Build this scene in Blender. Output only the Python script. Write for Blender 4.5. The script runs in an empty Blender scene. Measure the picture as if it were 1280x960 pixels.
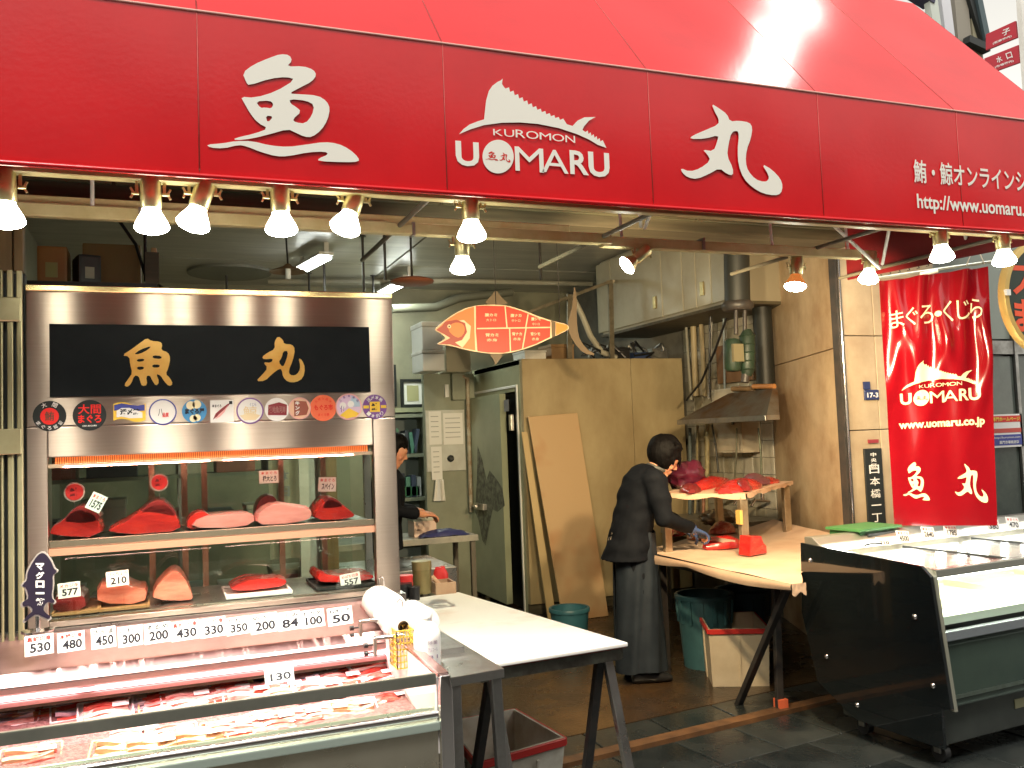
import bpy, bmesh, math, random
from mathutils import Vector, Matrix, noise
random.seed(7)
S = bpy.context.scene
COL = S.collection
PI = math.pi

# ---------------------------------------------------------------- camera
H = 1.65
F = 1122.0
def _axes():
    y, p, r = .378, .058, -.0375
    cy, sy, cp, sp, cr, sr = math.cos(y), math.sin(y), math.cos(p), math.sin(p), math.cos(r), math.sin(r)
    M0 = Matrix(((1,0,0),(0,0,-1),(0,1,0)))
    Y = Matrix(((cy,-sy,0),(sy,cy,0),(0,0,1)))
    P = Matrix(((1,0,0),(0,cp,sp),(0,-sp,cp)))
    R = Matrix(((cr,-sr,0),(sr,cr,0),(0,0,1)))
    return R @ P @ M0 @ Y
AX = _axes()
cam_d = bpy.data.cameras.new('camera'); cam = bpy.data.objects.new('camera', cam_d); COL.objects.link(cam)
cam_d.lens = F / 1280 * 36; cam_d.sensor_width = 36; cam_d.clip_start = .05; cam_d.clip_end = 500
_m = Matrix((AX[0], -AX[1], -AX[2])).transposed().to_4x4(); _m.translation = (0, 0, H)
cam.matrix_world = _m
S.camera = cam
def at(px, py, x=None, y=None, z=None):
    """point of the place that a pixel of the 1280 x 960 photograph shows, on the plane x, y or z = const"""
    d = AX.transposed() @ Vector((px - 640, py - 480, F))
    if x is not None: t = x / d.x
    elif y is not None: t = y / d.y
    else: t = (z - H) / d.z
    return Vector((0, 0, H)) + d * t

# ---------------------------------------------------------------- world, sun, exposure
W = bpy.data.worlds.new('World'); S.world = W; W.use_nodes = True
nt = W.node_tree; bg = nt.nodes['Background']
sky = nt.nodes.new('ShaderNodeTexSky'); sky.sky_type = 'NISHITA'; sky.sun_disc = False
SUN = Vector((-.20, -.46, .86)).normalized()
sky.sun_elevation = math.asin(SUN.z); sky.sun_rotation = math.atan2(SUN.x, SUN.y)
sky.dust_density = .1; sky.air_density = 1
hs = nt.nodes.new('ShaderNodeHueSaturation'); hs.inputs['Saturation'].default_value = .12
wm = nt.nodes.new('ShaderNodeMix'); wm.data_type = 'RGBA'; wm.blend_type = 'MULTIPLY'; wm.inputs[0].default_value = 1; wm.inputs[7].default_value = (1, .94, .82, 1)
nt.links.new(sky.outputs[0], hs.inputs['Color']); nt.links.new(hs.outputs[0], wm.inputs[6]); nt.links.new(wm.outputs[2], bg.inputs[0])
bg.inputs[1].default_value = .105
sd = bpy.data.lights.new('sun', 'SUN'); sun = bpy.data.objects.new('sun', sd); COL.objects.link(sun)
sd.energy = 1.15; sd.angle = math.radians(18); sd.color = (1, .95, .88)
sun.rotation_euler = SUN.to_track_quat('Z', 'Y').to_euler()
S.view_settings.view_transform = 'Standard'; S.view_settings.look = 'None'
S.view_settings.exposure = 1.3; S.view_settings.gamma = 1
S.render.engine = 'CYCLES'
S.cycles.max_bounces = 8; S.cycles.diffuse_bounces = 4; S.cycles.glossy_bounces = 4; S.cycles.transparent_max_bounces = 12
S.cycles.sample_clamp_indirect = 6; S.cycles.caustics_reflective = False; S.cycles.caustics_refractive = False

# ---------------------------------------------------------------- materials
_M = {}
def mat(name, c, rough=.5, metal=0, c2=None, scale=8, amt=1, bump=0, bscale=None, stretch=(1,1,1), coat=0,
        aniso=0, emit=None, es=0, spec=.5, detail=6, lo=.35, hi=.65, rvar=0, sss=0, obj=True, tangent='Z', arot=0):
    if name in _M: return _M[name]
    m = bpy.data.materials.new(name); m.use_nodes = True; _M[name] = m
    n = m.node_tree; N, L = n.nodes, n.links; b = N['Principled BSDF']
    b.inputs['Base Color'].default_value = (*c, 1); b.inputs['Roughness'].default_value = rough
    b.inputs['Metallic'].default_value = metal; b.inputs['Specular IOR Level'].default_value = spec
    b.inputs['Coat Weight'].default_value = coat; b.inputs['Coat Roughness'].default_value = .12
    if sss:
        b.inputs['Subsurface Weight'].default_value = sss; b.inputs['Subsurface Scale'].default_value = .01
    tc = N.new('ShaderNodeTexCoord'); mp = N.new('ShaderNodeMapping'); mp.inputs['Scale'].default_value = stretch
    L.new(tc.outputs['Object' if obj else 'Generated'], mp.inputs[0])
    if c2 is not None:
        t = N.new('ShaderNodeTexNoise'); t.inputs['Scale'].default_value = scale; t.inputs['Detail'].default_value = detail
        t.inputs['Roughness'].default_value = .62
        L.new(mp.outputs[0], t.inputs[0])
        r = N.new('ShaderNodeMapRange'); r.inputs[1].default_value = lo; r.inputs[2].default_value = hi
        r.inputs[4].default_value = amt
        L.new(t.outputs[0], r.inputs[0])
        x = N.new('ShaderNodeMix'); x.data_type = 'RGBA'; x.inputs[6].default_value = (*c, 1); x.inputs[7].default_value = (*c2, 1)
        L.new(r.outputs[0], x.inputs[0]); L.new(x.outputs[2], b.inputs['Base Color'])
        if rvar:
            r2 = N.new('ShaderNodeMapRange'); r2.inputs[3].default_value = max(.02, rough - rvar); r2.inputs[4].default_value = min(1, rough + rvar)
            r2.inputs[1].default_value = lo; r2.inputs[2].default_value = hi
            L.new(t.outputs[0], r2.inputs[0]); L.new(r2.outputs[0], b.inputs['Roughness'])
    if bump:
        t2 = N.new('ShaderNodeTexNoise'); t2.inputs['Scale'].default_value = bscale or scale * 4; t2.inputs['Detail'].default_value = 5
        L.new(mp.outputs[0], t2.inputs[0])
        bp = N.new('ShaderNodeBump'); bp.inputs['Strength'].default_value = bump; bp.inputs['Distance'].default_value = .01
        L.new(t2.outputs[0], bp.inputs['Height']); L.new(bp.outputs[0], b.inputs['Normal'])
    if aniso:
        b.inputs['Anisotropic'].default_value = aniso
        b.inputs['Anisotropic Rotation'].default_value = arot
        tg = N.new('ShaderNodeTangent'); tg.direction_type = 'RADIAL'; tg.axis = tangent
        L.new(tg.outputs[0], b.inputs['Tangent'])
    if emit is not None:
        b.inputs['Emission Color'].default_value = (*emit, 1); b.inputs['Emission Strength'].default_value = es
    return m
def glass(name='glass', tint=(.93,.97,.95), refl=1.5, rough=.02):
    if name in _M: return _M[name]
    m = bpy.data.materials.new(name); m.use_nodes = True; _M[name] = m
    N, L = m.node_tree.nodes, m.node_tree.links; N.clear()
    o = N.new('ShaderNodeOutputMaterial'); x = N.new('ShaderNodeMixShader'); lw = N.new('ShaderNodeLayerWeight'); lw.inputs[0].default_value = .5
    pw = N.new('ShaderNodeMath'); pw.operation = 'POWER'; pw.inputs[1].default_value = 5
    f = N.new('ShaderNodeMapRange'); r0 = ((refl-1)/(refl+1))**2; f.inputs[3].default_value = r0; f.inputs[4].default_value = .95
    L.new(lw.outputs['Facing'], pw.inputs[0]); L.new(pw.outputs[0], f.inputs[0])
    t = N.new('ShaderNodeBsdfTransparent'); t.inputs[0].default_value = (*tint, 1)
    g = N.new('ShaderNodeBsdfGlossy'); g.inputs['Roughness'].default_value = rough
    L.new(f.outputs[0], x.inputs[0]); L.new(t.outputs[0], x.inputs[1]); L.new(g.outputs[0], x.inputs[2]); L.new(x.outputs[0], o.inputs[0])
    return m
def flat(name, c, rough=.5, **k): return mat(name, c, rough, **k)

# ---------------------------------------------------------------- object helpers
def link(name, data): o = bpy.data.objects.new(name, data); COL.objects.link(o); return o
def tag(o, label=None, cat=None, group=None, kind=None):
    if label: o['label'] = label
    if cat: o['category'] = cat
    if group: o['group'] = group
    if kind: o['kind'] = kind
    return o
def thing(name, label, cat, loc=(0,0,0), rz=0, group=None):
    o = link(name, None); o.location = loc; o.rotation_euler = (0, 0, rz); o.empty_display_size = .1
    return tag(o, label, cat, group)
def origin(p):
    v = Vector((0,0,0))
    while p is not None: v += p.location; p = p.parent
    return v
def copy_tree(o, parent=None, label=None):
    c = o.copy(); COL.objects.link(c); c.parent = parent
    if label: c['label'] = label
    for ch in list(o.children): copy_tree(ch, c)
    return c
class MB:
    def __init__(s): s.v = []; s.f = []; s.mi = []; s.cur = 0; s.sm = []; s.smooth = False
    def m(s, i): s.cur = i; return s
    def face(s, idx): s.f.append(tuple(idx)); s.mi.append(s.cur); s.sm.append(s.smooth)
    def add(s, vs, fs):
        n = len(s.v); s.v += [tuple(v) for v in vs]
        for f in fs: s.face([n + i for i in f])
        return s
    def box(s, a, b):
        x0,y0,z0 = (min(a[i], b[i]) for i in range(3)); x1,y1,z1 = (max(a[i], b[i]) for i in range(3))
        return s.add([(x0,y0,z0),(x1,y0,z0),(x1,y1,z0),(x0,y1,z0),(x0,y0,z1),(x1,y0,z1),(x1,y1,z1),(x0,y1,z1)],
                     [(0,3,2,1),(4,5,6,7),(0,1,5,4),(1,2,6,5),(2,3,7,6),(3,0,4,7)])
    def cbox(s, c, d, rot=None):
        c = Vector(c); v = []
        for z in (-.5,.5):
            for x, y in ((-.5,-.5),(.5,-.5),(.5,.5),(-.5,.5)):
                p = Vector((x*d[0], y*d[1], z*d[2]))
                if rot is not None: p = rot @ p
                v.append(c + p)
        return s.add(v, [(0,3,2,1),(4,5,6,7),(0,1,5,4),(1,2,6,5),(2,3,7,6),(3,0,4,7)])
    def bar(s, p, q, w, h=None, up=(0,0,1)):
        p, q = Vector(p), Vector(q); d = q - p; L_ = d.length; d.normalize(); up = Vector(up)
        if abs(d.dot(up)) > .95: up = Vector((0,1,0))
        r = d.cross(up).normalized(); u = r.cross(d)
        R = Matrix((r, d, u)).transposed()
        return s.cbox((p+q)/2, (w, L_, h or w), R)
    def tube(s, pts, r, n=10, caps=True, sx=1):
        pts = [Vector(p) for p in pts]; k = len(pts); rs = r if isinstance(r, (list, tuple)) else [r]*k
        base = len(s.v); prev = None
        for i, p in enumerate(pts):
            d = (pts[min(i+1,k-1)] - pts[max(i-1,0)]).normalized()
            if prev is None: a = d.orthogonal().normalized()
            else:
                a = prev - d * prev.dot(d); a.normalize()
            prev = a; b = d.cross(a)
            for j in range(n):
                t = 2*PI*j/n; s.v.append(tuple(p + (a*math.cos(t) + b*math.sin(t)*sx) * rs[i]))
        old = s.smooth; s.smooth = True
        for i in range(k-1):
            for j in range(n): s.face((base+i*n+j, base+i*n+(j+1)%n, base+(i+1)*n+(j+1)%n, base+(i+1)*n+j))
        s.smooth = old
        if caps:
            s.face([base+j for j in range(n)][::-1]); s.face([base+(k-1)*n+j for j in range(n)])
        return s
    def lathe(s, prof, n=24, c=(0,0,0), R=None, cap=(True, True)):
        base = len(s.v); c = Vector(c)
        for r, z in prof:
            for j in range(n):
                t = 2*PI*j/n; p = Vector((r*math.cos(t), r*math.sin(t), z))
                if R is not None: p = R @ p
                s.v.append(tuple(c + p))
        old = s.smooth; s.smooth = True
        for i in range(len(prof)-1):
            for j in range(n): s.face((base+i*n+j, base+i*n+(j+1)%n, base+(i+1)*n+(j+1)%n, base+(i+1)*n+j))
        s.smooth = old
        if cap[0]: s.face([base+j for j in range(n)][::-1])
        if cap[1]: s.face([base+(len(prof)-1)*n+j for j in range(n)])
        return s
    def rings(s, rr, n=16):
        """rr: list of (centre, a-vector, b-vector) ellipses, lofted and capped"""
        base = len(s.v)
        for c, a, b in rr:
            c, a, b = Vector(c), Vector(a), Vector(b)
            for j in range(n):
                t = 2*PI*j/n; s.v.append(tuple(c + a*math.cos(t) + b*math.sin(t)))
        old = s.smooth; s.smooth = True
        for i in range(len(rr)-1):
            for j in range(n): s.face((base+i*n+j, base+i*n+(j+1)%n, base+(i+1)*n+(j+1)%n, base+(i+1)*n+j))
        s.face([base+j for j in range(n)][::-1]); s.face([base+(len(rr)-1)*n+j for j in range(n)])
        s.smooth = old
        return s
    def ball(s, c, r, n=16, m=10, R=None, fn=None):
        r = Vector((r, r, r)) if not hasattr(r, '__len__') else Vector(r)
        c = Vector(c); base = len(s.v)
        for i in range(1, m):
            ph = PI*i/m
            for j in range(n):
                t = 2*PI*j/n; d = Vector((math.sin(ph)*math.cos(t), math.sin(ph)*math.sin(t), math.cos(ph)))
                k = fn(d) if fn else 1
                p = Vector((d.x*r.x, d.y*r.y, d.z*r.z)) * k
                if R is not None: p = R @ p
                s.v.append(tuple(c + p))
        old = s.smooth; s.smooth = True
        for i in range(m-2):
            for j in range(n): s.face((base+i*n+j, base+(i+1)*n+j, base+(i+1)*n+(j+1)%n, base+i*n+(j+1)%n))
        s.face([base+j for j in range(n)]); s.face([base+(m-2)*n+j for j in range(n)][::-1])
        s.smooth = old
        return s
    def prism(s, poly, off):
        """poly: list of 3-D points, off: extrusion vector"""
        n = len(poly); off = Vector(off); vs = [Vector(p) for p in poly]
        return s.add(vs + [p+off for p in vs], [tuple(range(n))[::-1], tuple(range(n, 2*n))] + [(i, (i+1)%n, n+(i+1)%n, n+i) for i in range(n)])
    def grid(s, fn, nu, nv, smooth=True):
        base = len(s.v)
        for i in range(nu+1):
            for j in range(nv+1): s.v.append(tuple(fn(i/nu, j/nv)))
        old = s.smooth; s.smooth = smooth
        for i in range(nu):
            for j in range(nv):
                a = base+i*(nv+1)+j; s.face((a, a+nv+1, a+nv+2, a+1))
        s.smooth = old
        return s
    def slab(s, fn, nu, nv, th, smooth=True):
        """grid surface with thickness: fn(u,v) -> point, th = offset vector"""
        th = Vector(th); base = len(s.v); n = (nu+1)*(nv+1)
        P = [Vector(fn(i/nu, j/nv)) for i in range(nu+1) for j in range(nv+1)]
        s.v += [tuple(p) for p in P] + [tuple(p+th) for p in P]
        old = s.smooth; s.smooth = smooth; I = lambda i, j: base+i*(nv+1)+j
        for i in range(nu):
            for j in range(nv):
                s.face((I(i,j), I(i,j+1), I(i+1,j+1), I(i+1,j))); s.face((n+I(i,j), n+I(i+1,j), n+I(i+1,j+1), n+I(i,j+1)))
        s.smooth = False
        for i in range(nu):
            s.face((I(i,0), I(i+1,0), n+I(i+1,0), n+I(i,0))); s.face((I(i+1,nv), I(i,nv), n+I(i,nv), n+I(i+1,nv)))
        for j in range(nv):
            s.face((I(0,j+1), I(0,j), n+I(0,j), n+I(0,j+1))); s.face((I(nu,j), I(nu,j+1), n+I(nu,j+1), n+I(nu,j)))
        s.smooth = old
        return s
    def mesh(s, name, mats, bevel=0, seg=2, off=(0,0,0)):
        me = bpy.data.meshes.new(name); off = Vector(off)
        me.from_pydata([tuple(Vector(v) - off) for v in s.v], [], s.f)
        for m_ in (mats if isinstance(mats, (list, tuple)) else [mats]): me.materials.append(m_)
        me.polygons.foreach_set('material_index', s.mi); me.polygons.foreach_set('use_smooth', s.sm)
        bm = bmesh.new(); bm.from_mesh(me)
        bmesh.ops.recalc_face_normals(bm, faces=bm.faces)
        if bevel:
            es = [e for e in bm.edges if len(e.link_faces) == 2 and e.calc_face_angle(0) > .5 and not (e.link_faces[0].smooth and e.link_faces[1].smooth)]
            bmesh.ops.bevel(bm, geom=es, offset=bevel, segments=seg, profile=.7, affect='EDGES', clamp_overlap=True)
        for e in bm.edges:
            if len(e.link_faces) == 2 and (e.link_faces[0].smooth != e.link_faces[1].smooth or e.calc_face_angle(0) > .9): e.smooth = False
        bm.to_mesh(me); bm.free(); me.update()
        return me
    def build(s, name, mats, parent=None, bevel=0, seg=2, label=None, cat=None, group=None, kind=None, local=False):
        o = link(name, s.mesh(name, mats, bevel, seg, (0,0,0) if local or parent is None else origin(parent)))
        o.parent = parent
        return tag(o, label, cat, group, kind)
def solo(o, at_=None):
    """put the origin of a one-mesh thing at its base"""
    me = o.data; xs = [v.co for v in me.vertices]
    c = Vector(((min(v.x for v in xs)+max(v.x for v in xs))/2, (min(v.y for v in xs)+max(v.y for v in xs))/2, min(v.z for v in xs)))
    me.transform(Matrix.Translation(-c)); o.location = o.location + c
    return o
def remeshed(mb, voxel, smooth=4, disp=None):
    """merge closed overlapping volumes into one continuous surface"""
    me0 = mb.mesh('tmp', [mat('tmpm', (1,1,1))]); o = link('tmp', me0)
    r = o.modifiers.new('r', 'REMESH'); r.mode = 'VOXEL'; r.voxel_size = voxel; r.use_smooth_shade = True
    if smooth:
        q = o.modifiers.new('s', 'SMOOTH'); q.iterations = smooth; q.factor = .5
    dg = bpy.context.evaluated_depsgraph_get(); dg.update()
    me = bpy.data.meshes.new_from_object(o.evaluated_get(dg)); bpy.data.objects.remove(o); bpy.data.meshes.remove(me0)
    me.materials.clear()
    if disp:
        for v in me.vertices: v.co = disp(v.co, v.normal)
    for p in me.polygons: p.use_smooth = True
    return me
def obj_from(name, me, m, parent=None, **k):
    me.materials.clear(); me.materials.append(m)
    o = link(name, me); o.parent = parent
    return tag(o, **k)

# ---- lettering: real flat shapes with a little thickness
_TX = {}
def text_mesh(body, bold=0.0, space=1.0):
    key = (body, bold, space)
    if key in _TX: return _TX[key]
    c = bpy.data.curves.new('t', 'FONT'); c.body = body; c.size = 1; c.offset = bold; c.resolution_u = 3; c.space_character = space
    o = link('t', c); dg = bpy.context.evaluated_depsgraph_get(); dg.update()
    me = o.evaluated_get(dg).to_mesh()
    vs = [(v.co.x, v.co.y) for v in me.vertices]; fs = [tuple(p.vertices) for p in me.polygons]
    o.evaluated_get(dg).to_mesh_clear(); bpy.data.objects.remove(o); bpy.data.curves.remove(c)
    if not vs: vs = [(0,0)]
    x0, x1 = min(v[0] for v in vs), max(v[0] for v in vs); y0, y1 = min(v[1] for v in vs), max(v[1] for v in vs)
    _TX[key] = (vs, fs, (x0, x1, y0, y1)); return _TX[key]
def put_text(mb, body, fn, u0, v0, u1, v1, bold=0.0, space=1.0):
    """fit the inked box of the text to (u0,v0)-(u1,v1); fn(u,v) gives the 3-D point"""
    vs, fs, (x0, x1, y0, y1) = text_mesh(body, bold, space)
    sx = (u1-u0)/max(1e-6, x1-x0); sy = (v1-v0)/max(1e-6, y1-y0)
    return mb.add([fn(u0+(x-x0)*sx, v0+(y-y0)*sy) for x, y in vs], fs)
def chaikin(p, k=1):
    for _ in range(k):
        q = []
        for i in range(len(p)):
            a, b = p[i], p[(i+1)%len(p)]
            q += [(a[0]*.75+b[0]*.25, a[1]*.75+b[1]*.25), (a[0]*.25+b[0]*.75, a[1]*.25+b[1]*.75)]
        p = q
    return p
def shape2d(loops, smooth=1):
    """fill closed outlines (holes cut out) -> verts, faces"""
    c = bpy.data.curves.new('s', 'CURVE'); c.dimensions = '2D'; c.fill_mode = 'BOTH'
    for lp in loops:
        lp = chaikin(lp, smooth) if smooth else lp
        sp = c.splines.new('POLY'); sp.points.add(len(lp)-1); sp.use_cyclic_u = True
        for i, (x, y) in enumerate(lp): sp.points[i].co = (x, -y, 0, 1)
    o = link('s', c); dg = bpy.context.evaluated_depsgraph_get(); dg.update()
    me = o.evaluated_get(dg).to_mesh()
    vs = [(v.co.x, -v.co.y) for v in me.vertices]; fs = [tuple(p.vertices) for p in me.polygons]
    o.evaluated_get(dg).to_mesh_clear(); bpy.data.objects.remove(o); bpy.data.curves.remove(c)
    return vs, fs
def put_shape(mb, sh, fn): return mb.add([fn(x, y) for x, y in sh[0]], sh[1])
def frame_fn(o, u, v):
    o, u, v = Vector(o), Vector(u), Vector(v)
    return lambda a, b: o + u*a + v*b

# traced brush characters (outline, then the holes), pixel units of enlarged photo crops
G_UO = [[(808,243),(845,215),(900,192),(935,180),(965,183),(974,203),(955,222),(1010,220),(1045,232),(1055,250),(1040,272),(1000,292),(962,312),(1000,314),(1060,318),(1090,338),(1100,362),(1092,400),(1070,435),(1040,457),(1015,456),(985,442),(960,430),(900,447),(840,462),(785,468),(780,461),(850,445),(895,428),(860,410),(835,380),(815,345),(802,322),(850,326),(920,305),(985,265),(955,256),(900,262),(830,285),(821,275)],
        [(852,338),(898,335),(912,345),(905,362),(885,358),(868,360)], [(885,385),(912,388),(892,410)],
        [(965,330),(1020,335),(1048,350),(1040,385),(1018,412),(985,408),(975,398),(1005,372),(985,355),(968,345)],
        [(688,482),(740,478),(785,470),(840,470),(900,485),(960,490),(1020,482),(1080,473),(1125,478),(1165,497),(1195,525),(1197,539),(1150,541),(1060,537),(1062,528),(1095,515),(1085,505),(1030,507),(960,521),(920,521),(870,507),(820,487),(795,483),(745,495),(700,492)]]
G_MARU = [[(238,345),(262,360),(290,380),(300,405),(330,402),(365,408),(375,425),(370,460),(355,500),(352,540),(360,570),(385,598),(415,607),(428,600),(430,585),(405,545),(440,565),(468,595),(476,620),(470,645),(450,652),(410,645),(375,625),(345,595),(328,550),(325,500),(330,450),(325,435),(305,440),(295,480),(290,520),(310,560),(310,585),(290,580),(265,560),(230,580),(190,597),(160,592),(140,575),(135,560),(165,572),(200,562),(235,535),(225,515),(208,498),(245,505),(258,470),(262,450),(215,463),(165,463),(175,452),(215,435),(262,415),(262,395),(250,375)]]
G_UO2 = [[(735,330),(755,345),(800,348),(812,362),(805,390),(840,402),(852,430),(842,480),(828,510),(850,530),(865,560),(845,572),(820,545),(803,517),(780,508),(797,550),(780,571),(760,540),(750,517),(730,520),(737,565),(710,571),(700,545),(695,522),(672,515),(655,560),(635,576),(620,565),(645,530),(662,505),(650,460),(647,422),(610,417),(660,385),(700,355)],
         [(668,412),(700,388),(758,368),(742,388),(700,410)], [(765,416),(810,420),(806,436),(762,431)], [(682,436),(722,433),(720,446),(688,450)],
         [(762,462),(800,463),(796,478),(762,478)], [(682,474),(720,472),(718,487),(690,490)]]
G_MARU2 = [[(430,320),(455,340),(460,360),(500,362),(515,385),(505,440),(482,495),(490,515),(515,518),(535,500),(542,470),(532,430),(550,440),(566,480),(556,530),(520,552),(480,550),(455,525),(450,490),(438,482),(400,510),(365,545),(320,546),(350,515),(380,480),(355,450),(395,455),(408,432),(360,437),(350,425),(375,405),(415,385),(412,350)],
           [(456,395),(482,395),(472,440),(455,478),(432,450),(448,430)]]
SH = {k: shape2d(v) for k, v in dict(uo=G_UO, maru=G_MARU, uo2=G_UO2, maru2=G_MARU2).items()}
def serr(a, b, n, d, dy=0):
    out = []
    for i in range(n):
        t = i/n; x = a[0]+(b[0]-a[0])*t; y = a[1]+(b[1]-a[1])*t + dy*math.sin(PI*t)
        out += [(x, y), (x+(b[0]-a[0])/n*.75, y-d)]
    return out
_sail = [(357,447),(372,430),(392,415),(420,404),(440,398),(443,370),(447,335),(456,303),(468,286),(485,273),(496,268),(502,262),(500,280),(508,292)] + serr((512,295),(708,405),13,4,12) + \
        [(716,414),(735,420),(752,402),(775,391),(812,390),(790,402),(773,422),(768,433)] + serr((778,440),(838,478),6,5) + \
        [(848,493),(820,483),(790,465),(750,447),(690,427),(620,413),(560,408),(500,409),(440,417),(395,431)]
SH['sail'] = shape2d([_sail], 0)
SH['disc'] = shape2d([[(487+52*math.cos(t*PI/24), 522+56*math.sin(t*PI/24)) for t in range(48)]], 0)
# ================================================================ MATERIALS
vinyl = mat('red_vinyl', (.72,.006,.012), .20, c2=(.64,.004,.010), scale=3, bump=.03, bscale=60, spec=.68)
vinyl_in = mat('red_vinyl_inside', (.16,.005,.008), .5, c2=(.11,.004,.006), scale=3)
cream = mat('cream_vinyl', (.90,.88,.79), .5)
pinkpipe = mat('faded_red_piping', (.62,.10,.09), .5)
ss = mat('brushed_steel', (.52,.43,.36), .29, 1, c2=(.49,.40,.33), scale=5, aniso=.98, arot=.25, stretch=(.6,.6,30), rvar=.01)
ss2 = mat('satin_steel', (.58,.57,.55), .33, 1, c2=(.44,.42,.40), scale=6, rvar=.08)
ssd = mat('dull_steel', (.40,.40,.39), .42, 1, c2=(.26,.25,.23), scale=7, rvar=.1)
chrome = mat('bright_rail', (.78,.75,.74), .16, 1)
blackm = mat('black_steel', (.025,.025,.025), .45, c2=(.05,.04,.035), scale=14)
blackp = mat('black_plastic', (.015,.015,.016), .35)
yrail = mat('cream_enamel', (.62,.55,.30), .4, c2=(.50,.42,.20), scale=9)
brass = mat('glow_yellow_metal', (.74,.70,.42), .36, .8, c2=(.6,.52,.26), scale=20)  # yellow glow of the bulbs put into the metal colour
white = mat('white_plastic', (.8,.8,.78), .4)
wpaint = mat('white_paint', (.78,.77,.73), .5, c2=(.62,.60,.55), scale=4)
tan = mat('tan_stone', (.55,.43,.28), .5, c2=(.32,.21,.12), scale=1.9, bump=.12, bscale=40, detail=9, rvar=.08)
olive = mat('olive_wall', (.30,.29,.20), .7, c2=(.21,.20,.14), scale=1.6, bump=.1, bscale=30)
ceilm = mat('ceiling_sheet', (.56,.54,.48), .34, .3, c2=(.40,.39,.35), scale=3, stretch=(.35,3,1), bump=.06, bscale=14)
floorm = mat('wet_brown_floor', (.060,.033,.015), .24, c2=(.016,.011,.008), scale=1.8, bump=.25, bscale=35, detail=10, rvar=.16)
tilem = mat('dark_wet_tile', (.014,.017,.017), .30, c2=(.028,.030,.027), scale=2.4, bump=.12, bscale=50, rvar=.16, detail=9)
joint = mat('dark_joint', (.045,.045,.04), .6)
brown = mat('brown_kerb', (.16,.075,.030), .5, c2=(.08,.04,.02), scale=8, bump=.2)
darkw = mat('dark_timber', (.045,.038,.022), .6, c2=(.09,.075,.045), scale=4, stretch=(.4,6,6))
wtile = mat('grey_wall_tile', (.42,.40,.33), .3, c2=(.30,.28,.22), scale=2.5, rvar=.08)
plast = mat('grey_plaster', (.20,.19,.16), .8, c2=(.12,.115,.10), scale=3)
coldp = mat('cold_room_panel', (.42,.34,.195), .42, c2=(.27,.20,.10), scale=1.6, bump=.05, bscale=20, stretch=(1,1,.5), rvar=.06)
coldg = mat('cold_room_green', (.36,.37,.24), .42, c2=(.28,.29,.19), scale=2, bump=.05, rvar=.05)
ply = mat('plywood', (.46,.27,.115), .55, c2=(.36,.20,.08), scale=2, stretch=(3,3,.5), bump=.05)
clear = glass()
clear2 = glass('front_glass', (.90,.96,.93), 1.45)
ink = mat('ink', (.012,.012,.02), .5)
redink = mat('red_ink', (.65,.03,.02), .5)
paper = mat('white_card', (.80,.79,.76), .55)
bulbm = mat('lit_bulb', (1,1,.95), .3, emit=(1,.98,.80), es=26)
tubem = mat('lit_tube', (1,1,1), .3, emit=(.93,1,.97), es=9)
stripglow = mat('lamp_shine_strip', (.7,.2,.07), .4, emit=(1,.17,.04), es=.75)  # emission stands for lamp shine on the ribbed strip
goldm = mat('gold_letter', (.72,.36,.07), .35, .35, c2=(.80,.50,.14), scale=9)
tuna = mat('red_tuna', (.55,.030,.022), .28, c2=(.36,.012,.012), scale=9, stretch=(1,1,3.5), coat=.35, sss=.15, bump=.1, bscale=40, rvar=.06)
tunad = mat('dark_tuna', (.13,.012,.014), .3, c2=(.22,.02,.02), scale=9, coat=.4, bump=.15, bscale=40)
tunap = mat('pale_tuna', (.70,.27,.19), .3, c2=(.55,.15,.10), scale=8, stretch=(1,1,4), coat=.3, sss=.15, bump=.08, bscale=40)
skinm = mat('tuna_skin', (.05,.025,.03), .3, c2=(.12,.03,.04), scale=12, coat=.5)

# ================================================================ THE SETTING
g = 7 * PI / 180          # the shop line runs a little askew to the awning
def Lf(x, y): return (x, y + (x - 2.07) * .115)
pav = MB(); pav.add([(-9,-6,-.012),(12,-6,-.012),(12,Lf(12,4.2)[1],-.012),(-9,Lf(-9,4.2)[1],-.012)], [(0,1,2,3)])
pavement = tag(pav.build('pavement', joint), kind='structure')
gr = MB(); gr.box((-60,-60,-.4), (60,60,-.3)); tag(gr.build('ground', joint), kind='structure')
tl = {}
def pav_tile(i, j):
    k = (i*7 + j*3) % 5
    if k not in tl:
        b = MB(); b.box((-.197,-.197,-.02), (.197,.197,0)); tl[k] = b.mesh('tile', mat('dark_wet_tile_%s' % 'abcde'[k], tuple(v*(.8+.12*k) for v in (.013,.016,.016)), .22+.03*k, c2=(.030,.033,.030), scale=2.4, bump=.12, bscale=50, rvar=.16, detail=9), .003, 1)
    return tl[k]
for i in range(15):
    for j in range(6):
        o = link('tile', pav_tile(i, j)); x = .35 + i*.4 + (j % 2)*.2
        o.location = (x, Lf(x, 3.98 - j*.4)[1], random.uniform(-.0015,.0015)); o.rotation_euler = (random.uniform(-.002,.002), random.uniform(-.002,.002), math.atan(.115)); o.parent = pavement
b = MB(); b.add([(*Lf(-3,4.205),.012),(*Lf(6,4.205),.012),(*Lf(6,4.29),.012),(*Lf(-3,4.29),.012)],[(0,1,2,3)]).prism([(*Lf(-3,4.205),-.02),(*Lf(6,4.205),-.02),(*Lf(6,4.205),.012),(*Lf(-3,4.205),.012)], (0,.002,0))
tag(b.build('threshold_strip', brown), kind='structure')
b = MB(); b.add([(*Lf(-3,4.29),-.004),(*Lf(7,4.29),-.004),(*Lf(7,4.56),-.004),(*Lf(-3,4.56),-.004)],[(0,1,2,3)])
drain = tag(b.build('drain_channel', tilem), kind='structure')
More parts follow.
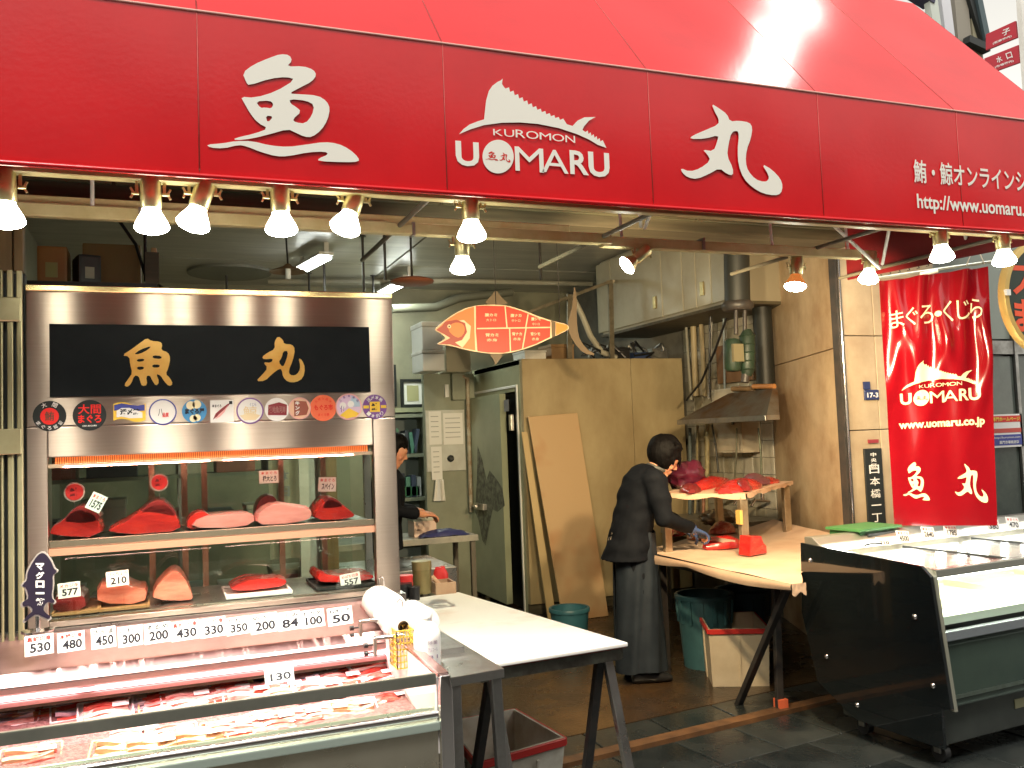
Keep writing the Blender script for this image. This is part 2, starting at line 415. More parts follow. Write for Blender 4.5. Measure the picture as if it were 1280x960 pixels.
for i in range(11):
    x = -.1 + i*.45; p = MB(); p.prism([(*Lf(x+.004,4.3),-.01),(*Lf(x+.442,4.3),-.01),(*Lf(x+.442,4.55),-.01),(*Lf(x+.004,4.55),-.01)], (0,0,.016))
    p.build('cover_plate', tilem, drain, .003, 1)
b = MB(); b.add([(*Lf(-3,4.56),.004),(*Lf(7,4.56),.004),(7,10.6,.004),(-3,10.6,.004)],[(0,1,2,3)]).prism([(*Lf(-3,4.56),-.03),(*Lf(7,4.56),-.03),(*Lf(7,4.56),.004),(*Lf(-3,4.56),.004)], (0,.003,0))
tag(b.build('shop_floor', floorm), kind='structure')
CZ = 3.5
b = MB(); b.box((-1.3,4.36,CZ), (6.5,10.6,CZ+.2)); ceil_ = tag(b.build('ceiling', plast), kind='structure')
for j in range(4):
    b = MB(); y0 = 4.42 + j*1.56; b.box((-1.0, y0, CZ-.022), (2.28, y0+1.54, CZ-.001)); b.build('panel', ceilm, ceil_, .004, 1)
    b = MB(); b.box((2.30, y0, CZ-.020), (5.5, y0+1.54, CZ-.001)); b.build('panel', ceilm, ceil_, .004, 1)
b = MB(); b.box((-1.3,10.5,-.05), (6.5,10.7,CZ)); tag(b.build('rear_wall', olive), kind='structure')
b = MB(); b.box((-1.1,4.5,-.05), (-.95,10.5,CZ)); tag(b.build('left_wall', olive), kind='structure')
# right side wall in white tile, each tile of the visible stretch its own piece
b = MB(); b.box((5.0,6.45,-.05), (5.3,10.5,CZ)); rw = tag(b.build('right_wall', plast), kind='structure')
tb = [MB().box((0,0,0), (.012,.146,.146)).mesh('tile', mat('wall_tile_%s' % 'abc'[k], c1, .3, c2=c2, scale=5, rvar=.08), .003, 1) for k, (c1, c2) in enumerate((((.42,.40,.33),(.30,.28,.22)), ((.36,.34,.27),(.24,.22,.16)), ((.46,.44,.38),(.33,.30,.24))))]
for i in range(9):
    for j in range(14):
        o = link('tile', random.choice(tb)); o.location = (4.99+random.uniform(-.0015,.0015), 6.46+i*.15, .78+j*.15); o.parent = rw
# oblique tan stone wall and the pillar face beside it
A = Vector((4.28,4.80,0)); B = Vector((5.02,6.5,0)); dv = (B-A).normalized(); nv = Vector((dv.y,-dv.x,0))
wl = MB(); wl.prism([A+dv*.2+nv*.04, B+nv*.04, B+nv*.20, A+dv*.2+nv*.20], (0,0,CZ+.3))
wall_t = tag(wl.build('stone_wall', joint), kind='structure')
Lw = (B-A).length
for k, (s0, s1) in enumerate(((.03,Lw),)):
    for (z0, z1) in ((.0,2.165),(2.171,3.6)):
        p = MB(); a_ = A+dv*s0; c_ = A+dv*s1
        p.prism([a_+Vector((0,0,z0)), c_+Vector((0,0,z0)), c_+nv*.04+Vector((0,0,z0)), a_+nv*.04+Vector((0,0,z0))], (0,0,z1-z0)); p.build('stone_panel', tan, wall_t, .003, 1)
pl = MB(); pl.box((4.40,4.86,0), (5.2,4.95,3.55)); pillar = tag(pl.build('pillar', joint), kind='structure')
for (x0, x1) in ((4.335,4.62),(4.626,5.2)):
    for (z0, z1) in ((0,1.598),(1.604,2.245),(2.251,3.55)):
        p = MB(); p.box((x0,4.82,z0), (x1,4.859,z1)); p.build('stone_panel', mat('tan_stone_pale', (.46,.37,.25), .5, c2=(.30,.22,.14), scale=1.8, bump=.1, bscale=40), pillar, .003, 1)
b = MB(); b.box((4.285,4.79,.0), (4.33,4.85,3.7)); b.m(1).tube([(4.307,4.782,.05),(4.307,4.782,3.6)], .007, 8); b.build('corner_trim', [blackm, chrome], pillar)
# lintel and upper front of the shop, hidden mostly behind the awning
b = MB(); b.box((-4,4.12,2.72), (3.9,4.36,3.84)); lin = tag(b.build('lintel', darkw), kind='structure')
for z in (2.78,2.90,3.02):
    for k in range(4):
        p = MB(); p.box((-1.6+k*1.45,4.095,z), (-.165+k*1.45,4.118,z+.105)); p.build('board', mat('stained_board', (.07,.06,.03), .5, c2=(.13,.12,.07), scale=4, stretch=(.4,6,6)), lin, .003, 1)
b = MB(); b.box((-4,3.3,-.05), (-1.1,4.5,4.0)); tag(b.build('left_shop_wall', darkw), kind='structure')

# neighbouring shop front beyond the banner
n_ = thing('neighbour_shop', 'dark glass shop front with grey frames beyond the red hanging banner', 'shop front', (7,5.9,0))
b = MB(); b.box((5.3,5.9,0), (11,6.1,3.9)); b.build('wall', mat('slate_wall', (.06,.07,.065), .35, c2=(.10,.115,.10), scale=3), n_)
for k in range(5):
    b = MB(); x = 5.35+k*.95; b.box((x,5.86,.1), (x+.9,5.885,2.2)); b.build('pane', mat('dark_pane', (.05,.06,.055), .12, c2=(.10,.12,.10), scale=2, rvar=.05), n_)
    b = MB(); b.box((x-.045,5.83,0), (x-.005,5.9,3.0)); b.build('mullion', ssd, n_, .003, 1)
b = MB(); b.box((5.3,5.84,2.22), (11,5.9,2.34)); b.build('transom', ssd, n_)
for k in range(5):
    b = MB(); x = 5.35+k*.95; b.box((x,5.87,2.36), (x+.9,5.89,3.3)); b.build('upper_pane', mat('grey_pane', (.20,.23,.20), .3), n_)
# opposite row of the arcade, behind the photographer
op = thing('opposite_shops', 'dim row of shop fronts across the arcade behind the viewer', 'shop row', (0,-3.6,0))
b = MB(); b.box((-12,-4,0), (14,-3.6,5.2)); b.build('wall', mat('street_wall', (.10,.09,.08), .6, c2=(.18,.16,.14), scale=1), op)
for k in range(7):
    b = MB(); b.box((-11+k*3.5,-3.6,2.3), (-7.8+k*3.5,-2.9,2.5)); b.build('canopy', mat('street_canopy_%s' % 'abcdefg'[k], random.choice([(.3,.05,.04),(.1,.15,.3),(.5,.45,.3)]), .6), op)

# ================================================================ AWNING
AY = 2.70; XR = 3.76; TY = 3.50; TZ = 3.86; ZB = 2.435; ZT = 2.925
aw = thing('shop_awning', 'big red vinyl awning with white brush lettering above the fish shop', 'awning', (1.3,AY,ZB))
seams = [-1.9, -.98, .125, at(553,55,y=AY).x, at(809,88,y=AY).x, at(1021,119,y=AY).x, at(1195,148,y=AY).x, XR]
def fas(u, v, x0, x1):
    x = x0+(x1-x0)*u; z = ZB+(ZT-ZB)*v
    bow = .002*math.sin(PI*v)*math.sin(PI*u) + .003*noise.noise(Vector((x*2.2, z*3, 0)))*math.sin(PI*u)
    return (x, AY+bow, z)
def slo(u, v, x0, x1):
    x = x0+(x1-x0)*u; y = AY+(TY-AY)*v; z = ZT+(TZ-ZT)*v
    sag = -.005*math.sin(PI*v)*math.sin(PI*u) + .006*noise.noise(Vector((x*1.7, y*2.4, 3)))*math.sin(PI*u)*math.sin(PI*v)
    return (x, y-sag*.6, z+sag)
for i in range(len(seams)-1):
    x0, x1 = seams[i]+.002, seams[i+1]-.002
    b = MB(); b.slab(lambda u, v: fas(u, v, x0, x1), 14, 8, (0,.004,0)); b.build('valance_panel', vinyl, aw)
    b = MB(); b.slab(lambda u, v: slo(u, v, x0, x1), 12, 12, (0,.003,-.003)); b.build('slope_panel', vinyl, aw)
    if i:
        x = seams[i]; b = MB(); b.tube([(x,AY-.001,ZB),(x,AY-.001,ZT)], .0014, 6); b.tube([(x,AY,ZT),(x,TY,TZ)], .0014, 6); b.build('seam', pinkpipe, aw)
b = MB(); b.tube([(seams[0],AY-.001,ZT),(XR,AY-.001,ZT)], .0045, 8); b.build('top_piping', mat('pale_piping', (.75,.42,.36), .5), aw)
b = MB(); b.tube([(seams[0],AY,ZB),(XR,AY,ZB)], .008, 8); b.box((seams[0],AY-.001,ZB), (XR,AY+.03,ZB+.016)); b.build('bottom_hem', vinyl, aw)
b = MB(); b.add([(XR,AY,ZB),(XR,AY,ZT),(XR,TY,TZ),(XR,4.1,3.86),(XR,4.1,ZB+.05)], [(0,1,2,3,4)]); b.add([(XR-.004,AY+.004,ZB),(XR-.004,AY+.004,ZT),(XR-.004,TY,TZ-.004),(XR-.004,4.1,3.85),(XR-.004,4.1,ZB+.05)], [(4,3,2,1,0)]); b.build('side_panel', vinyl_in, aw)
b = MB(); b.box((seams[0],TY,TZ-.03), (XR,4.12,TZ)); b.build('top_flap', vinyl, aw)
fr = MB()
for x in (-.6,.9,1.80,2.95,3.70):
    fr.tube([(x,AY+.05,ZB+.06),(x,4.1,ZB+.06)], .010, 8); fr.tube([(x,AY+.05,ZT-.03),(x,4.1,ZT+.2)], .010, 8); fr.tube([(x,AY+.05,ZB+.05),(x,AY+.05,ZT)], .010, 8); fr.tube([(x,AY+.06,ZT),(x,TY,TZ-.05)], .010, 8)
for z in (ZB+.04, ZT-.02): fr.tube([(seams[0],AY+.05,z),(XR-.02,AY+.05,z)], .010, 8)
fr.build('frame', mat('frame_grey',(.12,.11,.08),.5), aw)
for (p, q) in (((800,256),(801,283)), ((817,257),(806,285)), ((1040,280),(1100,335)), ((1112,283),(1103,330)), ((1206,290),(1209,310))):
    b = MB(); b.tube([at(*p, y=3.2), at(*q, y=3.38)], .008, 8); b.build('strut', wpaint, aw)
LY = AY-.0035
def awf(ox, oy, k=2.6667): return lambda x, y: at(ox+x/k, oy+y/k, y=LY)
def thicken(o, t=.002):
    s_ = o.modifiers.new('s', 'SOLIDIFY'); s_.thickness = t; s_.offset = 0; return o
def drape(o):       # keep lettering on the fabric
    return o
b = MB(); put_shape(b, SH['uo'], awf(0,0)); b.build('brush_character', cream, aw)
b = MB(); put_shape(b, SH['maru'], awf(800,0)); b.build('brush_character', cream, aw)
# the marlin mark as flat 2-D pieces in metres, reused on the banner
def xz(cx, cy): p = at(440+cx/2.6667, cy/2.6667, y=LY); return (p.x, p.z)
LG = []   # (mesh points, faces, colour index)
for k in ('sail','disc'):
    LG.append(([xz(x, y) for x, y in SH[k][0]], SH[k][1], 0))
def lgt(body, cx0, cx1, cyb, cyt, bold, col=0, sk=0):
    m_ = MB(); a_ = xz(cx0, cyb); c_ = xz(cx1, cyb); cc = (cx0+cx1)/2; zb = xz(cc, cyb)[1]; zt = xz(cc, cyt)[1]
    put_text(m_, body, lambda u, v: (u, v, 0), a_[0], zb, c_[0], zt, bold)
    LG.append(([(p[0], p[1]) for p in m_.v], m_.f, col))
lgt('U', 347,425,554,472,.03); lgt('M', 545,640,572,492,0); lgt('A', 634,722,576,500,0); lgt('R', 728,790,582,503,.02); lgt('U', 790,860,590,508,.03)
for ch, x0, x1, yb, yt in (('K',471,503,452,431),('U',508,541,456,432),('R',546,578,459,433),('O',581,622,463,437),('M',626,664,466,443),('O',668,708,471,447),('N',712,744,475,452)):
    lgt(ch, x0, x1, yb, yt, 0)
_d = (487,522)
def lgs(shape, cx, cy, s, src):
    LG.append(([xz(cx+(x-src[0])*s, cy+(y-src[1])*s) for x, y in shape[0]], shape[1], 1))
lgs(SH['uo'], 466, 520, .085, (945,360)); lgs(SH['maru'], 510, 525, .11, (310,500))
for c in (0, 1):
    b = MB()
    for vs, fs, k in LG:
        if k == c: b.add([(x, LY - (.0006 if c else 0), z) for x, z in vs], fs)
    b.build('marlin_logo' if c == 0 else 'logo_disc_writing', cream if c == 0 else redink, aw)
b = MB()
p0 = at(1143,228,y=LY); p1 = at(1143,199,y=LY); put_text(b, '鮪・鯨オンラインショップ', lambda u, v: (u, LY, v), p0.x, p0.z, p0.x+.845, p1.z, .014)
b.build('lettering', cream, aw); b = MB()
p0 = at(1147,262,y=LY); p1 = at(1147,243,y=LY); put_text(b, 'http://www.uomaru.co.jp', lambda u, v: (u, LY, v), p0.x, p0.z-.012, p0.x+.74, p1.z+.004, .02)
b.build('lettering', cream, aw)

# lamp of the arcade high over the shop roof; the sloping vinyl mirrors it
al = thing('arcade_lamp','round lit lamp on a tall pole above the shop roof, mirrored on the awning','lamp',(5.24,4.20,3.5))
b = MB(); b.ball((0,0,3.5),.22,24,16); b.build('globe', mat('lit_globe',(1,1,.95),.3,emit=(1,.98,.9),es=13), al, local=True)
b = MB(); b.tube([(2.9,1.8,.38),(2.9,1.8,3.6),(2.2,1.3,4.0),(0,0,3.78)], .04, 12); b.build('pole', wpaint, al, local=True)
b = MB(); b.lathe([(.12,3.70),(.12,3.76),(.06,3.80)],20); b.build('collar', ssd, al, local=True)
# ================================================================ TRACK RAILS AND LAMPS
r_ = thing('lighting_rail', 'long cream enamel rail carrying the rear spot lamps under the awning', 'rail', (1.4,3.42,2.47))
b = MB(); b.box((-1.5,3.40,2.462), (1.84,3.44,2.507)); b.box((1.80,3.405,2.452), (3.22,3.445,2.497)); b.build('bar', yrail, r_, .003, 1)
b = MB(); b.box((-1.5,3.52,2.535), (1.7,3.56,2.565)); b.build('upper_bar', yrail, r_, .003, 1)
for x in (-.2,1.2,1.9,2.7,3.15): b = MB(); b.tube([(x,3.42,2.49),(x,3.46,2.95)], .007, 8); b.build('hanger', wpaint, r_)
for x in (-.05,.66,.95,2.3): b = MB(); b.box((x,3.396,2.458), (x+.012,3.444,2.511)); b.build('clip', ssd, r_)
fr_ = thing('front_rail', 'hidden front rail behind the awning hem holding the row of lit lamps', 'rail', (1.4,2.86,2.44))
b = MB(); b.box((-1.5,2.84,2.452), (3.72,2.88,2.485)); b.build('bar', yrail, fr_, .003, 1)

def lamp(px, py, plane, tilt, az, label, power, group, dead=False, spot=True, scale=1.0, col=(1,.93,.78), cup=None, top=None, aim=None, cone=125):
    """reflector lamp; px,py = centre of the lens in the photograph, hung from a rail above"""
    c = at(px, py, y=plane)
    t = thing('spot_lamp', label, 'lamp', c, 0, group)
    # axis of the lamp, pointing down and tipped
    ax = Vector((math.sin(tilt)*math.cos(az), math.sin(tilt)*math.sin(az), -math.cos(tilt)))
    R = (-ax).to_track_quat('Z', 'Y').to_matrix()
    s = scale*.92
    b = MB(); b.lathe([(.029*s,.070*s),(.033*s,.078*s),(.033*s,.168*s),(.026*s,.176*s),(.012*s,.178*s)], 24, (0,0,0), R, (True,True)); b.build('socket', brass, t, local=True)
    b = MB(); b.lathe([(.0005,-.012*s),(.025*s,-.010*s),(.045*s,-.003*s),(.0535*s,.006*s),(.0545*s,.012*s)], 28, (0,0,0), R, (True,True)); b.build('lens', bulbm, t, local=True)
    b = MB(); b.lathe([(.0545*s,.012*s),(.050*s,.026*s),(.039*s,.046*s),(.030*s,.062*s),(.028*s,.074*s)], 28, (0,0,0), R, (False,False)); b.build('reflector', cup or mat('glowing_reflector', (.9,.88,.75), .25, .3, emit=(1,.95,.74), es=7), t, local=True)
    b = MB(); e = R @ Vector((0,0,.120*s)); zt = (top if top else 2.455) - c.z
    for sg in (-1, 1):
        q = e + Vector((sg*.042*s, 0, 0)); b.bar(q, (q.x, q.y, max(zt, q.z+.05)), .009, .004)
        b.tube([q + Vector((-sg*.006,0,0)), q + Vector((sg*.016*s,0,0))], .0055, 8)
    b.bar((e.x-.046*s, e.y, max(zt, e.z+.05)), (e.x+.046*s, e.y, max(zt, e.z+.05)), .014, .006)
    b.build('bracket', brass, t, local=True)
    b = MB()
    for sg in (-1, 1):
        q = e + Vector((sg*.057*s,0,0)); b.cbox(q + Vector((0,0,.010)), (.006,.006,.016), Matrix.Rotation(.5*sg,3,'Y')); b.cbox(q - Vector((0,0,.008)), (.006,.006,.014), Matrix.Rotation(-.5*sg,3,'Y'))
    b.build('wing_nut', brass, t, local=True)
    if spot:
        ld = bpy.data.lights.new('lamp_light', 'SPOT'); lo = bpy.data.objects.new('lamp_light', ld); COL.objects.link(lo); lo.parent = t
        lo.location = ax*.02; lo.rotation_euler = ((-ax) if aim is None else (c-Vector(aim)).normalized()).to_track_quat('Z', 'Y').to_euler()
        if aim is not None: lo.location = (Vector(aim)-c).normalized()*.075
        ld.energy = power; ld.color = col; ld.spot_size = math.radians(cone); ld.spot_blend = .8; ld.shadow_soft_size = .05
    return t
G1 = 'lit spot lamps along the awning hem'
FR = 2.86
lamp(8, 281, FR, .03, 0, 'lit spot lamp cut off by the photo edge, leftmost under the awning', 30, G1)
lamp(190, 288, FR, .02, 0, 'upright lit spot lamp above the steel case, left of a tilted one', 35, G1)
lamp(240, 284, FR, .30, 3.3, 'tilted lit spot lamp just right of an upright one, above the gold fish character', 35, G1)
lamp(352, 291, FR, .02, 0, 'upright lit spot lamp hanging over the hanging pendant above the steel case', 35, G1)
lamp(430, 288, FR, .38, 3.5, 'tilted lit spot lamp left of the ceiling tubes, aimed at the counter', 35, G1)
lamp(590, 299, FR, .02, 0, 'upright lit spot lamp under the marlin logo, in front of a glaring one', 35, G1)
lamp(1178, 325, FR, .05, 0, 'white lit spot lamp above the top edge of the red banner', 14, G1, top=2.44)
lamp(1256, 330, FR, .05, 0, 'white lit spot lamp beside the round black sign at right', 18, G1, top=2.44)
G2 = 'spot lamps on the long rear rail'
amb = (1,.76,.44)
lamp(578, 340, 3.42, .10, 1.5, 'glaring lit spot lamp hung low behind the marlin logo lamp', 44, G2, col=(1,.95,.66), aim=(2.7,7.0,.9), cone=140)
lamp(782, 333, 3.42, .95, 3.0, 'small tilted lamp with a white lens on the rear rail, near the white lockers', 115, G2, aim=(3.9,7.7,.9), cone=120, col=amb, scale=.85, cup=brass)
copper = mat('copper_reflector', (.55,.22,.07), .2, .9, emit=(.9,.28,.06), es=.25)
lamp(994, 360, 3.42, .25, 3.6, 'copper tinted spot lamp in front of the tan stone wall', 120, G2, aim=(4.1,5.5,1.0), cone=130, col=amb, cup=copper, scale=1.0)
lamp(1085, 352, 3.42, .22, 3.2, 'lit spot lamp at the right end of the rear rail beside the banner', 40, G2, col=amb, scale=.95, aim=(4.4,4.9,1.2), cone=130)
# ================================================================ STEEL DISPLAY CASE (upright, glass fronted)
CY = 3.60
cs = thing('display_case', 'tall brushed steel and glass display case with gold characters on a black panel', 'display case', (.24,CY+.3,1.0))
def rect_frame(b, x0, x1, z0, z1, a0, a1, c0, c1, y0, y1):
    """face x0..x1,z0..z1 with an opening a0..a1,c0..c1"""
    b.box((x0,y0,z0),(a0,y1,z1)); b.box((a1,y0,z0),(x1,y1,z1)); b.box((a0,y0,c1),(a1,y1,z1)); b.box((a0,y0,z0),(a1,y1,c0))
X0, X1 = at(32,450,y=CY).x, at(492,450,y=CY).x
WX0, WX1 = at(60,640,y=CY).x, at(469,640,y=CY).x
ZTOP = 2.235; ZW1 = 1.635; ZSEAM = 1.745; ZB0 = 1.035
b = MB(); b.box((X0,CY,ZSEAM+.002),(X1,CY+.03,ZTOP)); b.box((X0,CY+.03,ZTOP-.03),(X1,CY+.5,ZTOP)); b.build('header_panel', ss, cs, .004)
b = MB(); rect_frame(b, X0, X1, ZB0, ZSEAM-.001, WX0, WX1, 1.055, ZW1, CY, CY+.045); b.build('front_frame', ss, cs, .0035)
b = MB(); b.box((X0,CY+.03,ZB0),(X0+.03,CY+.52,ZTOP-.03)); b.build('side_panel', ss2, cs)
b = MB(); b.box((X1-.03,CY+.047,1.62),(X1,CY+.52,ZTOP-.03)); b.box((X1-.03,CY+.49,ZB0),(X1,CY+.52,1.62)); b.build('side_panel', ss2, cs)
b = MB(); b.box((X0+.03,CY+.46,ZW1),(X1-.03,CY+.5,ZTOP-.03)); b.build('rear_panel', ssd, cs)
b = MB(); b.box((X0+.03,CY+.05,1.04),(X1-.03,CY+.52,1.058)); b.build('deck', ss2, cs)
for (a0, a1) in ((WX0+.0, .17),(.16, WX1)):
    b = MB(); b.box((a0,CY+.49,1.06),(a1,CY+.495,ZW1)); b.build('rear_pane', clear, cs)
pinkpost = mat('pinkish_door_frame', (.45,.24,.17), .3, .6)
for px in (190,231,256,352,405):
    x = at(px,640,y=CY+.5).x; b = MB(); b.box((x-.012,CY+.497,1.06),(x+.012,CY+.515,ZW1)); b.build('door_stile', pinkpost, cs)
b = MB(); b.box((WX0-.005,CY+.012,1.056),(WX1+.005,CY+.017,ZW1)); b.build('front_pane', clear2, cs)
# name board
SX0, SX1 = at(62,450,y=CY).x, at(462,450,y=CY).x; SZ1, SZ0 = at(262,407,y=CY).z, at(262,493,y=CY).z
b = MB(); b.box((SX0,CY-.006,SZ0),(SX1,CY-.001,SZ1)); nb = b.build('name_board', mat('black_board', (.006,.008,.010), .55, c2=(.010,.012,.014), scale=5, spec=.12), cs)
b = MB(); put_shape(b, SH['uo2'], lambda x, y: at(x/4, 340+y/4, y=CY-.0085)); b.build('gold_character', goldm, nb)
b = MB(); put_shape(b, SH['maru2'], lambda x, y: at(240+x/4, 340+y/4, y=CY-.0085)); b.build('gold_character', goldm, nb)
for o in (bpy.data.objects['gold_character'], bpy.data.objects['gold_character.001']): thicken(o, .003)
b = MB(); b.box((X0-.0,CY-.012,ZTOP),(X1,CY+.012,ZTOP+.022)); b.build('top_trim', mat('gold_trim', (.70,.60,.30), .25, 1), cs, .003, 1)
# ribbed strip that mirrors the lamp, its shine put in as emission
b = MB(); z = ZW1-.012; b.box((WX0+.02,CY+.02,z-.012),(WX1-.02,CY+.03,z+.012)); b.build('glow_strip', stripglow, cs)
b = MB()
for i in range(150):
    x = WX0+.02+i*(WX1-WX0-.05)/149; b.box((x,CY+.0185,z-.012),(x+.0028,CY+.0195,z+.012))
b.build('strip_rib', mat('strip_rib', (.25,.06,.02), .4), cs, kind='stuff')
b = MB(); b.box((WX0,CY+.018,z-.026),(WX1,CY+.04,z-.0125)); b.build('strip_lip', mat('pink_enamel', (.75,.42,.33), .35), cs)
SZ = 1.325
b = MB(); b.box((WX0+.004,CY+.03,SZ-.004),(WX1-.004,CY+.42,SZ+.004)); b.build('shelf', ss2, cs)
b = MB(); b.box((WX0,CY+.019,SZ-.014),(WX1,CY+.03,SZ+.012)); b.build('shelf_edge', mat('shelf_edge', (.62,.42,.34), .25, .7), cs, .002, 1)
b = MB(); b.box((WX0,CY+.021,SZ-.042),(WX1,CY+.032,SZ-.016)); b.build('glow_strip', mat('shelf_glow_strip', (.6,.28,.20), .4, emit=(1,.30,.18), es=.22), cs)  # glow added to the bright shelf front band, which is no lamp
b = MB()
for i in range(44):
    x = WX0+.02+i*(WX1-WX0-.04)/43; b.box((x,CY+.0312,SZ+.0045),(x+.009,CY+.040,SZ+.006))
b.build('shelf_hole', mat('hole_black', (.02,.01,.01), .6), cs, kind='stuff')
for k, x in enumerate((WX0+.3, WX0+.85)):
    ld = bpy.data.lights.new('case_light', 'AREA'); ld.shape = 'RECTANGLE'; ld.size = .5; ld.size_y = .03; ld.energy = 2.6; ld.color = (1,.50,.40)
    lo = bpy.data.objects.new('case_light', ld); COL.objects.link(lo); lo.parent = cs; lo.location = Vector((x,CY+.022,ZW1-.03))-origin(cs); lo.rotation_euler = (.62,0,0)
    ld = bpy.data.lights.new('case_light', 'AREA'); ld.shape = 'RECTANGLE'; ld.size = .5; ld.size_y = .03; ld.energy = 1.0; ld.color = (1,.55,.42)
    lo = bpy.data.objects.new('case_light', ld); COL.objects.link(lo); lo.parent = cs; lo.location = Vector((x,CY+.024,SZ-.05))-origin(cs); lo.rotation_euler = (.3,0,0)

# badges along the steel band
def badge(px, py, rpx, label, base, ring=None, draw=None, rect=None, square=False):
    c = at(px, py, y=CY-.001); r = (at(px+rpx, py, y=CY-.001)-c).length
    t = thing('sticker', label, 'sticker', c, 0, 'stickers on the steel band')
    b = MB()
    if rect: w, h = rect; b.slab(lambda u, v: ((u-.5)*w*r*2, -.0005, (v-.5)*h*r*2 + .12*r*math.sin(u*6.3)), 16, 2, (0,.0012,0))
    elif square: b.box((-r,-.001,-r),(r,.0006,r))
    else: b.lathe([(r,-.0006),(r,.0012)], 32, (0,0,0), Matrix.Rotation(PI/2,3,'X'))
    b.build('disc' if not (rect or square) else 'backing', base, t, local=True)
    if ring:
        b = MB(); n = 32
        for k in range(n):
            a0, a1 = 2*PI*k/n, 2*PI*(k+1)/n
            b.add([(math.cos(a0)*r, -.002, math.sin(a0)*r),(math.cos(a1)*r, -.002, math.sin(a1)*r),(math.cos(a1)*r*.9, -.002, math.sin(a1)*r*.9),(math.cos(a0)*r*.9, -.002, math.sin(a0)*r*.9)], [(0,1,2,3)])
        b.build('ring', ring, t, local=True)
    if draw:
        for i, (m_, items) in enumerate(draw):
            b = MB()
            for it in items:
                if it[0] == 't': put_text(b, it[1], lambda u, v: (u*r, -.0026-.0004*i, v*r), *it[2:6], it[6] if len(it) > 6 else .02)
                elif it[0] == 'd': b.add([(it[1]*r+it[3]*r*math.cos(2*PI*k/20), -.0020-.0004*i, it[2]*r+it[3]*r*math.sin(2*PI*k/20)) for k in range(20)], [tuple(range(20))])
                elif it[0] == 'p': b.add([(x*r, -.0022-.0004*i, y*r) for x, y in it[1]], [tuple(range(len(it[1])))])
                elif it[0] == 'arc':
                    n = len(it[1])
                    for k, ch in enumerate(it[1]):
                        a = it[2] + (it[3]-it[2])*(k/(max(1,n-1))); rr = it[4]; s_ = it[5]; sg = 1 if it[2] > it[3] else -1
                        ca, sa = math.cos(a), math.sin(a); ux, uy = (sa, -ca) if sg > 0 else (-sa, ca)
                        vx, vy = -uy, ux
                        put_text(b, ch, lambda u, v: ((ca*rr+ux*u+vx*v)*r, -.0026-.0004*i, (sa*rr+uy*u+vy*v)*r), -s_, -s_, s_, s_, .01)
            b.build('print', m_, t, local=True)
    return t
P = lambda n, c: mat(n, c, .45)
blk, wht, rdi, nav, yel, pnk, cya = P('print_black',(.012,.015,.015)), P('print_white',(.8,.78,.76)), P('print_red',(.75,.02,.015)), P('print_navy',(.05,.06,.30)), P('print_yellow',(.85,.55,.06)), P('print_pink',(.80,.42,.40)), P('print_blue',(.06,.25,.50))
org, mar, vio = P('print_orange',(.80,.16,.07)), P('print_maroon',(.25,.03,.04)), P('print_violet',(.20,.08,.30))
badge(62,520,21,'round black sticker with a red disc and white characters, leftmost on the steel band',blk,None,[(rdi,[('d',0,-.02,.56)]),(mat('print_dark',(.10,.05,.03),.5),[('t','鮪',-.28,-.32,.28,.3,.01)]),(wht,[('arc','大間',2.0,1.15,.78,.15),('arc','まぐろ認証',3.75,5.65,.80,.12)])])
badge(112,519,21,'round black sticker with big red characters, second from the left on the steel band',blk,None,[(rdi,[('t','大間',-.68,.08,.68,.72,.015),('t','まぐろ',-.68,-.52,.70,.04,.03)]),(wht,[('t','OMA MAGURO',-.42,-.74,.42,-.64,.01)])])
badge(162,515,20,'wavy blue and yellow flag sticker between two round stickers',yel,None,[(nav,[('p',[(-.95,.10),(-.5,.22),(0,.16),(.5,.05),(.95,.08),(.95,.5),(.5,.42),(0,.50),(-.5,.6),(-.95,.48)])]),(wht,[('p',[(-.8,-.35),(-.5,-.30),(0,-.42),(.8,-.42),(.8,-.05),(0,.28),(-.5,.28),(-.8,.1)])]),(ink,[('t','活〆鮪',-.6,-.2,.62,.22,.05)])],rect=(1,.56))
badge(203.5,515,17.5,'round white sticker with a thin blue ring and a tiny sail mark',wht,nav,[(ink,[('t','八',-.35,-.3,.05,.25,.0)]),(rdi,[('t','品質',-.02,-.40,.42,-.05,.02)])])
badge(243,514,15.5,'oval blue sticker with a cream cloud top and dark lettering',cya,None,[(P('print_cream',(.8,.7,.45)),[('d',-.3,.5,.35),('d',.2,.58,.36),('d',-.1,-.62,.3),('d',.2,-.55,.3)]),(ink,[('t','まぐろ屋',-.75,-.25,.8,.25,.05)])])
badge(277.5,514,14.5,'square white sticker with a diagonal fish drawing in red and black',wht,None,[(mar,[('p',[(-.8,-.75),(-.55,-.2),(-.1,.2),(.5,.65),(.75,.72),(.3,.15),(-.2,-.3)])]),(pnk,[('p',[(-.6,-.7),(-.3,-.3),(.2,.15),(.55,.55),(.2,-.1),(-.2,-.5)])]),(ink,[('t','本まぐろ',-.85,.35,-.05,.62,.02),('p',[(.62,.62),(.9,.62),(.9,.9),(.62,.9)])])],square=True)
badge(312.5,513.5,17,'round pale sticker with faint beige drawing and a violet ring',wht,vio,[(P('print_beige',(.75,.60,.38)),[('t','鯨',-.5,-.45,.5,.35,.01),('p',[(-.75,-.35),(0,-.15),(.75,-.35),(.4,-.7),(-.4,-.7)])]),(nav,[('t','くじら',.0,.35,.45,.6,.0)])])
badge(346,512,15,'round white sticker with a dark maroon stamp of characters',wht,None,[(mar,[('p',[(-.75,-.45),(.8,-.5),(.85,.4),(.2,.62),(-.7,.4)])]),(P('print_greyred',(.35,.15,.14)),[('t','築地魚河岸',-.65,-.3,.72,.3,.03)])])
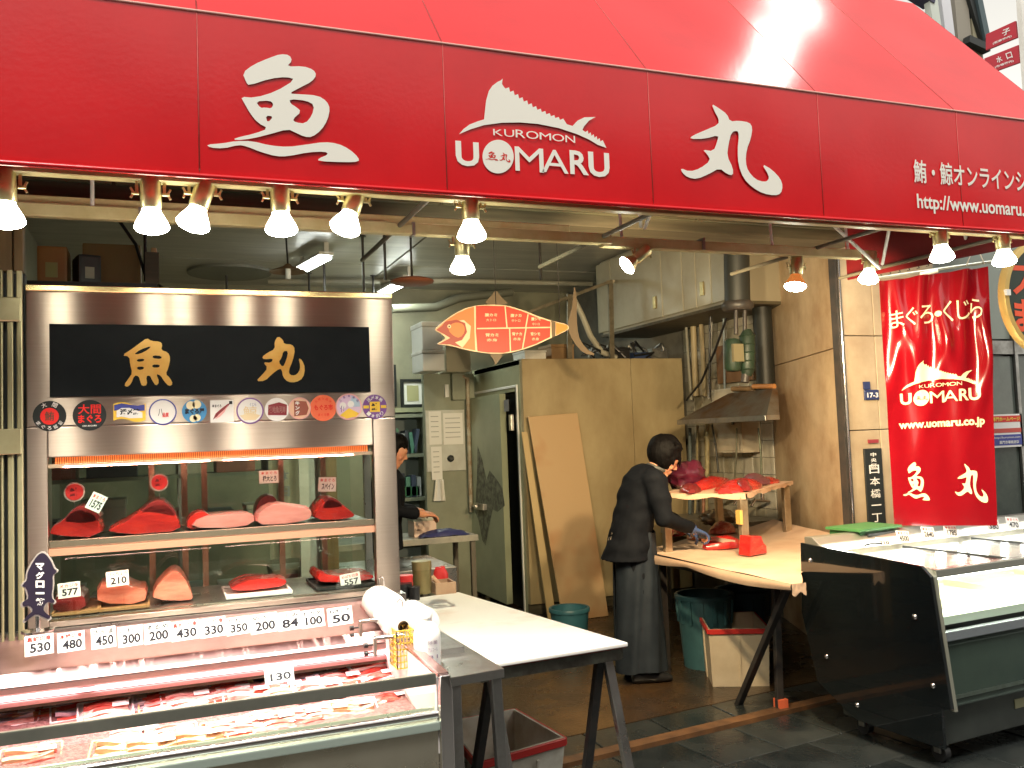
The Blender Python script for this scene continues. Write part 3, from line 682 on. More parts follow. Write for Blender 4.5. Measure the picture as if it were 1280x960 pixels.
badge(374.5,510.5,14,'round peach sticker with maroon half and white vertical letters',P('print_peach',(.80,.50,.34)),pnk,[(P('print_brown',(.32,.09,.06)),[('p',[(-.5,-.7),(.6,-.6),(.8,0),(.6,.62),(-.5,.72)])]),(wht,[('t','キ',-.4,.3,.0,.65,.05),('t','ン',-.4,-.12,.0,.22,.05),('t','グ',-.4,-.6,.0,-.2,.05)])])
badge(404,510,16.5,'round plain orange sticker with red writing',org,None,[(rdi,[('t','もぐろ市',-.68,-.18,.72,.28,.03),('arc','大特価品市',2.4,.75,.72,.10),('t','まぐろ祭',-.4,-.62,.45,-.40,.01)])])
badge(436,508.5,16.5,'round pastel sticker with violet and blue sectors and yellow foot',P('print_lilac',(.70,.52,.68)),pnk,[(P('print_paleblue',(.45,.58,.70)),[('p',[(0,0),(.25,.85),(.8,.4),(.85,0)])]),(yel,[('p',[(0,-.1),(-.7,-.62),(-.2,-.88),(.5,-.76),(.75,-.5)])]),(wht,[('d',-.45,.1,.25),('d',.15,.2,.25)]),(vio,[('arc','三重県産品',2.5,.6,.80,.09),('t','伊',-.65,-.4,-.3,.1,.02)])])
badge(468.5,508.5,15,'round violet sticker with a yellow centre, rightmost on the steel band',vio,None,[(yel,[('p',[(-.42,-.42),(.42,-.42),(.42,.42),(-.42,.42)]),('p',[(-.95,-.12),(-.5,-.12),(-.5,.12),(-.95,.12)]),('p',[(.5,-.12),(.95,-.12),(.95,.12),(.5,.12)])]),(ink,[('t','鮪',-.3,-.3,.3,.3,.04)]),(wht,[('arc','活〆本鮪',2.3,.85,.76,.15),('arc','一本釣り',3.95,5.5,.76,.15)])])

# ---- fish in the case
def nz(p, s=1.0, o=0): return noise.noise(Vector((p[0]*s+o, p[1]*s, p[2]*s)))
def block(name, label, cat, prof, x, y0, y1, z, mats_, group=None, bev=.008, split=None, seed=0, lean=0):
    """cut block of fish: silhouette profile in x-z, depth y0..y1, lumpy cut faces"""
    t = thing(name, label, cat, (x,(y0+y1)/2,z), 0, group)
    d = y1-y0; n = 5; pr = chaikin(prof, 1)
    def solid(pr, m_, nm, inset=0):
        b = MB(); k = len(pr); cx = sum(p[0] for p in pr)/k; cz = sum(p[1] for p in pr)/k
        rr = []
        for i in range(n+1):
            v = i/n; sc = 1-.05*(2*v-1)**4 - inset
            rr.append([(cx+(p[0]-cx)*sc + lean*v, -d/2+d*v, max(0, cz+(p[1]-cz)*sc + .006*nz((p[0],v,p[1]), 9, seed))) for p in pr])
        vs = [q for r in rr for q in r]; fs = [tuple(range(k))[::-1], tuple(range(n*k, n*k+k))]
        b.smooth = False
        for i in range(n):
            for j in range(k): fs.append((i*k+j, i*k+(j+1)%k, (i+1)*k+(j+1)%k, (i+1)*k+j))
        b.add(vs, fs); return b.build(nm, m_, t, .003, 2, local=True)
    if split is None: solid(pr, mats_[0], 'flesh')
    else:
        solid(chaikin(split[0], 1), mats_[0], 'flesh'); solid(chaikin(split[1], 1), mats_[1], 'dark_flesh', -.02)
    return t
def pxs(pts, y):      # profile in photo pixels -> metres on plane y
    return [(lambda p: (p.x, p.z))(at(a, b_, y=y)) for a, b_ in pts]
def fish_block(name, label, pts, y0, y1, zbase, mats_, dark=None, group='tuna blocks in the steel case', **k):
    y0 += .05; y1 += .05; pr = pxs(pts, y0); cx = sum(p[0] for p in pr)/len(pr); zb = min(p[1] for p in pr)
    pr = [(p[0]-cx, p[1]-zb) for p in pr]; sp = None
    if dark: sp = (pr, [(p[0]-cx, p[1]-zb) for p in pxs(dark, y0)])
    return block(name, label, 'fish block', pr, cx, y0, y1, zbase, mats_, group, split=sp, **k)
SH_ = SZ+.005
fish_block('tuna_block','red tuna block with a dark ridge at the left end of the upper shelf',[(60,665),(63,652),(75,645),(92,630),(108,628),(124,640),(129,665)],CY+.06,CY+.30,SH_,(tuna,tunad),[(76,645),(92,628),(104,624),(120,632),(128,642),(112,647),(92,647)],seed=1)
fish_block('tuna_block','large red tuna block with a purple ridge, second from the left on the upper shelf',[(133,658),(137,652),(158,642),(175,630),(200,618),(214,624),(224,640),(228,656),(180,660)],CY+.06,CY+.34,SH_,(tuna,tunad),[(172,634),(186,620),(202,615),(216,626),(223,638),(205,636),(188,634)],seed=2)
fish_block('tuna_block','small round red tuna piece behind a pink slab on the upper shelf',[(233,653),(234,638),(246,629),(260,631),(264,642),(258,652)],CY+.10,CY+.28,SH_,(tuna,),seed=3)
fish_block('tuna_slab','flat pale pink tuna slab in the middle of the upper shelf',[(236,655),(248,641),(285,637),(318,636),(320,650),(280,656)],CY+.06,CY+.30,SH_,(mat('pink_flesh',(.78,.30,.27),.3,c2=(.66,.20,.18),scale=7,coat=.4,sss=.15,stretch=(1,1,4)),),seed=4)
fish_block('tuna_block','dark round tuna piece standing under the upper right price card',[(318,646),(320,622),(332,611),(345,614),(348,630),(345,646)],CY+.22,CY+.34,SH_,(tunad,),seed=5)
fish_block('tuna_fillet','long pale belly fillet with a white rim right of centre on the upper shelf',[(318,652),(324,634),(345,624),(372,627),(390,631),(391,642),(380,647),(350,652)],CY+.05,CY+.22,SH_,(mat('pink_flesh',(.78,.30,.27)),),seed=6)
fish_block('tuna_block','red tuna block at the right end of the upper shelf',[(391,645),(396,630),(408,617),(420,619),(440,634),(446,640),(430,645)],CY+.08,CY+.30,SH_,(tuna,tunad),[(400,630),(408,616),(418,616),(432,628),(418,630)],seed=7)
DK = 1.06
fish_block('tuna_block','dark maroon tuna block at the left end of the lower deck',[(65,772),(66,752),(80,746),(105,746),(110,768)],CY+.10,CY+.32,DK,(tunad,),seed=8)
fish_block('tuna_block','orange pink tuna block beside a dark block on the lower deck',[(120,766),(120,742),(140,740),(152,737),(172,746),(186,746),(182,766)],CY+.10,CY+.34,DK,(tunap,),seed=9)
fish_block('tuna_block','round pinkish tuna block with a pointed top on the lower deck',[(190,768),(192,754),(205,738),(218,728),(230,735),(243,762),(240,768)],CY+.08,CY+.30,DK,(tunap,),seed=10)
fish_block('tuna_steak','thin bright red tuna steak alone on a tray in the middle of the lower deck',[(285,750),(300,742),(315,737),(358,736),(361,742),(350,748),(300,752)],CY+.12,CY+.30,DK+.012,(tuna,),seed=11)
fish_block('tuna_steak','wide red tuna steak on a tray at the right end of the lower deck',[(395,742),(400,727),(410,735),(430,735),(468,732),(470,738),(440,742),(412,744)],CY+.10,CY+.34,DK+.012,(tuna,),seed=12)
for k, (a0, a1, lb) in enumerate(((66,122,'tray under the dark maroon tuna block'),(124,186,'tray under the orange pink tuna block'),(283,364,'white rimmed tray under the thin red tuna steak'),(396,470,'dark tray under the wide red tuna steak'))):
    xa, xb = at(a0,750,y=CY+.1).x, at(a1,750,y=CY+.1).x; b = MB(); b.box((xa,CY+.07,DK),(xb,CY+.36,DK+.004)); rect = [(xa,CY+.07),(xb,CY+.07),(xb,CY+.36),(xa,CY+.36)]
    for i in range(4): b.bar((*rect[i],DK+.008),(*rect[(i+1)%4],DK+.008), .006, .010)
    solo(tag(b.build('tray', P('tray_amber',(.32,.17,.07)) if k < 2 else (white if k == 2 else blk)), lb, 'tray', 'fish trays on the lower deck'))
# price cards
def card(px, py, wpx, hpx, plane, big, small, label, ang=0, topred=True, group='price cards', back=False, tilt=0):
    c = at(px, py, y=plane); w = (at(px+wpx/2, py, y=plane)-at(px-wpx/2, py, y=plane)).length; h = (at(px, py-hpx/2, y=plane)-at(px, py+hpx/2, y=plane)).length
    t = thing('price_card', label, 'price card', c - Vector((0,0,h/2)) if not ang else c - Vector((0,0,h/2)), 0, group)
    u = Vector((math.cos(ang), 0, math.sin(ang))); v = Vector((-math.sin(ang)*math.cos(tilt), math.sin(tilt), math.cos(ang)*math.cos(tilt))); nn = u.cross(v)
    fn = lambda a, b_: Vector((0,0,h/2)) + u*a*w + v*b_*h + nn*.0016
    b = MB(); b.prism([u*(x*w)+v*(z*h)+Vector((0,0,h/2)) for x, z in ((-.5,-.5),(.5,-.5),(.5,.5),(-.5,.5))], nn*.001); b.build('card', paper, t, local=True)
    b = MB(); put_text(b, big, fn, -.32, -.36, .40, .10, .03); b.build('number', ink, t, local=True)
    b = MB(); put_text(b, small, fn, -.42, .18, .42, .42, .015); b.build('heading', redink if topred else ink, t, local=True)
    return t
GC = 'price cards inside the steel case'
card(482/4,545+340/4-2,20,22,CY+.05,'1575','本まぐろ','tilted price card leaning against the left tuna block on the upper shelf',-.5,group=GC)
card(336,540+232/4-2,24,16,CY+.2,'極大とろ','本まぐろ','card reading characters only, above the dark round tuna piece',0,group=GC)
card(409,540+262/4,22,18,CY+.2,'スペイン','本まぐろ','card with katakana over the right tuna block on the upper shelf',-.05,group=GC)
card(86.5,737.5,28,19,CY+.09,'577','メカジキ','price card in front of the dark maroon block on the lower deck',.05,group=GC)
card(147,723,28,19,CY+.09,'210','びんちょう','price card with katakana heading over the orange pink block',.05,group=GC)
card(438,725,25,17,CY+.09,'557','めばち切身','slightly tilted price card over the wide red steak',.12,group=GC)
def medal(px, py, rp, lb):
    c = at(px, py, y=CY+.12); r = (at(px+rp,py,y=CY+.12)-c).length
    t = thing('round_tag', lb, 'sign', c, 0, 'round red tags over the tuna blocks')
    b = MB(); b.lathe([(r*1.12,-.001),(r*1.12,.001)], 24, (0,0,0), Matrix.Rotation(PI/2,3,'X')); b.build('rim', mat('grey_rim',(.30,.22,.20),.4), t, local=True)
    b = MB(); b.lathe([(r*.94,-.001),(r*.94,.0016)], 24, (0,-.001,0), Matrix.Rotation(PI/2,3,'X')); b.build('disc', mat('dark_red_disc',(.42,.02,.02),.4), t, local=True)
    b = MB(); put_text(b, '鮪', lambda u, v: (u*r, -.0035, v*r), -.5,-.5,.5,.5,.04); b.build('character', mat('maroon_ink',(.10,.005,.01),.4), t, local=True)
    b = MB(); b.tube([(0,.001,-r),(0,.03,-r-.04)], .0015, 6); b.build('pin', ssd, t, local=True)
medal(93,615,12,'round red tag on a pin above the left tuna block'); medal(199,603,10.5,'round red tag on a pin above the large purple ridged block')

# ================================================================ REFRIGERATED COUNTER
ct = thing('fish_counter', 'long open refrigerated steel counter with a pink lit bed of packed fish', 'counter', (0,3.1,0))
CX0, CX1 = -1.55, .845; FY = 2.79
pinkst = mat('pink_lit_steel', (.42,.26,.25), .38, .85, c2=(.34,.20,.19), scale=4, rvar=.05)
b = MB(); b.prism([(CX0,FY+.03,.80),(CX0,FY,.742),(CX0,FY+.02,.06),(CX0,3.58,.06),(CX0,3.58,.66),(CX0,FY+.06,.66)], (CX1-.03-CX0,0,0)); b.build('body', mat('worn_steel_front', (.60,.56,.45), .30, .85, c2=(.44,.40,.30), scale=3.5, rvar=.1, bump=.05, bscale=12), ct, .004)
b = MB(); b.box((CX0,FY-.008,.876),(CX1-.035,FY+.006,.912)); b.build('front_rail', mat('grey_rail',(.56,.56,.48),.3,.85,c2=(.42,.43,.37),scale=4), ct, .004)
b = MB(); b.tube([(CX0,FY-.006,.785),(CX1-.035,FY-.006,.785)], .013, 12); b.build('lower_rail', chrome, ct)
b = MB(); b.box((CX0,FY-.022,.738),(CX1-.03,FY+.01,.765)); b.build('lower_ledge', mat('pale_green_ledge',(.62,.74,.66),.25,.6), ct, .004)
b = MB(); b.box((CX0,FY-.002,.79),(CX1-.04,FY+.004,.85)); b.build('front_pane', clear2, ct)
# end post and end panel
b = MB(); b.prism([(CX1-.03,FY-.03,.05),(CX1+.012,FY-.03,.05),(CX1+.012,FY-.03,.86),(CX1+.008,FY-.022,.905),(CX1-.026,FY-.022,.905),(CX1-.03,FY-.03,.86)], (0,.045,0)); b.build('end_post', chrome, ct, .006, 3)
RP0 = Vector((CX1-.012, FY-.01, .905)); RP1 = Vector((.745, 3.53, 1.012))
b = MB(); b.bar(RP0, RP1, .036, .012); b.build('end_rail', mat('pink_rail',(.66,.42,.40),.22,.9), ct, .003)
b = MB(); b.prism([(CX1-.02,FY,.66),(CX1-.02,3.55,.66),(.75,3.55,1.0),(CX1-.02,FY,.895)], (-.012,0,0)); b.build('end_panel', mat('white_liner',(.80,.76,.74),.35), ct)
b = MB(); b.box((CX1-.035,FY+.02,.05),(CX1-.005,3.58,.66)); b.build('end_side', ss2, ct)
# bed of ice
b = MB(); rnd = random.Random(3)
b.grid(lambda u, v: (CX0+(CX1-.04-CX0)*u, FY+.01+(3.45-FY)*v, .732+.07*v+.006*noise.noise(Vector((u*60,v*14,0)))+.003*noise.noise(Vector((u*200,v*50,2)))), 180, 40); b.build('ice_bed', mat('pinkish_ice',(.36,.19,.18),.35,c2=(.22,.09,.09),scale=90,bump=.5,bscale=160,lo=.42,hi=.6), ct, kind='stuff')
b = MB(); b.box((CX0,3.44,.66),(.77,3.455,.90)); b.build('back_liner', mat('tan_liner',(.36,.24,.16),.4,c2=(.30,.20,.13),scale=2), ct)
def xr(z): return .845 - .1*(z-.9)/.11 if z > .9 else .83
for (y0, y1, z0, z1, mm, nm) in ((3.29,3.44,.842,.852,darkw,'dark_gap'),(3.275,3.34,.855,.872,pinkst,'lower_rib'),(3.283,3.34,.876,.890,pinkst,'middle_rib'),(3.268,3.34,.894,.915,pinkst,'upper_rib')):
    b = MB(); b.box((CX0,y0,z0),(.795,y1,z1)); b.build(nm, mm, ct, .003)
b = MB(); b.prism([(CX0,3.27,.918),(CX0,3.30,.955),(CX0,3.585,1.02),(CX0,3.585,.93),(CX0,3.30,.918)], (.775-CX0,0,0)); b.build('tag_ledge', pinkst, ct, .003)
b = MB(); b.box((CX0,3.585,.93),(.93,4.15,1.032)); b.build('case_plinth', ss2, ct, .003)
b = MB(); b.box((CX0,3.56,.05),(.93,4.12,.93)); b.build('rear_body', ssd, ct)
b = MB(); b.box((CX0,3.457,.66),(.765,3.56,.915)); b.build('riser', ssd, ct)
for k in range(2):
    ld = bpy.data.lights.new('counter_light', 'AREA'); ld.shape = 'RECTANGLE'; ld.size = 1.0; ld.size_y = .03; ld.energy = 1.0; ld.color = (1,.50,.52)
    lo = bpy.data.objects.new('counter_light', ld); COL.objects.link(lo); lo.parent = ct; lo.location = Vector((-.75+k*1.05,3.262,.885))-origin(ct); lo.rotation_euler = (.7,0,0)
b = MB(); b.tube([(CX0,3.264,.884),(.79,3.264,.884)], .006, 8); b.build('lamp_tube', mat('pink_tube',(1,.8,.8),.3,emit=(1,.62,.62),es=2.2), ct)

# tags on the ledge
rows = [(49,806,36,25,'530','真鯛切身',1),(89,802,34,24,'480','本鰆切身',1),(129.5,797,31,26,'450','さんま',0),(163,795,31,25,'300','いわし',0),(197,791,33,25,'200','するめ',0),(231.5,788,35,24,'430','真あじ切身',1),(266,784,32,24,'330','ぶり切身',1),(297.5,782,29,22,'350','かれい',0),(330,779,34,24,'200','めざし',0),(361.5,776,28,23,'84','しじみ',0),(391,773,29,22,'100','わかめ',0),(425,770,31,22,'50','ねぎとろ',0)]
for i, (px, py, w, h, n_s, sm_, rd) in enumerate(rows):
    lb = ['leftmost price card on the counter ledge with red heading, by the fish shaped board', 'price card with red heading, second from the left on the counter ledge', 'price card with black heading right after the wide gap on the counter ledge', 'price card reading three hundred, directly below the small round-top pink block', 'price card between the three hundred card and the wide red headed card', 'widest red headed card near the middle of the counter ledge', 'red headed card right of the widest red headed card on the ledge', 'smallest price card, in the middle right of the counter ledge', 'price card reading two hundred, just left of the bold two digit card', 'bold price card reading eighty four on the counter ledge', 'price card reading one hundred on the counter ledge', 'bold price card reading fifty at the right end of the ledge'][i]
    c = at(px, py, y=3.262)
    t = card(px, py, w, h, 3.262, n_s, sm_, lb, .04, bool(rd), 'price cards along the counter ledge', tilt=.22)
card(349,843,36,21,FY+.16,'130','','lone price card lying among the fish packs in the bed',.03,False,'price cards along the counter ledge',tilt=.5)

# packs of fish
def slice_mesh(name, L_, W_, th, amp, seed):
    b = MB(); b.slab(lambda u, v: ((u-.5)*L_, (v-.5)*W_*(1-.25*abs(2*u-1)**3), amp*math.sin(u*6+seed)+.004*math.sin(v*9+seed)), 12, 4, (0,0,-th)); return b.mesh(name, [white])
film = glass('cling_film', (.97,.95,.95), 1.6, .08)
sl_m = dict(red=mat('slice_red',(.48,.03,.025),.28,c2=(.60,.14,.10),scale=30,coat=.4,stretch=(1,4,1)), pale=mat('slice_pale',(.66,.38,.34),.3,c2=(.52,.15,.13),scale=26,coat=.4,stretch=(1,4,1),lo=.45,hi=.62), silver=mat('slice_silver',(.36,.30,.42),.22,c2=(.62,.52,.56),scale=20,coat=.5,stretch=(1,4,1)), peach=mat('slice_peach',(.66,.30,.14),.3,c2=(.70,.46,.28),scale=20,coat=.4,stretch=(1,4,1)))
slm = {}
for kk in sl_m:
    for q in range(2):
        me = slice_mesh('slice', .135, .034, .012, .003+.002*q, q*2.1+len(kk)); me.materials.clear(); me.materials.append(sl_m[kk]); slm[kk, q] = me
yrim = mat('cream_tray',(.80,.62,.30),.35); wrim = mat('white_tray',(.80,.76,.76),.35)
def pack(px, py, kind, rim, label, rz=0, n=4, lean=0, group='packs of fish slices in the counter', z=.786, L_=.165, Wd=.125):
    c = at(px, py, z=z+.02); c.z = z
    t = thing('fish_pack', label, 'fish pack', c, rz, group)
    b = MB(); b.box((-L_/2,-Wd/2,0),(L_/2,Wd/2,.004))
    q = [(-L_/2,-Wd/2),(L_/2,-Wd/2),(L_/2,Wd/2),(-L_/2,Wd/2)]
    for i in range(4): b.bar((*q[i],.009),(*q[(i+1)%4],.009), .006, .014)
    b.build('tray', rim, t, .002, 1, local=True)
    for i in range(n):
        kd = kind if not isinstance(kind, tuple) else kind[i % len(kind)]
        o = link('slice', slm[kd, i % 2]); o.parent = t; o.location = (random.uniform(-.004,.004), -Wd/2+.018+i*(Wd-.036)/(max(1,n-1)), .018+.004*(i % 2)); o.rotation_euler = (random.uniform(-.22,-.02), random.uniform(-.05,.05), random.uniform(-.15,.15))
    b = MB(); b.box((L_*.12,-.016,.030),(L_*.42,.012,.0312)); b.build('price_label', paper, t, local=True)
    if lean: t.rotation_euler = (lean, 0, rz)
    return t
pk = [(14,893,('pale','silver'),wrim,'cut off at the left photo edge, behind the grey rail'),(46,887,('red','peach'),yrim,'in a cream tray, first behind the grey rail from the left'),(98,884,('red','silver','pale'),wrim,'with a bright red centre, below the 450 card'),(156,876,'silver',wrim,'silvery and violet, below the 200 card'),(206,873,('pale','red'),yrim,'in a cream tray with a long red slice, below the 430 card'),(262,866,('red','pale'),wrim,'with two white labels left of the 130 card'),(310,864,('pale','pale','red'),wrim,'just left under the 130 card'),(352,858,('peach','pale'),yrim,'behind the grey rail just below the 130 card'),(398,848,('red','pale'),wrim,'with dark red trimmings right of the 130 card'),(398,858,'pale',wrim,'lying pale in front of the dark red trimmings')]
for a_ in pk: pack(a_[0], a_[1], a_[2], a_[3], 'fish pack '+a_[4], random.uniform(-.08,.12), 5, .22)
for a_ in [(132,884,('pale','red'),wrim,'squeezed between the red centred pack and the silvery pack'),(234,870,'pale',wrim,'plain pale, right of the cream tray with a long red slice'),(286,862,('red','pale','red'),yrim,'striped red and pale in a cream tray left of the lone card'),(375,852,('pale','silver'),wrim,'silvery pale, just right under the lone card'),(425,846,('red','pale'),wrim,'with two red slices left of the stacked heap')]: pack(a_[0], a_[1], a_[2], a_[3], 'fish pack '+a_[4], random.uniform(-.05,.1), 5, .28, z=.79)
# the heap at the right end leans up on crates
pack(438,834,('pale','red'),wrim,'pack of pink slices leaning at the left of the stacked heap',.15,5,.25,z=.785)
pack(458,822,('red','pale'),wrim,'pack of pink slices on top of the stacked heap near the end wall',.1,5,.2,z=.825,L_=.16)
pack(470,843,('red','red','pale'),wrim,'wide pack of reddish slices at the foot of the stacked heap',.1,4,.2,z=.785,L_=.16)
pack(497,846,('silver','pale'),wrim,'pack of pale slices against the white end wall',.1,4,.15,z=.775)
pk2 = [(38,941,('red','peach'),yrim,'in a deep cream tray at the left, seen through the front glass'),(168,915,('silver','pale'),wrim,'with violet edges seen through the front glass'),(150,931,'peach',yrim,'cream coloured, left of its twin at the front glass'),(188,930,'peach',yrim,'cream coloured, right of its twin at the front glass'),(248,920,'peach',yrim,'yellowish, left of the white striped pack at the glass'),(286,908,('red','pale'),yrim,'with a red top slice above the yellowish pack at the glass'),(340,899,('pale','red','pale'),wrim,'white with a small red piece, in the middle of the front glass'),(408,887,'pale',wrim,'long and pale in the second row left of the red bundle'),(440,882,('pale','peach'),wrim,'pale and peach next to the red bundle')]
for a_ in pk2: pack(a_[0], a_[1], a_[2], a_[3], 'fish pack '+a_[4], random.uniform(-.08,.12), 5, .16, z=.746)
for a_ in [(212,916,('pale','red'),wrim,'pale and red in the second row right of the twin cream packs'),(314,902,'pale',wrim,'plain pale in the second row left of the red pieced pack'),(374,893,('red','pale'),wrim,'red edged in the second row left of the long pale pack')]: pack(a_[0], a_[1], a_[2], a_[3], 'fish pack '+a_[4], .05, 5, .18, z=.746)
pack(487,872,'red',wrim,'bundle pack of long dark red strips at the right end of the front glass',.12,5,.1,z=.742,L_=.17)

# ================================================================ FISH SHAPED TABLE SIGN (dark board on a foot)
c = at(47,742,y=3.34)
fs = thing('fish_board', 'small dark fish shaped board with white writing standing on the counter', 'sign', (c.x,3.34,at(47,790,y=3.34).z))
o0 = [(205,595),(230,600),(262,640),(278,680),(296,690),(284,705),(270,712),(272,770),(262,830),(285,850),(270,862),(240,850),(215,890),(235,915),(262,930),(246,945),(225,935),(180,915),(150,935),(118,958),(112,945),(130,925),(165,898),(140,870),(108,880),(100,860),(118,845),(138,835),(125,780),(100,770),(110,755),(128,740),(130,700),(150,660),(180,615)]
def fb(y): return lambda x, yy: at(x/4, 540+yy/4, y=y)
vs, fc = shape2d([o0], 1); b = MB(); b.add([fb(3.34)(x, y) for x, y in vs], fc); o = b.build('outline', mat('grey_edge',(.30,.27,.25),.4), fs); thicken(o, .008)
cc = (200,770); vs, fc = shape2d([[(cc[0]+(x-cc[0])*.90, cc[1]+(y-cc[1])*.95) for x, y in o0]], 1); b = MB(); b.add([fb(3.3345)(x, y) for x, y in vs], fc); b.build('face', mat('deep_violet_black',(.02,.015,.03),.35), fs)
b = MB()
for i, ch in enumerate('マグロ一筋'):
    y0 = 655+i*44; f_ = fb(3.333); put_text(b, ch, lambda u, v: f_(u, -v), 178, -(y0+36 if ch != '一' else y0+24), 222, -(y0 if ch != '一' else y0+14), .05)
b.build('lettering', white, fs)
z0 = at(47,790,y=3.34).z; b = MB(); b.tube([(c.x,3.345,z0+.01),(c.x,3.345,z0+.07)], .008, 10); b.lathe([(.05,0),(.05,.006),(.012,.012)], 24, (c.x,3.345,z0)); b.build('stand', chrome, fs)
# ================================================================ COLD ROOM
CXL, CYF, CXR, CYB, CZT = 3.16, 7.70, 4.90, 9.10, 2.365
cr = thing('cold_room', 'ochre walk-in cold room box with a pale green door standing ajar', 'cold room', (4.0,8.4,0))
xs_ = [CXL, at(795,600,y=CYF).x, CXR]
for k in range(2):
    b = MB(); b.box((xs_[k]+.002,CYF,.10),(xs_[k+1]-.002,CYF+.06,CZT)); b.build('wall_panel', coldp, cr, .004, 1)
b = MB(); b.box((CXL,CYF+.03,0),(CXR,CYF+.06,.10)); b.build('plinth', darkw, cr)
b = MB(); b.box((CXR-.06,CYF+.06,.0),(CXR,CYB,CZT)); b.build('wall_panel', coldp, cr)
b = MB(); b.box((CXL,CYB-.06,0),(CXR-.06,CYB,CZT)); b.build('wall_panel', coldg, cr)
b = MB(); b.box((CXL,CYF+.06,CZT-.05),(CXR-.06,CYB-.06,CZT-.005)); b.build('roof_panel', plast, cr)
yA = at(652,600,x=CXL).y; yG0, yG1 = at(650,620,x=CXL).y, at(641,620,x=CXL).y; yD = at(588,620,x=CXL).y
zd = at(620,493,x=CXL).z
b = MB(); b.box((CXL,CYF+.062,0),(CXL+.06,yG0,CZT)); b.box((CXL,yG0,zd),(CXL+.06,CYB-.062,CZT)); b.box((CXL,CYB-.12,0),(CXL+.06,CYB-.062,zd)); b.build('wall_panel', coldg, cr)
b = MB(); b.box((CXL-.012,yG0-.045,0),(CXL,yG0-.02,zd+.06)); b.box((CXL-.012,yG0-.02,zd+.035),(CXL,CYB-.08,zd+.06)); b.build('door_frame', white, cr, .003, 1)
b = MB(); b.box((CXL-.014,yG0-.02,0),(CXL-.002,yG0-.006,zd+.03)); b.build('door_gasket', blk, cr)
b = MB(); b.box((CXL+.08,yG0,0),(CXL+.1,CYB-.1,zd)); b.build('shade_sheet', blk, cr)  # black sheet stands for the shade behind the open door
yH = at(590,620,x=CXL-.06).y
gd = mat('green_door', (.36,.40,.28), .38, c2=(.30,.33,.23), scale=2, rvar=.06)
b = MB(); b.prism([(CXL-.03,yG1+.02,.06),(CXL-.10,yG1-.0,.06),(CXL-.10,CYB-.08,.06),(CXL-.02,CYB-.08,.06)], (0,0,zd-.07)); dr = b.build('door', gd, cr, .006, 2)
# scraped dark stain on the door: raised flaking patch
st = [(597,557),(603,575),(608,600),(612,588),(620,598),(628,610),(631,632),(622,640),(616,637),(612,655),(607,682),(603,676),(598,650),(594,640),(596,600)]
b = MB(); b.add([at(x,y,x=CXL-.1015) for x, y in st], [tuple(range(len(st)))]); b.build('scuffed_patch', mat('scuff', (.055,.06,.05), .5, c2=(.20,.22,.16), scale=16, lo=.40, hi=.62), dr)
b = MB(); h0 = at(594,632,x=CXL-.12); h1 = at(606,632,x=CXL-.12); b.box((h0.x-.02,h1.y,h0.z-.03),(h0.x+.02,h0.y,h0.z+.03)); b.tube([(h0.x-.03,h0.y-.03,h0.z),(h0.x-.05,h0.y-.18,h0.z+.005)], .014, 8); b.build('handle', ss2, dr, .004)
b = MB(); p = at(633,507,x=CXL-.104); b.box((p.x-.002,p.y-.06,p.z-.055),(p.x,p.y+.06,p.z+.055)); b.build('warning_label', mat('grey_label',(.20,.20,.22),.5), dr)
b = MB(); p = at(641,525,x=CXL-.02); b.box((p.x-.03,p.y-.03,p.z-.10),(p.x,p.y+.03,p.z+.05)); b.build('hinge', ss2, cr, .003)
# leaning plywood sheet
q = [at(660,521,y=7.62), at(722,516,y=7.62)]; f0, f1 = (3.36,7.38), (3.86,7.38)
sh = MB(); P0 = [Vector((3.30,7.30,.006)), Vector((3.75,7.30,.006)), q[1], q[0]]
pw = thing('plywood_sheet', 'tall stained plywood sheet leaning against the ochre cold room', 'plywood sheet', (3.5,7.4,0))
sh.prism(P0, (.0,.018,.002)); sh.build('sheet', mat('stained_plywood', (.47,.32,.17), .5, c2=(.36,.11,.015), scale=1.5, lo=.48, hi=.80, detail=3, bump=.06, bscale=40), pw, .012, 3)
# frame leaning just behind
lf = thing('batten_board', 'narrow pale board leaning behind the plywood sheet', 'board', (3.2,7.5,0))
b = MB(); b.prism([(3.20,7.40,.005),(3.28,7.40,.005),at(659,540,y=7.66),at(652,540,y=7.66)], (0,.014,.002)); b.build('board', mat('pale_board',(.48,.36,.18),.5), lf)

# clutter on the cold room roof
def box_thing(name, label, cat, a, b_, m_, bev=.01, rz=0, group=None, lid=None, strap=None):
    a, b_ = Vector(a), Vector(b_); c = Vector(((a.x+b_.x)/2,(a.y+b_.y)/2,min(a.z,b_.z)))
    t = thing(name, label, cat, c, rz, group); d = b_-a; d = Vector((abs(d.x),abs(d.y),abs(d.z)))
    z1 = d.z*(.82 if lid else 1)
    b = MB(); b.box((-d.x/2,-d.y/2,0),(d.x/2,d.y/2,z1)); b.build('body', m_, t, bev, local=True)
    if lid: b = MB(); b.box((-d.x/2-.006,-d.y/2-.006,z1+.001),(d.x/2+.006,d.y/2+.006,d.z)); b.build('lid', lid, t, bev, local=True)
    if strap: b = MB(); b.box((-d.x*.12,-d.y/2-.002,-.0),(d.x*.12,d.y/2+.002,z1+.0015)); b.build('tape', strap, t, local=True)
    return t
R0 = CZT
card_m = mat('brown_cardboard',(.30,.18,.08),.7,c2=(.24,.14,.06),scale=4)
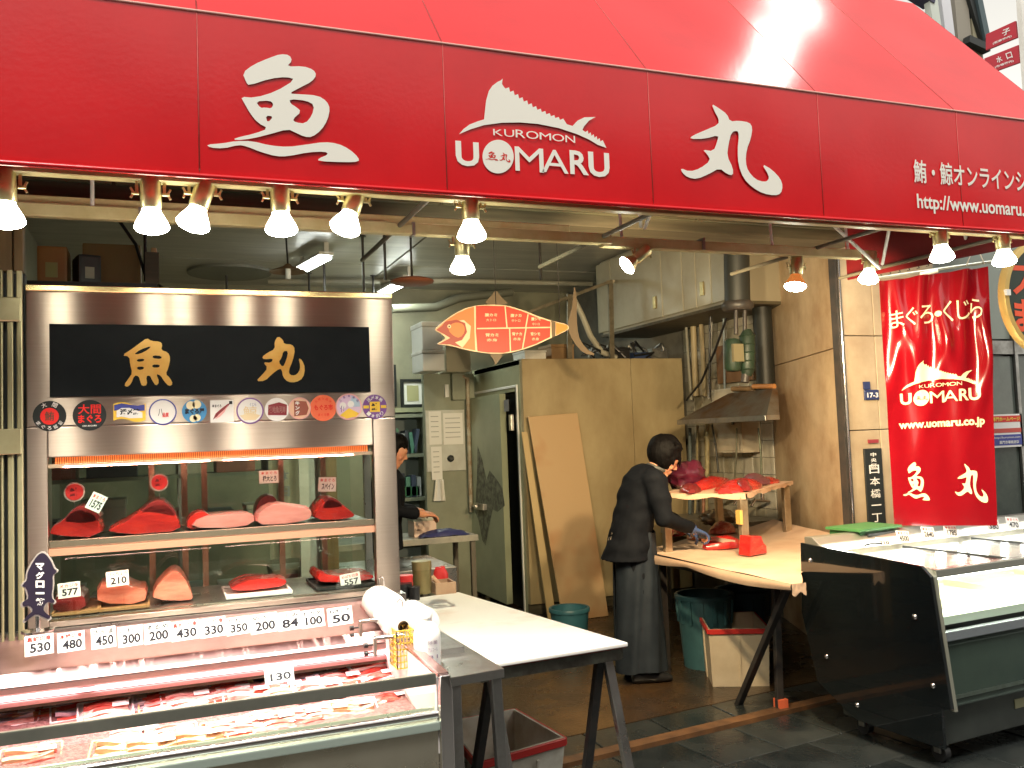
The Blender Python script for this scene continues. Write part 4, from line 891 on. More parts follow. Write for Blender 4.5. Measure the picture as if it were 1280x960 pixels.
for k, (x0, x1, h, m_, lb) in enumerate(((3.28,3.50,.10,wpaint,'small white carton on the cold room roof under the fish sign'),(3.56,3.80,.16,card_m,'brown carton on the cold room roof behind the fish sign'),(4.18,4.42,.13,blackp,'black plastic crate on the cold room roof by the frame'),(4.46,4.66,.08,P('print_navyd',(.03,.05,.12)),'low dark blue box on the cold room roof'),(4.68,4.86,.12,ssd,'grey metal box at the right end of the cold room roof'))):
    box_thing('storage_box', lb, 'box', (x0,7.9,R0), (x1,8.2,R0+h), m_, .004, lid=m_, group='things stored on the cold room roof')
# jumbled hoses
for k in range(6):
    rn = random.Random(k+40); b = MB(); x = 4.0+.14*k; pts = [(x+.1*rn.random(), 7.85+.1*rn.random(), R0+.02)]
    for i in range(7): pts.append((x+rn.uniform(-.12,.16), 7.82+rn.uniform(0,.3), R0+.02+rn.uniform(.02,.17)))
    b.tube(pts, .012, 7); tag(b.build('hose', [blackp, ssd][k % 2]), 'tangled %s hose on the cold room roof, %s' % (['black','grey'][k % 2], ['by the frame post','left of the black crate','over the black crate','beside the blue box','over the grey box','at the right end'][k]), 'hose', 'hoses on the cold room roof')
# angle iron frame on the roof
af = thing('iron_frame', 'rusty angle iron frame standing on the cold room roof beside the fish sign', 'frame', (4.0,7.8,R0))
ir = mat('worn_iron',(.20,.17,.12),.5,.5,c2=(.10,.09,.06),scale=12)
for p, q in (((712,448),(712,368)),((765,450),(763,352))):
    b = MB(); b.bar(at(*p,y=7.78), at(*q,y=7.78), .05, .02); b.build('post', ir, af)
b = MB(); b.bar(at(640,398,y=7.78), at(763,352,y=7.78), .10, .03); b.build('rail', ir, af)
b = MB(); b.bar(at(763,352,y=7.78), at(762,352,y=8.9), .08, .03); b.build('rail', ir, af)
b = MB(); pts = [at(x,y,y=7.9) for x, y in ((718,375),(728,395),(738,420),(752,440),(770,447))]; b.tube(pts, .03, 8); tag(b.build('duct_pipe', mat('pale_hose',(.38,.36,.28),.5)), 'pale bent hose drooping beside the iron frame post', 'hose')

# ---- styrofoam boxes on the partition, partition wall, board
pt = thing('partition', 'grey green partition with papers, switches and a white board beside the cold room', 'partition', (2.9,9.0,0))
PX0 = at(532,560,y=9.0).x
gp = mat('grey_green_partition',(.30,.32,.24),.5,c2=(.22,.24,.18),scale=2)
b = MB(); b.box((PX0,9.0,0),(3.14,9.08,2.33)); b.build('wall', gp, pt)
def on(px0,py0,px1,py1,y): a = at(px0,py1,y=y); c = at(px1,py0,y=y); return (min(a.x,c.x),max(a.x,c.x),min(a.z,c.z),max(a.z,c.z))
x0,x1,z0,z1 = on(534,512,580,590,8.98); b = MB(); b.box((x0,8.975,z0),(x1,8.995,z1)); wb = b.build('white_board', mat('notice_white',(.60,.62,.58),.45,c2=(.5,.5,.46),scale=6), pt, .003, 1)
for k, (a0,a1,b0,b1,tx) in enumerate(((537,514,551,556,'注文表'),(540,558,552,600,'冷凍庫\n管理表'),(555,516,578,556,'連絡事項'))):
    x0,x1,z0,z1 = on(a0,a1,b0,b1,8.97); b = MB(); b.box((x0,8.970,z0),(x1,8.972,z1)); pg = b.build('paper', paper, pt)
    b = MB()
    for r in range(5): zz = z1-.05-r*(z1-z0-.08)/5; b.box((x0+.02,8.9685,zz-.006),(x1-.03,8.9695,zz))
    b.build('writing', P('print_grey',(.25,.25,.25)), pg)
x0,x1,z0,z1 = on(559,569,567,577,8.97); b = MB(); b.lathe([(.035,0),(.035,.02),(.02,.03)], 16, ((x0+x1)/2,8.97,(z0+z1)/2), Matrix.Rotation(PI/2,3,'X')); b.build('magnet', blk, pt)
x0,x1,z0,z1 = on(567,466,582,500,8.9); b = MB(); b.box((x0,8.92,z0),(x1,8.999,z1)); b.build('switch_box', gp, pt, .01)
x0,x1,z0,z1 = on(559,480,563,496,8.9); b = MB(); b.box((x0,8.96,z0),(x1,8.999,z1)); b.build('switch', white, pt, .004)
b = MB(); b.tube([at(584,472,y=8.93),at(589,640,y=8.93)], .022, 8); b.tube([at(578,470,y=8.93),at(584,474,y=8.93)], .018, 8); b.build('pipe', mat('rusty_pipe',(.30,.20,.12),.5,c2=(.45,.42,.32),scale=14), pt)
cl = MB(); p0 = at(545,600,y=8.93); p1 = at(556,626,y=8.93); cl.slab(lambda u,v: (p0.x-.03*v+(p1.x-p0.x)*u*(1+.5*v), 8.94+.02*math.sin(u*9), p0.z+(p1.z-p0.z)*v), 8,6,(0,.006,0)); tag(cl.build('cloth', paper), 'small white cloth hanging below the papers on the partition', 'cloth')
for k,(a0,a1,b0,b1,lb) in enumerate(((529,437,553,476,'lower white styrofoam box on the partition top'),(528,402,550,437,'upper white styrofoam box stacked on the partition top'))):
    x0,x1,z0,z1 = on(a0,a1,b0,b1,8.6); box_thing('styrofoam_box', lb, 'box', (x0,8.6,z0 if k else 2.33), (x1+.02,9.0,z1), white, .012, group='styrofoam boxes on the partition', lid=wpaint)
x0,x1,z0,z1 = on(553,432,582,470,8.9); box_thing('carton', 'beige carton on the partition behind the fish sign', 'box', (x0,8.75,2.33), (x1,9.05,z1), mat('beige_carton',(.45,.42,.32),.7), .005)

# ---- shelves with binders at the rear wall
bs = thing('binder_shelf', 'grey shelf unit full of binders at the rear wall beside the partition', 'shelf', (2.5,10.2,0))
SX = at(478,560,y=10.1).x; SXE = at(534,560,y=10.1).x
for z in (at(500,678,y=10.1).z, at(500,625,y=10.1).z, at(500,570,y=10.1).z, at(500,520,y=10.1).z):
    b = MB(); b.box((SX,10.1,z-.02),(SXE,10.45,z+.02)); b.build('shelf_board', gp, bs)
b = MB(); b.box((SXE-.02,10.09,0),(SXE+.01,10.45,at(500,514,y=10.1).z)); b.build('upright', gp, bs)
b = MB(); b.box((SX,10.44,0),(SXE,10.47,at(500,514,y=10.1).z)); b.build('back', mat('pale_blue_back',(.30,.36,.38),.6), bs)
rn = random.Random(5)
for lv, (zpx, hh) in enumerate(((570,.28),(625,.26))):
    x = SX+.03; zz = at(500,zpx,y=10.1).z+.021; k = 0
    while x < SXE-.10:
        w = rn.uniform(.025,.055); ln = rn.uniform(-.12,.22) if lv == 0 else 0; h = hh*rn.uniform(.8,1.05)
        b = MB(); b.cbox((x+w/2,10.22,zz+h/2+.008), (w,.2,h), Matrix.Rotation(ln,3,'Y')); b.build('binder', P('binder_%s' % 'abcdef'[k%6], [(.08,.10,.16),(.45,.48,.50),(.10,.22,.14),(.30,.33,.36),(.04,.05,.07),(.12,.30,.22)][k%6]), bs)
        x += w+.014+abs(ln)*.05; k += 1
x0,x1,z0,z1 = on(495,608,528,622,10.0); b = MB(); b.box((x0,10.12,z0),(x1,10.4,z1)); b.build('green_tray', P('tray_green',(.06,.22,.10)), bs)
# framed certificates on the rear wall
for (a0,a1,b0,b1,lb) in ((478,455,497,508,'tall black framed picture half hidden behind the display case'),(504,473,533,509,'wide black framed certificate on the rear wall shelf')):
    x0,x1,z0,z1 = on(a0,a1,b0,b1,10.3); t = thing('picture_frame', lb, 'picture frame', ((x0+x1)/2,10.4,z0), 0, 'framed certificates at the rear wall')
    b = MB(); y = 10.38; w = .035; b.box((x0,y,z0),(x1,y+.03,z0+w)); b.box((x0,y,z1-w),(x1,y+.03,z1)); b.box((x0,y,z0+w),(x0+w,y+.03,z1-w)); b.box((x1-w,y,z0+w),(x1,y+.03,z1-w)); b.build('frame', blk, t)
    b = MB(); b.box((x0+w,y+.018,z0+w),(x1-w,y+.022,z1-w)); b.build('mat_board', paper, t)
    b = MB(); b.box((x0+w+.04,y+.012,z0+w+.04),(x1-w-.04,y+.017,z1-w-.04)); b.build('certificate', P('print_certificate',(.42,.40,.22)), t)
# ledge under frames
x0,x1,z0,z1 = on(478,509,534,516,10.2); b = MB(); b.box((x0,10.2,z0),(x1,10.5,z1)); tag(b.build('wall_ledge', coldg), 'pale green ledge on the rear wall under the framed certificates', 'ledge')

# ---- rear bench and sink unit
def bench(name, label, x0, x1, y0, y1, zt, top_m, leg_m, th=.04, shelf=None, apron=None):
    t = thing(name, label, 'table', ((x0+x1)/2,(y0+y1)/2,0))
    b = MB(); b.box((x0,y0,zt-th),(x1,y1,zt)); b.build('tabletop', top_m, t, .004)
    for (x, y) in ((x0+.04,y0+.04),(x1-.04,y0+.04),(x0+.04,y1-.04),(x1-.04,y1-.04)):
        b = MB(); b.box((x-.02,y-.02,0),(x+.02,y+.02,zt-th)); b.build('leg', leg_m, t, .003, 1)
    if apron:
        b = MB(); b.box((x0+.02,y0+.015,zt-th-apron),(x1-.02,y0+.035,zt-th)); b.build('apron', leg_m, t)
    if shelf: b = MB(); b.box((x0+.03,y0+.03,shelf),(x1-.03,y1-.03,shelf+.025)); b.build('lower_shelf', leg_m, t)
    return t
tx1 = at(598,668,z=.85)
bench('rear_bench','narrow work bench with a tan front edge in front of the partition', at(505,672,y=tx1.y).x-.6, tx1.x, tx1.y, tx1.y+.55, .85, mat('worn_top',(.34,.33,.28),.4,c2=(.22,.22,.2),scale=6), mat('bench_leg',(.10,.09,.07),.5), .05)
y_ = tx1.y+.12
p = at(532,660,y=y_); x0,x1,z0,z1 = on(518,646,545,669,y_); box_thing('carton', 'pinkish white carton standing on the rear bench', 'box', (x0,y_,.85),(x1,y_+.2,z1), mat('pink_carton',(.68,.52,.44),.6), .004, lid=mat('carton_top',(.40,.42,.36),.6))
b = MB(); c = at(553,668,y=y_-.05); b.grid(lambda u,v: (c.x-.2+.42*u, y_-.10+.16*v, .853+max(0,.055*math.sin(PI*u)**.6*math.sin(PI*v)**.5+.014*nz((u*5,v*5,0),1))), 18, 12); tag(b.build('cloth', P('blue_cloth',(.03,.035,.13))), 'crumpled dark blue cloth on the rear bench beside the carton', 'cloth')
bench('steel_sink_table','low stainless table behind the display case, in front of the rear bench', .9, 1.84, 5.75, 6.45, .80, ss2, ssd, .16)
# items at the far end of the board
def can(name, label, cat, px, pyb, pyt, r, y, m_, parts=()):
    c = at(px, pyb, y=y); top = at(px, pyt, y=y).z; h = top-c.z
    t = thing(name, label, cat, c); b = MB(); b.lathe([(r*.97,0),(r,.006),(r,h-.006),(r*.96,h)], 24, cap=(True,True)); b.build('body', m_, t, local=True); return t, h
YT = 4.28
t,h = can('tea_canister','tall olive metal canister with a lid at the far end of the white board','canister',528,741,702,.046,YT,mat('olive_can',(.28,.23,.10),.35,.6,c2=(.22,.18,.08),scale=9))
b = MB(); b.lathe([(.048,h*.76),(.048,h+.002),(.044,h+.004)],24,cap=(True,True)); b.build('lid', mat('olive_lid',(.34,.28,.13),.3,.6), t, local=True)
x0,x1,z0,z1 = on(545,727,570,744,YT-.02); wbx = thing('wooden_holder','open wooden holder at the far end of the white board, beside the canister','holder',((x0+x1)/2,YT,z0))
wd = mat('pink_wood',(.42,.28,.17),.5,c2=(.34,.2,.12),scale=9)
for (a0,a1,b0,b1) in ((x0,x1,YT-.02,YT-.012),(x0,x1,YT+.10,YT+.108),):
    b = MB(); b.box((a0+.008,b0,z0),(a1-.008,b1,z1)); b.build('board', wd, wbx)
for a0 in (x0, x1-.008): b = MB(); b.box((a0,YT-.02,z0),(a0+.008,YT+.108,z1)); b.build('board', wd, wbx)
kn = thing('knife','knife with a pale wooden handle leaning in the wooden holder','knife',at(556,742,y=YT+.03))
b = MB(); b.bar(at(540,720,y=YT+.03), at(556,738,y=YT+.03), .022, .018); b.build('handle', mat('pale_wood',(.60,.36,.22),.4), kn, .004)
b = MB(); b.bar(at(556,738,y=YT+.03), at(560,742,y=YT+.03), .02, .003); b.build('blade', ss2, kn)
bt = thing('red_bag','crumpled red plastic bag between the canister and the wooden holder','bag',at(551,735,y=YT+.13))
b = MB(); b.ball((0,0,.05),(.04,.03,.06),16,10,fn=lambda d: 1+.25*nz(d,3.1)); b.build('bag', mat('red_bag',(.55,.03,.03),.35), bt, local=True)
for k,(px,py,r,m_,lb) in enumerate(((507,728,.035,mat('red_bag',(.5,.03,.03)),'red lidded jar left of the canister'),(503,738,.045,blackp,'dark tub left of the canister under the red jar'),(518,742,.026,blackp,'small black jar at the foot of the canister'))):
    t,h = can('jar', lb, 'jar', px, py+8, py-8, r, YT-.1-.05*k, m_); b = MB(); b.lathe([(r*1.04,h-.012),(r*1.04,h+.004)],18,cap=(True,True)); b.build('lid', m_, t, local=True)

# ================================================================ WHITE BOARD ON TRESTLES
bd = thing('board_table','long white cutting board table on leaning steel trestle legs','table',(1.4,3.9,0))
Q = [Vector((1.085,3.155,.8)), Vector((1.725,3.20,.8)), Vector((1.51,4.70,.8)), Vector((.95,4.60,.8))]
b = MB(); b.prism([q-Vector((0,0,.0)) for q in Q], (0,0,.018)); b.build('board', mat('white_board_top',(.80,.77,.72),.4,c2=(.70,.52,.44),scale=3,lo=.52,hi=.75,rvar=.08), bd, .012, 3)
def inset(Q, k): c = sum(Q, Vector())/4; return [c+(q-c)*k for q in Q]
b = MB(); b.prism([q-Vector((0,0,.004)) for q in inset(Q,.985)], (0,0,.003)); b.build('red_edge', mat('red_edge',(.45,.02,.015),.4), bd)
Q2 = inset(Q,.95)
for i in range(4):
    b = MB(); b.bar(Q2[i]-Vector((0,0,.028)), Q2[(i+1)%4]-Vector((0,0,.028)), .03, .045); b.build('rail', mat('worn_dark_steel',(.16,.16,.13),.4,.8,c2=(.07,.06,.05),scale=12), bd)
for (p, q, m_) in (((1.15,3.22),(1.23,3.13),ssd),((1.66,3.27),(1.73,3.14),ss2),((1.16,3.24),(1.13,3.55),blackm),((1.64,3.28),(1.62,3.5),blackm),((1.02,4.5),(1.0,4.6),ssd),((1.45,4.6),(1.46,4.68),ssd)):
    b = MB(); b.bar((p[0],p[1],.77),(q[0],q[1],.0), .035, .035); b.build('leg', m_, bd, .003, 1)
# small steel side table between counter and board
sd_ = thing('steel_side_table','small steel table with an edge lip between the counter and the white board','table',(.98,3.2,0))
b = MB(); b.prism([(.865,2.85,.842),(1.075,2.875,.842),(1.06,3.72,.842),(.865,3.62,.842)], (0,0,.03)); b.build('tabletop', ss2, sd_, .003)
for x,y in ((.90,2.88),(1.05,2.90),(.9,3.6),(1.03,3.68)): b = MB(); b.bar((x,y,.842),(x+(.02 if x > 1 else 0),y-.03,0), .035,.035); b.build('leg', ssd, sd_, .003, 1)
ZT_ = .872
# plastic bottle
c = at(535,835,z=ZT_); bo = thing('sanitizer_bottle','large white plastic bottle with faint print at the counter corner','bottle',(c.x,c.y,ZT_))
b = MB(); b.lathe([(.036,0),(.046,.006),(.047,.10),(.045,.125),(.030,.150),(.018,.158),(.018,.172)],28,cap=(True,True)); b.build('body', mat('bottle_white',(.82,.80,.78),.35,sss=.2), bo, local=True)
b = MB(); b.lathe([(.0205,.170),(.0205,.190),(.017,.194)],20,cap=(True,True)); b.build('cap', white, bo, local=True)
b = MB(); RZ = lambda a: Vector((.0478*math.sin(a), -.0478*math.cos(a), 0))
for i, s_ in enumerate(('除菌','アルコール','31')): put_text(b, s_, lambda u,v: RZ(u/.0478+.15)+Vector((0,0,v)), -.018, .088-i*.024, .018, .100-i*.024, .0)
b.build('print', P('print_violetgrey',(.35,.25,.35)), bo, local=True)
# film rolls
def roll(px,py,pyb,r,L_,label,y):
    c = at(px,py,y=y); t = thing('film_roll', label, 'roll', c-Vector((0,0,r)), 0, 'rolls of packing film'); R = Matrix.Rotation(PI/2,3,'X') @ Matrix.Rotation(0,3,'Y')
    b = MB(); b.lathe([(r*.35,-L_/2-.001),(r*.98,-L_/2),(r,-L_/2+.004),(r,L_/2-.004),(r*.98,L_/2),(r*.35,L_/2+.001)],32,(0,0,r),R,(False,False)); b.build('film', mat('film_white',(.80,.78,.74),.3,c2=(.74,.70,.66),scale=20), t, local=True)
    b = MB(); b.lathe([(r*.36,-L_/2-.003),(r*.36,L_/2+.003)],20,(0,0,r),R,(False,False)); b.lathe([(r*.28,-L_/2-.003),(r*.28,L_/2+.003)],20,(0,0,r),R,(False,False)); b.build('core', card_m, t, local=True); return t
roll(480,758,0,.066,.20,'large roll of film at the back corner of the counter, under the wire clip',3.42)
roll(497,778,0,.055,.16,'roll of film with a greyish end face right behind the tall wire clip',3.20)
roll(523,773,0,.055,.20,'roll of film behind the white bottle',3.36)
# stand that carries the rolls
rs = thing('roll_stand','low steel stand carrying the film rolls beside the counter','stand',(.93,3.3,ZT_))
b = MB(); b.box((.86,3.16,ZT_),(1.03,3.56,ZT_+.02)); b.build('base', ssd, rs, .003)
for (px,py,y) in ((480,758,3.42),(497,778,3.20),(523,773,3.36)):
    c = at(px,py,y=y); b = MB(); b.tube([(c.x,y-.02,c.z-.02),(c.x,y-.02,ZT_+.01)], .008, 8); b.build('post', ssd, rs)
# yellow basket
x0,x1,z0,z1 = on(499,788,516,814,3.04); z0 = ZT_; yb = thing('yellow_basket','small yellow slotted plastic basket behind the white bottle','basket',((x0+x1)/2,3.1,z0))
ym = P('yellow_plastic',(.72,.47,.06)); w = x1-x0+.01; d = .10; h = z1-z0
for i in range(7):
    zz = h*i/6
    b = MB(); pp = [(-w/2,-d/2),(w/2,-d/2),(w/2,d/2),(-w/2,d/2)]
    for k in range(4): b.bar((*pp[k],zz),(*pp[(k+1)%4],zz), .003,.004)
    b.build('hoop', ym, yb, local=True)
for k in range(4):
    b = MB()
    for i in range(6): t_ = i/5; p = (pp[k][0]+(pp[(k+1)%4][0]-pp[k][0])*t_, pp[k][1]+(pp[(k+1)%4][1]-pp[k][1])*t_); b.bar((*p,0),(*p,h), .003,.003,(0,1,0))
    b.build('rib_wall', ym, yb, local=True)
# clamps on the end rail
def clamp(px,py,label,y):
    c = at(px,py,y=y); t = thing('rail_clamp', label, 'clamp', c, .0, 'steel clamps on the counter end rail')
    b = MB(); b.box((-.05,-.012,0),(.05,.012,.012)); b.build('bar', ss2, t, .002, 1, local=True)
    for sx in (-1,1):
        b = MB(); b.box((sx*.05-.006,-.010,-.055),(sx*.05+.006,.010,.010)); b.build('jaw', ss2, t, .002, 1, local=True)
        for zz in (-.015,-.042) if sx < 0 else (-.012,):
            b = MB(); b.tube([(sx*.056,0,zz),(sx*.076,0,zz)], .003, 8); b.tube([(sx*.074,0,zz),(sx*.088,0,zz)], .0085, 10); b.build('knob', blackp, t, local=True)
clamp(467,777,'rear steel clamp with black knobs on the counter end rail',3.30); clamp(486,798,'front steel clamp with black knobs on the counter end rail',3.10)
# wire clip holders
for px,py,y,lb in ((477,735,3.44,'wire clip standing over the large film roll'),(500,765,3.13,'tall wire clip in front of the greyish film roll')):
    c = at(px,py,y=y); t = thing('wire_clip', lb, 'clip', c, 0, 'wire clips by the film rolls')
    b = MB(); h = .055
    for sx in (-.010,.010): b.tube([(sx,0,-h),(sx,0,h*.6),(sx*.5,0,h*.75),(-sx*.1,0,h*.78)], .0016, 6)
    b.build('wire', chrome, t, local=True)
    b = MB(); b.box((-.008,-.005,-h*.5),(.008,.005,-h*.5+.018)); b.build('clamp_body', blackp, t, .002, 1, local=True)

# ================================================================ TUBS AND BUCKETS
def tub(name, label, q, h, body, rim, taper=.86, ribs=3, rz_=None, group=None, fill=None):
    """open box tub; q = four rim corners (x,y)"""
    c = Vector((sum(p[0] for p in q)/4, sum(p[1] for p in q)/4, 0)); t = thing(name, label, 'tub', c, 0, group)
    P_ = [Vector((p[0]-c.x,p[1]-c.y,0)) for p in q]; th = .012
    def ring(k, z, s=0): return [p*k*(1-s/p.length)+Vector((0,0,z)) for p in P_]
    for i in range(4):
        j = (i+1)%4; o0,o1 = ring(taper,.0),ring(1,h); n0,n1 = ring(taper,.0,th*1.4),ring(1,h,th*1.4)
        b = MB(); b.add([o0[i],o0[j],o1[j],o1[i],n0[i],n0[j],n1[j],n1[i]],[(0,1,2,3),(5,4,7,6),(3,2,6,7),(0,4,5,1),(0,3,7,4),(1,5,6,2)]); sd2 = b.build('side', body, t, local=True)
        dn = (o1[j]-o1[i]); nrm = Vector((dn.y,-dn.x,0)).normalized(); nrm = nrm if nrm.dot(o1[i]+o1[j]) > 0 else -nrm
        for r in range(1, ribs):
            f = r/ribs; a_ = o0[i].lerp(o0[j],f)+nrm*.003; c_ = o1[i].lerp(o1[j],f)+nrm*.003-Vector((0,0,.06)); b = MB(); b.bar(a_, c_, .012, .008, nrm); b.build('rib', body, t, local=True)
        b = MB(); a_ = o1[i]+nrm*.003; c_ = o1[j]+nrm*.003; b.bar(a_-Vector((0,0,.016)), c_-Vector((0,0,.016)), .016, .032); b.build('rim', rim, t, .003, 1, local=True)
    b = MB(); b.add([p*.95 for p in ring(taper,.012)],[(0,1,2,3)]); b.add([p*.95 for p in ring(taper,.004)],[(3,2,1,0)]); b.build('base', body, t, local=True)
    if fill: b = MB(); b.ball((0,0,h*.35),(.10,.12,.08),18,10,fn=lambda d: 1+.35*nz(d,2.7)); b.build('waste', fill, t, local=True)
    return t
tubw = mat('tub_white',(.80,.78,.70),.45,c2=(.56,.50,.40),scale=6); redrim = P('rim_red',(.55,.03,.025))
tub('fish_tub','white fish tub with a red rim under the white board table',[(1.17,3.47),(1.60,3.57),(1.56,4.05),(1.20,4.02)],.36,tubw,redrim,.84,3,fill=mat('scraps',(.45,.16,.10),.5,c2=(.6,.4,.3),scale=20))
c0 = at(880,852,z=0); 
tub('fish_tub','white fish tub with a red rim beside the worker, under the cutting table',[(3.26,4.97),(3.60,4.80),(3.84,5.28),(3.50,5.45)],.37,mat('tub_cream',(.66,.55,.40),.45,c2=(.56,.45,.31),scale=6),redrim,.93,2,fill=mat('scraps',(.45,.16,.10)))
tub('grey_tub','white tub partly hidden between the counter post and the trestle legs',[(.93,3.35),(1.10,3.40),(1.08,3.95),(.92,3.9)],.30,white,white,.85,2)
def bucket(name,label,px,py,r,h,y,m_,rib=0,group=None,z=0,grooves=False):
    c = at(px,py,y=y); t = thing(name,label,'bucket',(c.x,y,z),0,group)
    b = MB(); b.lathe([(r*.80,.0),(r*.97,h-.03),(r*.97,h),(r*.90,h),(r*.74,.012)],36,cap=(True,True)); b.build('body', m_, t, local=True)
    b = MB(); b.lathe([(r*.96,h-.028),(r*1.03,h-.028),(r*1.04,h-.002),(r*1.0,h+.004),(r*.92,h+.002)],36,cap=(False,False)); b.build('rim', m_, t, local=True)
    if grooves:
        for k in range(14):
            a = 2*PI*k/14; b = MB(); b.bar((r*.92*math.cos(a),r*.92*math.sin(a),h*.62),(r*.98*math.cos(a),r*.98*math.sin(a),h-.03), .02,.02,(math.cos(a),math.sin(a),0)); b.build('rib', m_, t, local=True)
    return t
blueb = mat('blue_bucket',(.045,.16,.20),.4,c2=(.035,.12,.15),scale=6)
bucket('bucket','round blue bucket on the floor in front of the leaning plywood',712,770,.155,.30,6.45,blueb)
teal = mat('teal_bin',(.05,.13,.145),.45,c2=(.035,.09,.10),scale=5)
bucket('waste_bin','ribbed teal plastic bin under the cutting table beside the worker',882,780,.20,.50,5.45,teal,grooves=True)
bucket('waste_bin','darker bin under the middle of the cutting table',930,770,.20,.48,5.55,mat('dark_bin',(.035,.07,.095),.45),grooves=True)

# ================================================================ CUTTING TABLE
kt = thing('cutting_table','large cutting table covered with brown paper where the worker cuts tuna','table',(3.7,5.1,0))
T_ = [(3.08,3.88),(3.12,3.89),(3.35,4.22),(4.20,4.30),(4.20,4.60),(4.74,6.1),(4.3,6.25),(3.12,5.50)]
b = MB(); b.prism([(x,y,.775) for x,y in T_], (0,0,.05)); b.build('tabletop', blackm, kt, .004)
for (x,y,x2,y2) in ((3.38,4.42,3.36,4.42),(3.22,4.10,3.20,4.60),(4.1,4.45,4.1,4.45),(4.4,6.0,4.4,6.0),(3.2,5.4,3.2,5.4)):
    b = MB(); b.bar((x,y,.775),(x2,y2,0), .045,.03); b.build('leg', blackm, kt, .003, 1)
b = MB(); b.box((3.45,4.6,.66),(4.0,5.9,.68)); b.build('lower_shelf', blackm, kt)
b = MB(); b.cbox((3.37,4.42,.03),(.06,.06,.06)); b.build('foot', P('print_orange',(.8,.16,.07)), kt)
pp_ = [(3.05,3.86),(4.19,3.86),(4.21,4.61),(4.75,6.1),(3.10,6.22)]
brownp = mat('brown_paper',(.66,.47,.33),.55,c2=(.52,.34,.23),scale=3,bump=.25,bscale=9)
def papf(u,v):
    y = 3.86+2.3*v; xr_ = 3.12+(y-3.86)*.6 if y < 4.24 else (3.35+(y-4.24)*8.4 if y < 4.34 else (4.19 if y < 4.6 else 4.19+(y-4.6)*.36)); x = 3.05+.05*v+(xr_-3.05-.05*v)*u
    y = 3.86+(y-3.86)*(min(6.2,5.47+(x-3.1)*.66)-3.86)/2.3
    z = .829+.004*noise.noise(Vector((x*3,y*3,0)))+.010*max(0,noise.noise(Vector((x*2+5,y*2,1))))
    if u > .86 and y > 4.35: z += (u-.86)**1*.55*(1-v*.4)
    return (x,y,z)
b = MB(); b.slab(papf, 40, 60, (0,0,-.0015))
b.slab(lambda u,v: (3.05+.09*u, 3.858-.004*noise.noise(Vector((u*5,v*3,0))), .829-.055*v-.01*v*math.sin(u*8)), 30, 4, (0,-.0015,0)); b.build('paper_cover', brownp, kt)
b = MB(); b.slab(lambda u,v: (3.048-.006*math.sin(v*3), 3.86+1.58*u, .829-(.03+.03*abs(math.sin(u*5)))*v), 40, 4, (-.0015,0,0)); b.build('paper_edge', brownp, kt)

# tuna stand
U = Vector((.78,.62,0)).normalized(); V = Vector((-U.y,U.x,0)); F0 = Vector((3.52,4.86,0)); TZ_ = 1.222
ts = thing('tuna_stand','steel legged stand with a paper lined tray of tuna on the cutting table','stand',(3.9,5.5,.83))
b = MB(); W1, W2 = 1.28, .60; q = [F0, F0+U*W1, F0+U*W1+V*W2, F0+V*W2]; b.prism([p+Vector((0,0,TZ_-.02)) for p in q], (0,0,.016)); b.build('tray', ssd, ts)
for p in (F0+U*.02+V*.03, F0+U*(W1-.08)+V*.03, F0+U*(W1-.06)+V*(W2-.04), F0+U*.04+V*(W2-.04)):
    b = MB(); b.box((p.x-.028,p.y-.02,.83),(p.x+.028,p.y+.02,TZ_-.02)); b.build('leg', mat('warm_steel',(.50,.40,.28),.35,.7,c2=(.34,.25,.16),scale=8), ts, .003, 1)
p = F0+U*.02+V*.03; b = MB(); b.box((p.x-.05,p.y-.035,1.03),(p.x-.0285,p.y+.01,1.12)); b.build('wooden_block', mat('yellow_wood',(.60,.36,.10),.5), ts)
b = MB(); b.slab(lambda u,v: F0+U*(W1*u*1.02-.01)+V*(W2*v*1.02-.01)+Vector((0,0,TZ_+.004+.004*nz((u*9,v*6,0),1))), 24, 12, (0,0,-.0015)); 
b.slab(lambda u,v: F0+U*(W1*u)-V*(.010+.004*math.sin(u*20))+Vector((0,0,TZ_+.004-(.026+.02*nz((u*7,0,0),1,3)+.012*nz((u*21,0,0),1,5))*v)), 30, 3, (0,.0015,0)); b.slab(lambda u,v: F0+V*(W2*u)-U*(.010)+Vector((0,0,TZ_+.004-(.02+.02*abs(math.sin(u*6+1)))*v)), 16, 3, (.0015,0,0)); b.build('paper_liner', mat('pink_brown_paper',(.62,.42,.28),.55,c2=(.55,.33,.22),scale=5), ts)
def slabfish(name,label,u,v,lu,lv,hz,ang,m_,z,seed=0,flat_=1.0,cat='fish block',group='tuna pieces on the stand',taper=.5):
    c = F0+U*u+V*v if u is not None else Vector((v[0],v[1],0)); t = thing(name,label,cat,(c.x,c.y,z),math.atan2(U.y,U.x)+ang,group)
    b = MB(); rr = []
    n = 12
    for i in range(n+1):
        s = i/n; w = lv/2*(math.sin(PI*min(.97,max(.04,s*.94+.03)))**taper)*(1+.18*nz((s*4,seed,0),1)); h = hz*(.35+.65*math.sin(PI*min(.96,max(.06,s))))*(1+.15*nz((s*5,seed,7),1)); w = max(w,.006)
        rr.append([Vector((-lu/2+lu*s, w*a, h*c_)) for a,c_ in ((-1,.0),(-1.0,.35),(-.62,.85),(.05,1.0),(.6,.8),(1,.30),(.98,0))])
    vs = [p for r in rr for p in r]; k = 7; fs = [tuple(range(k))[::-1], tuple(range(n*k,n*k+k))]; b.smooth = True
    for i in range(n):
        for j in range(k): fs.append((i*k+j, i*k+(j+1)%k, (i+1)*k+(j+1)%k, (i+1)*k+j))
    b.add(vs, fs); b.build('flesh', m_, t, local=True); return t
Z1 = TZ_+.006
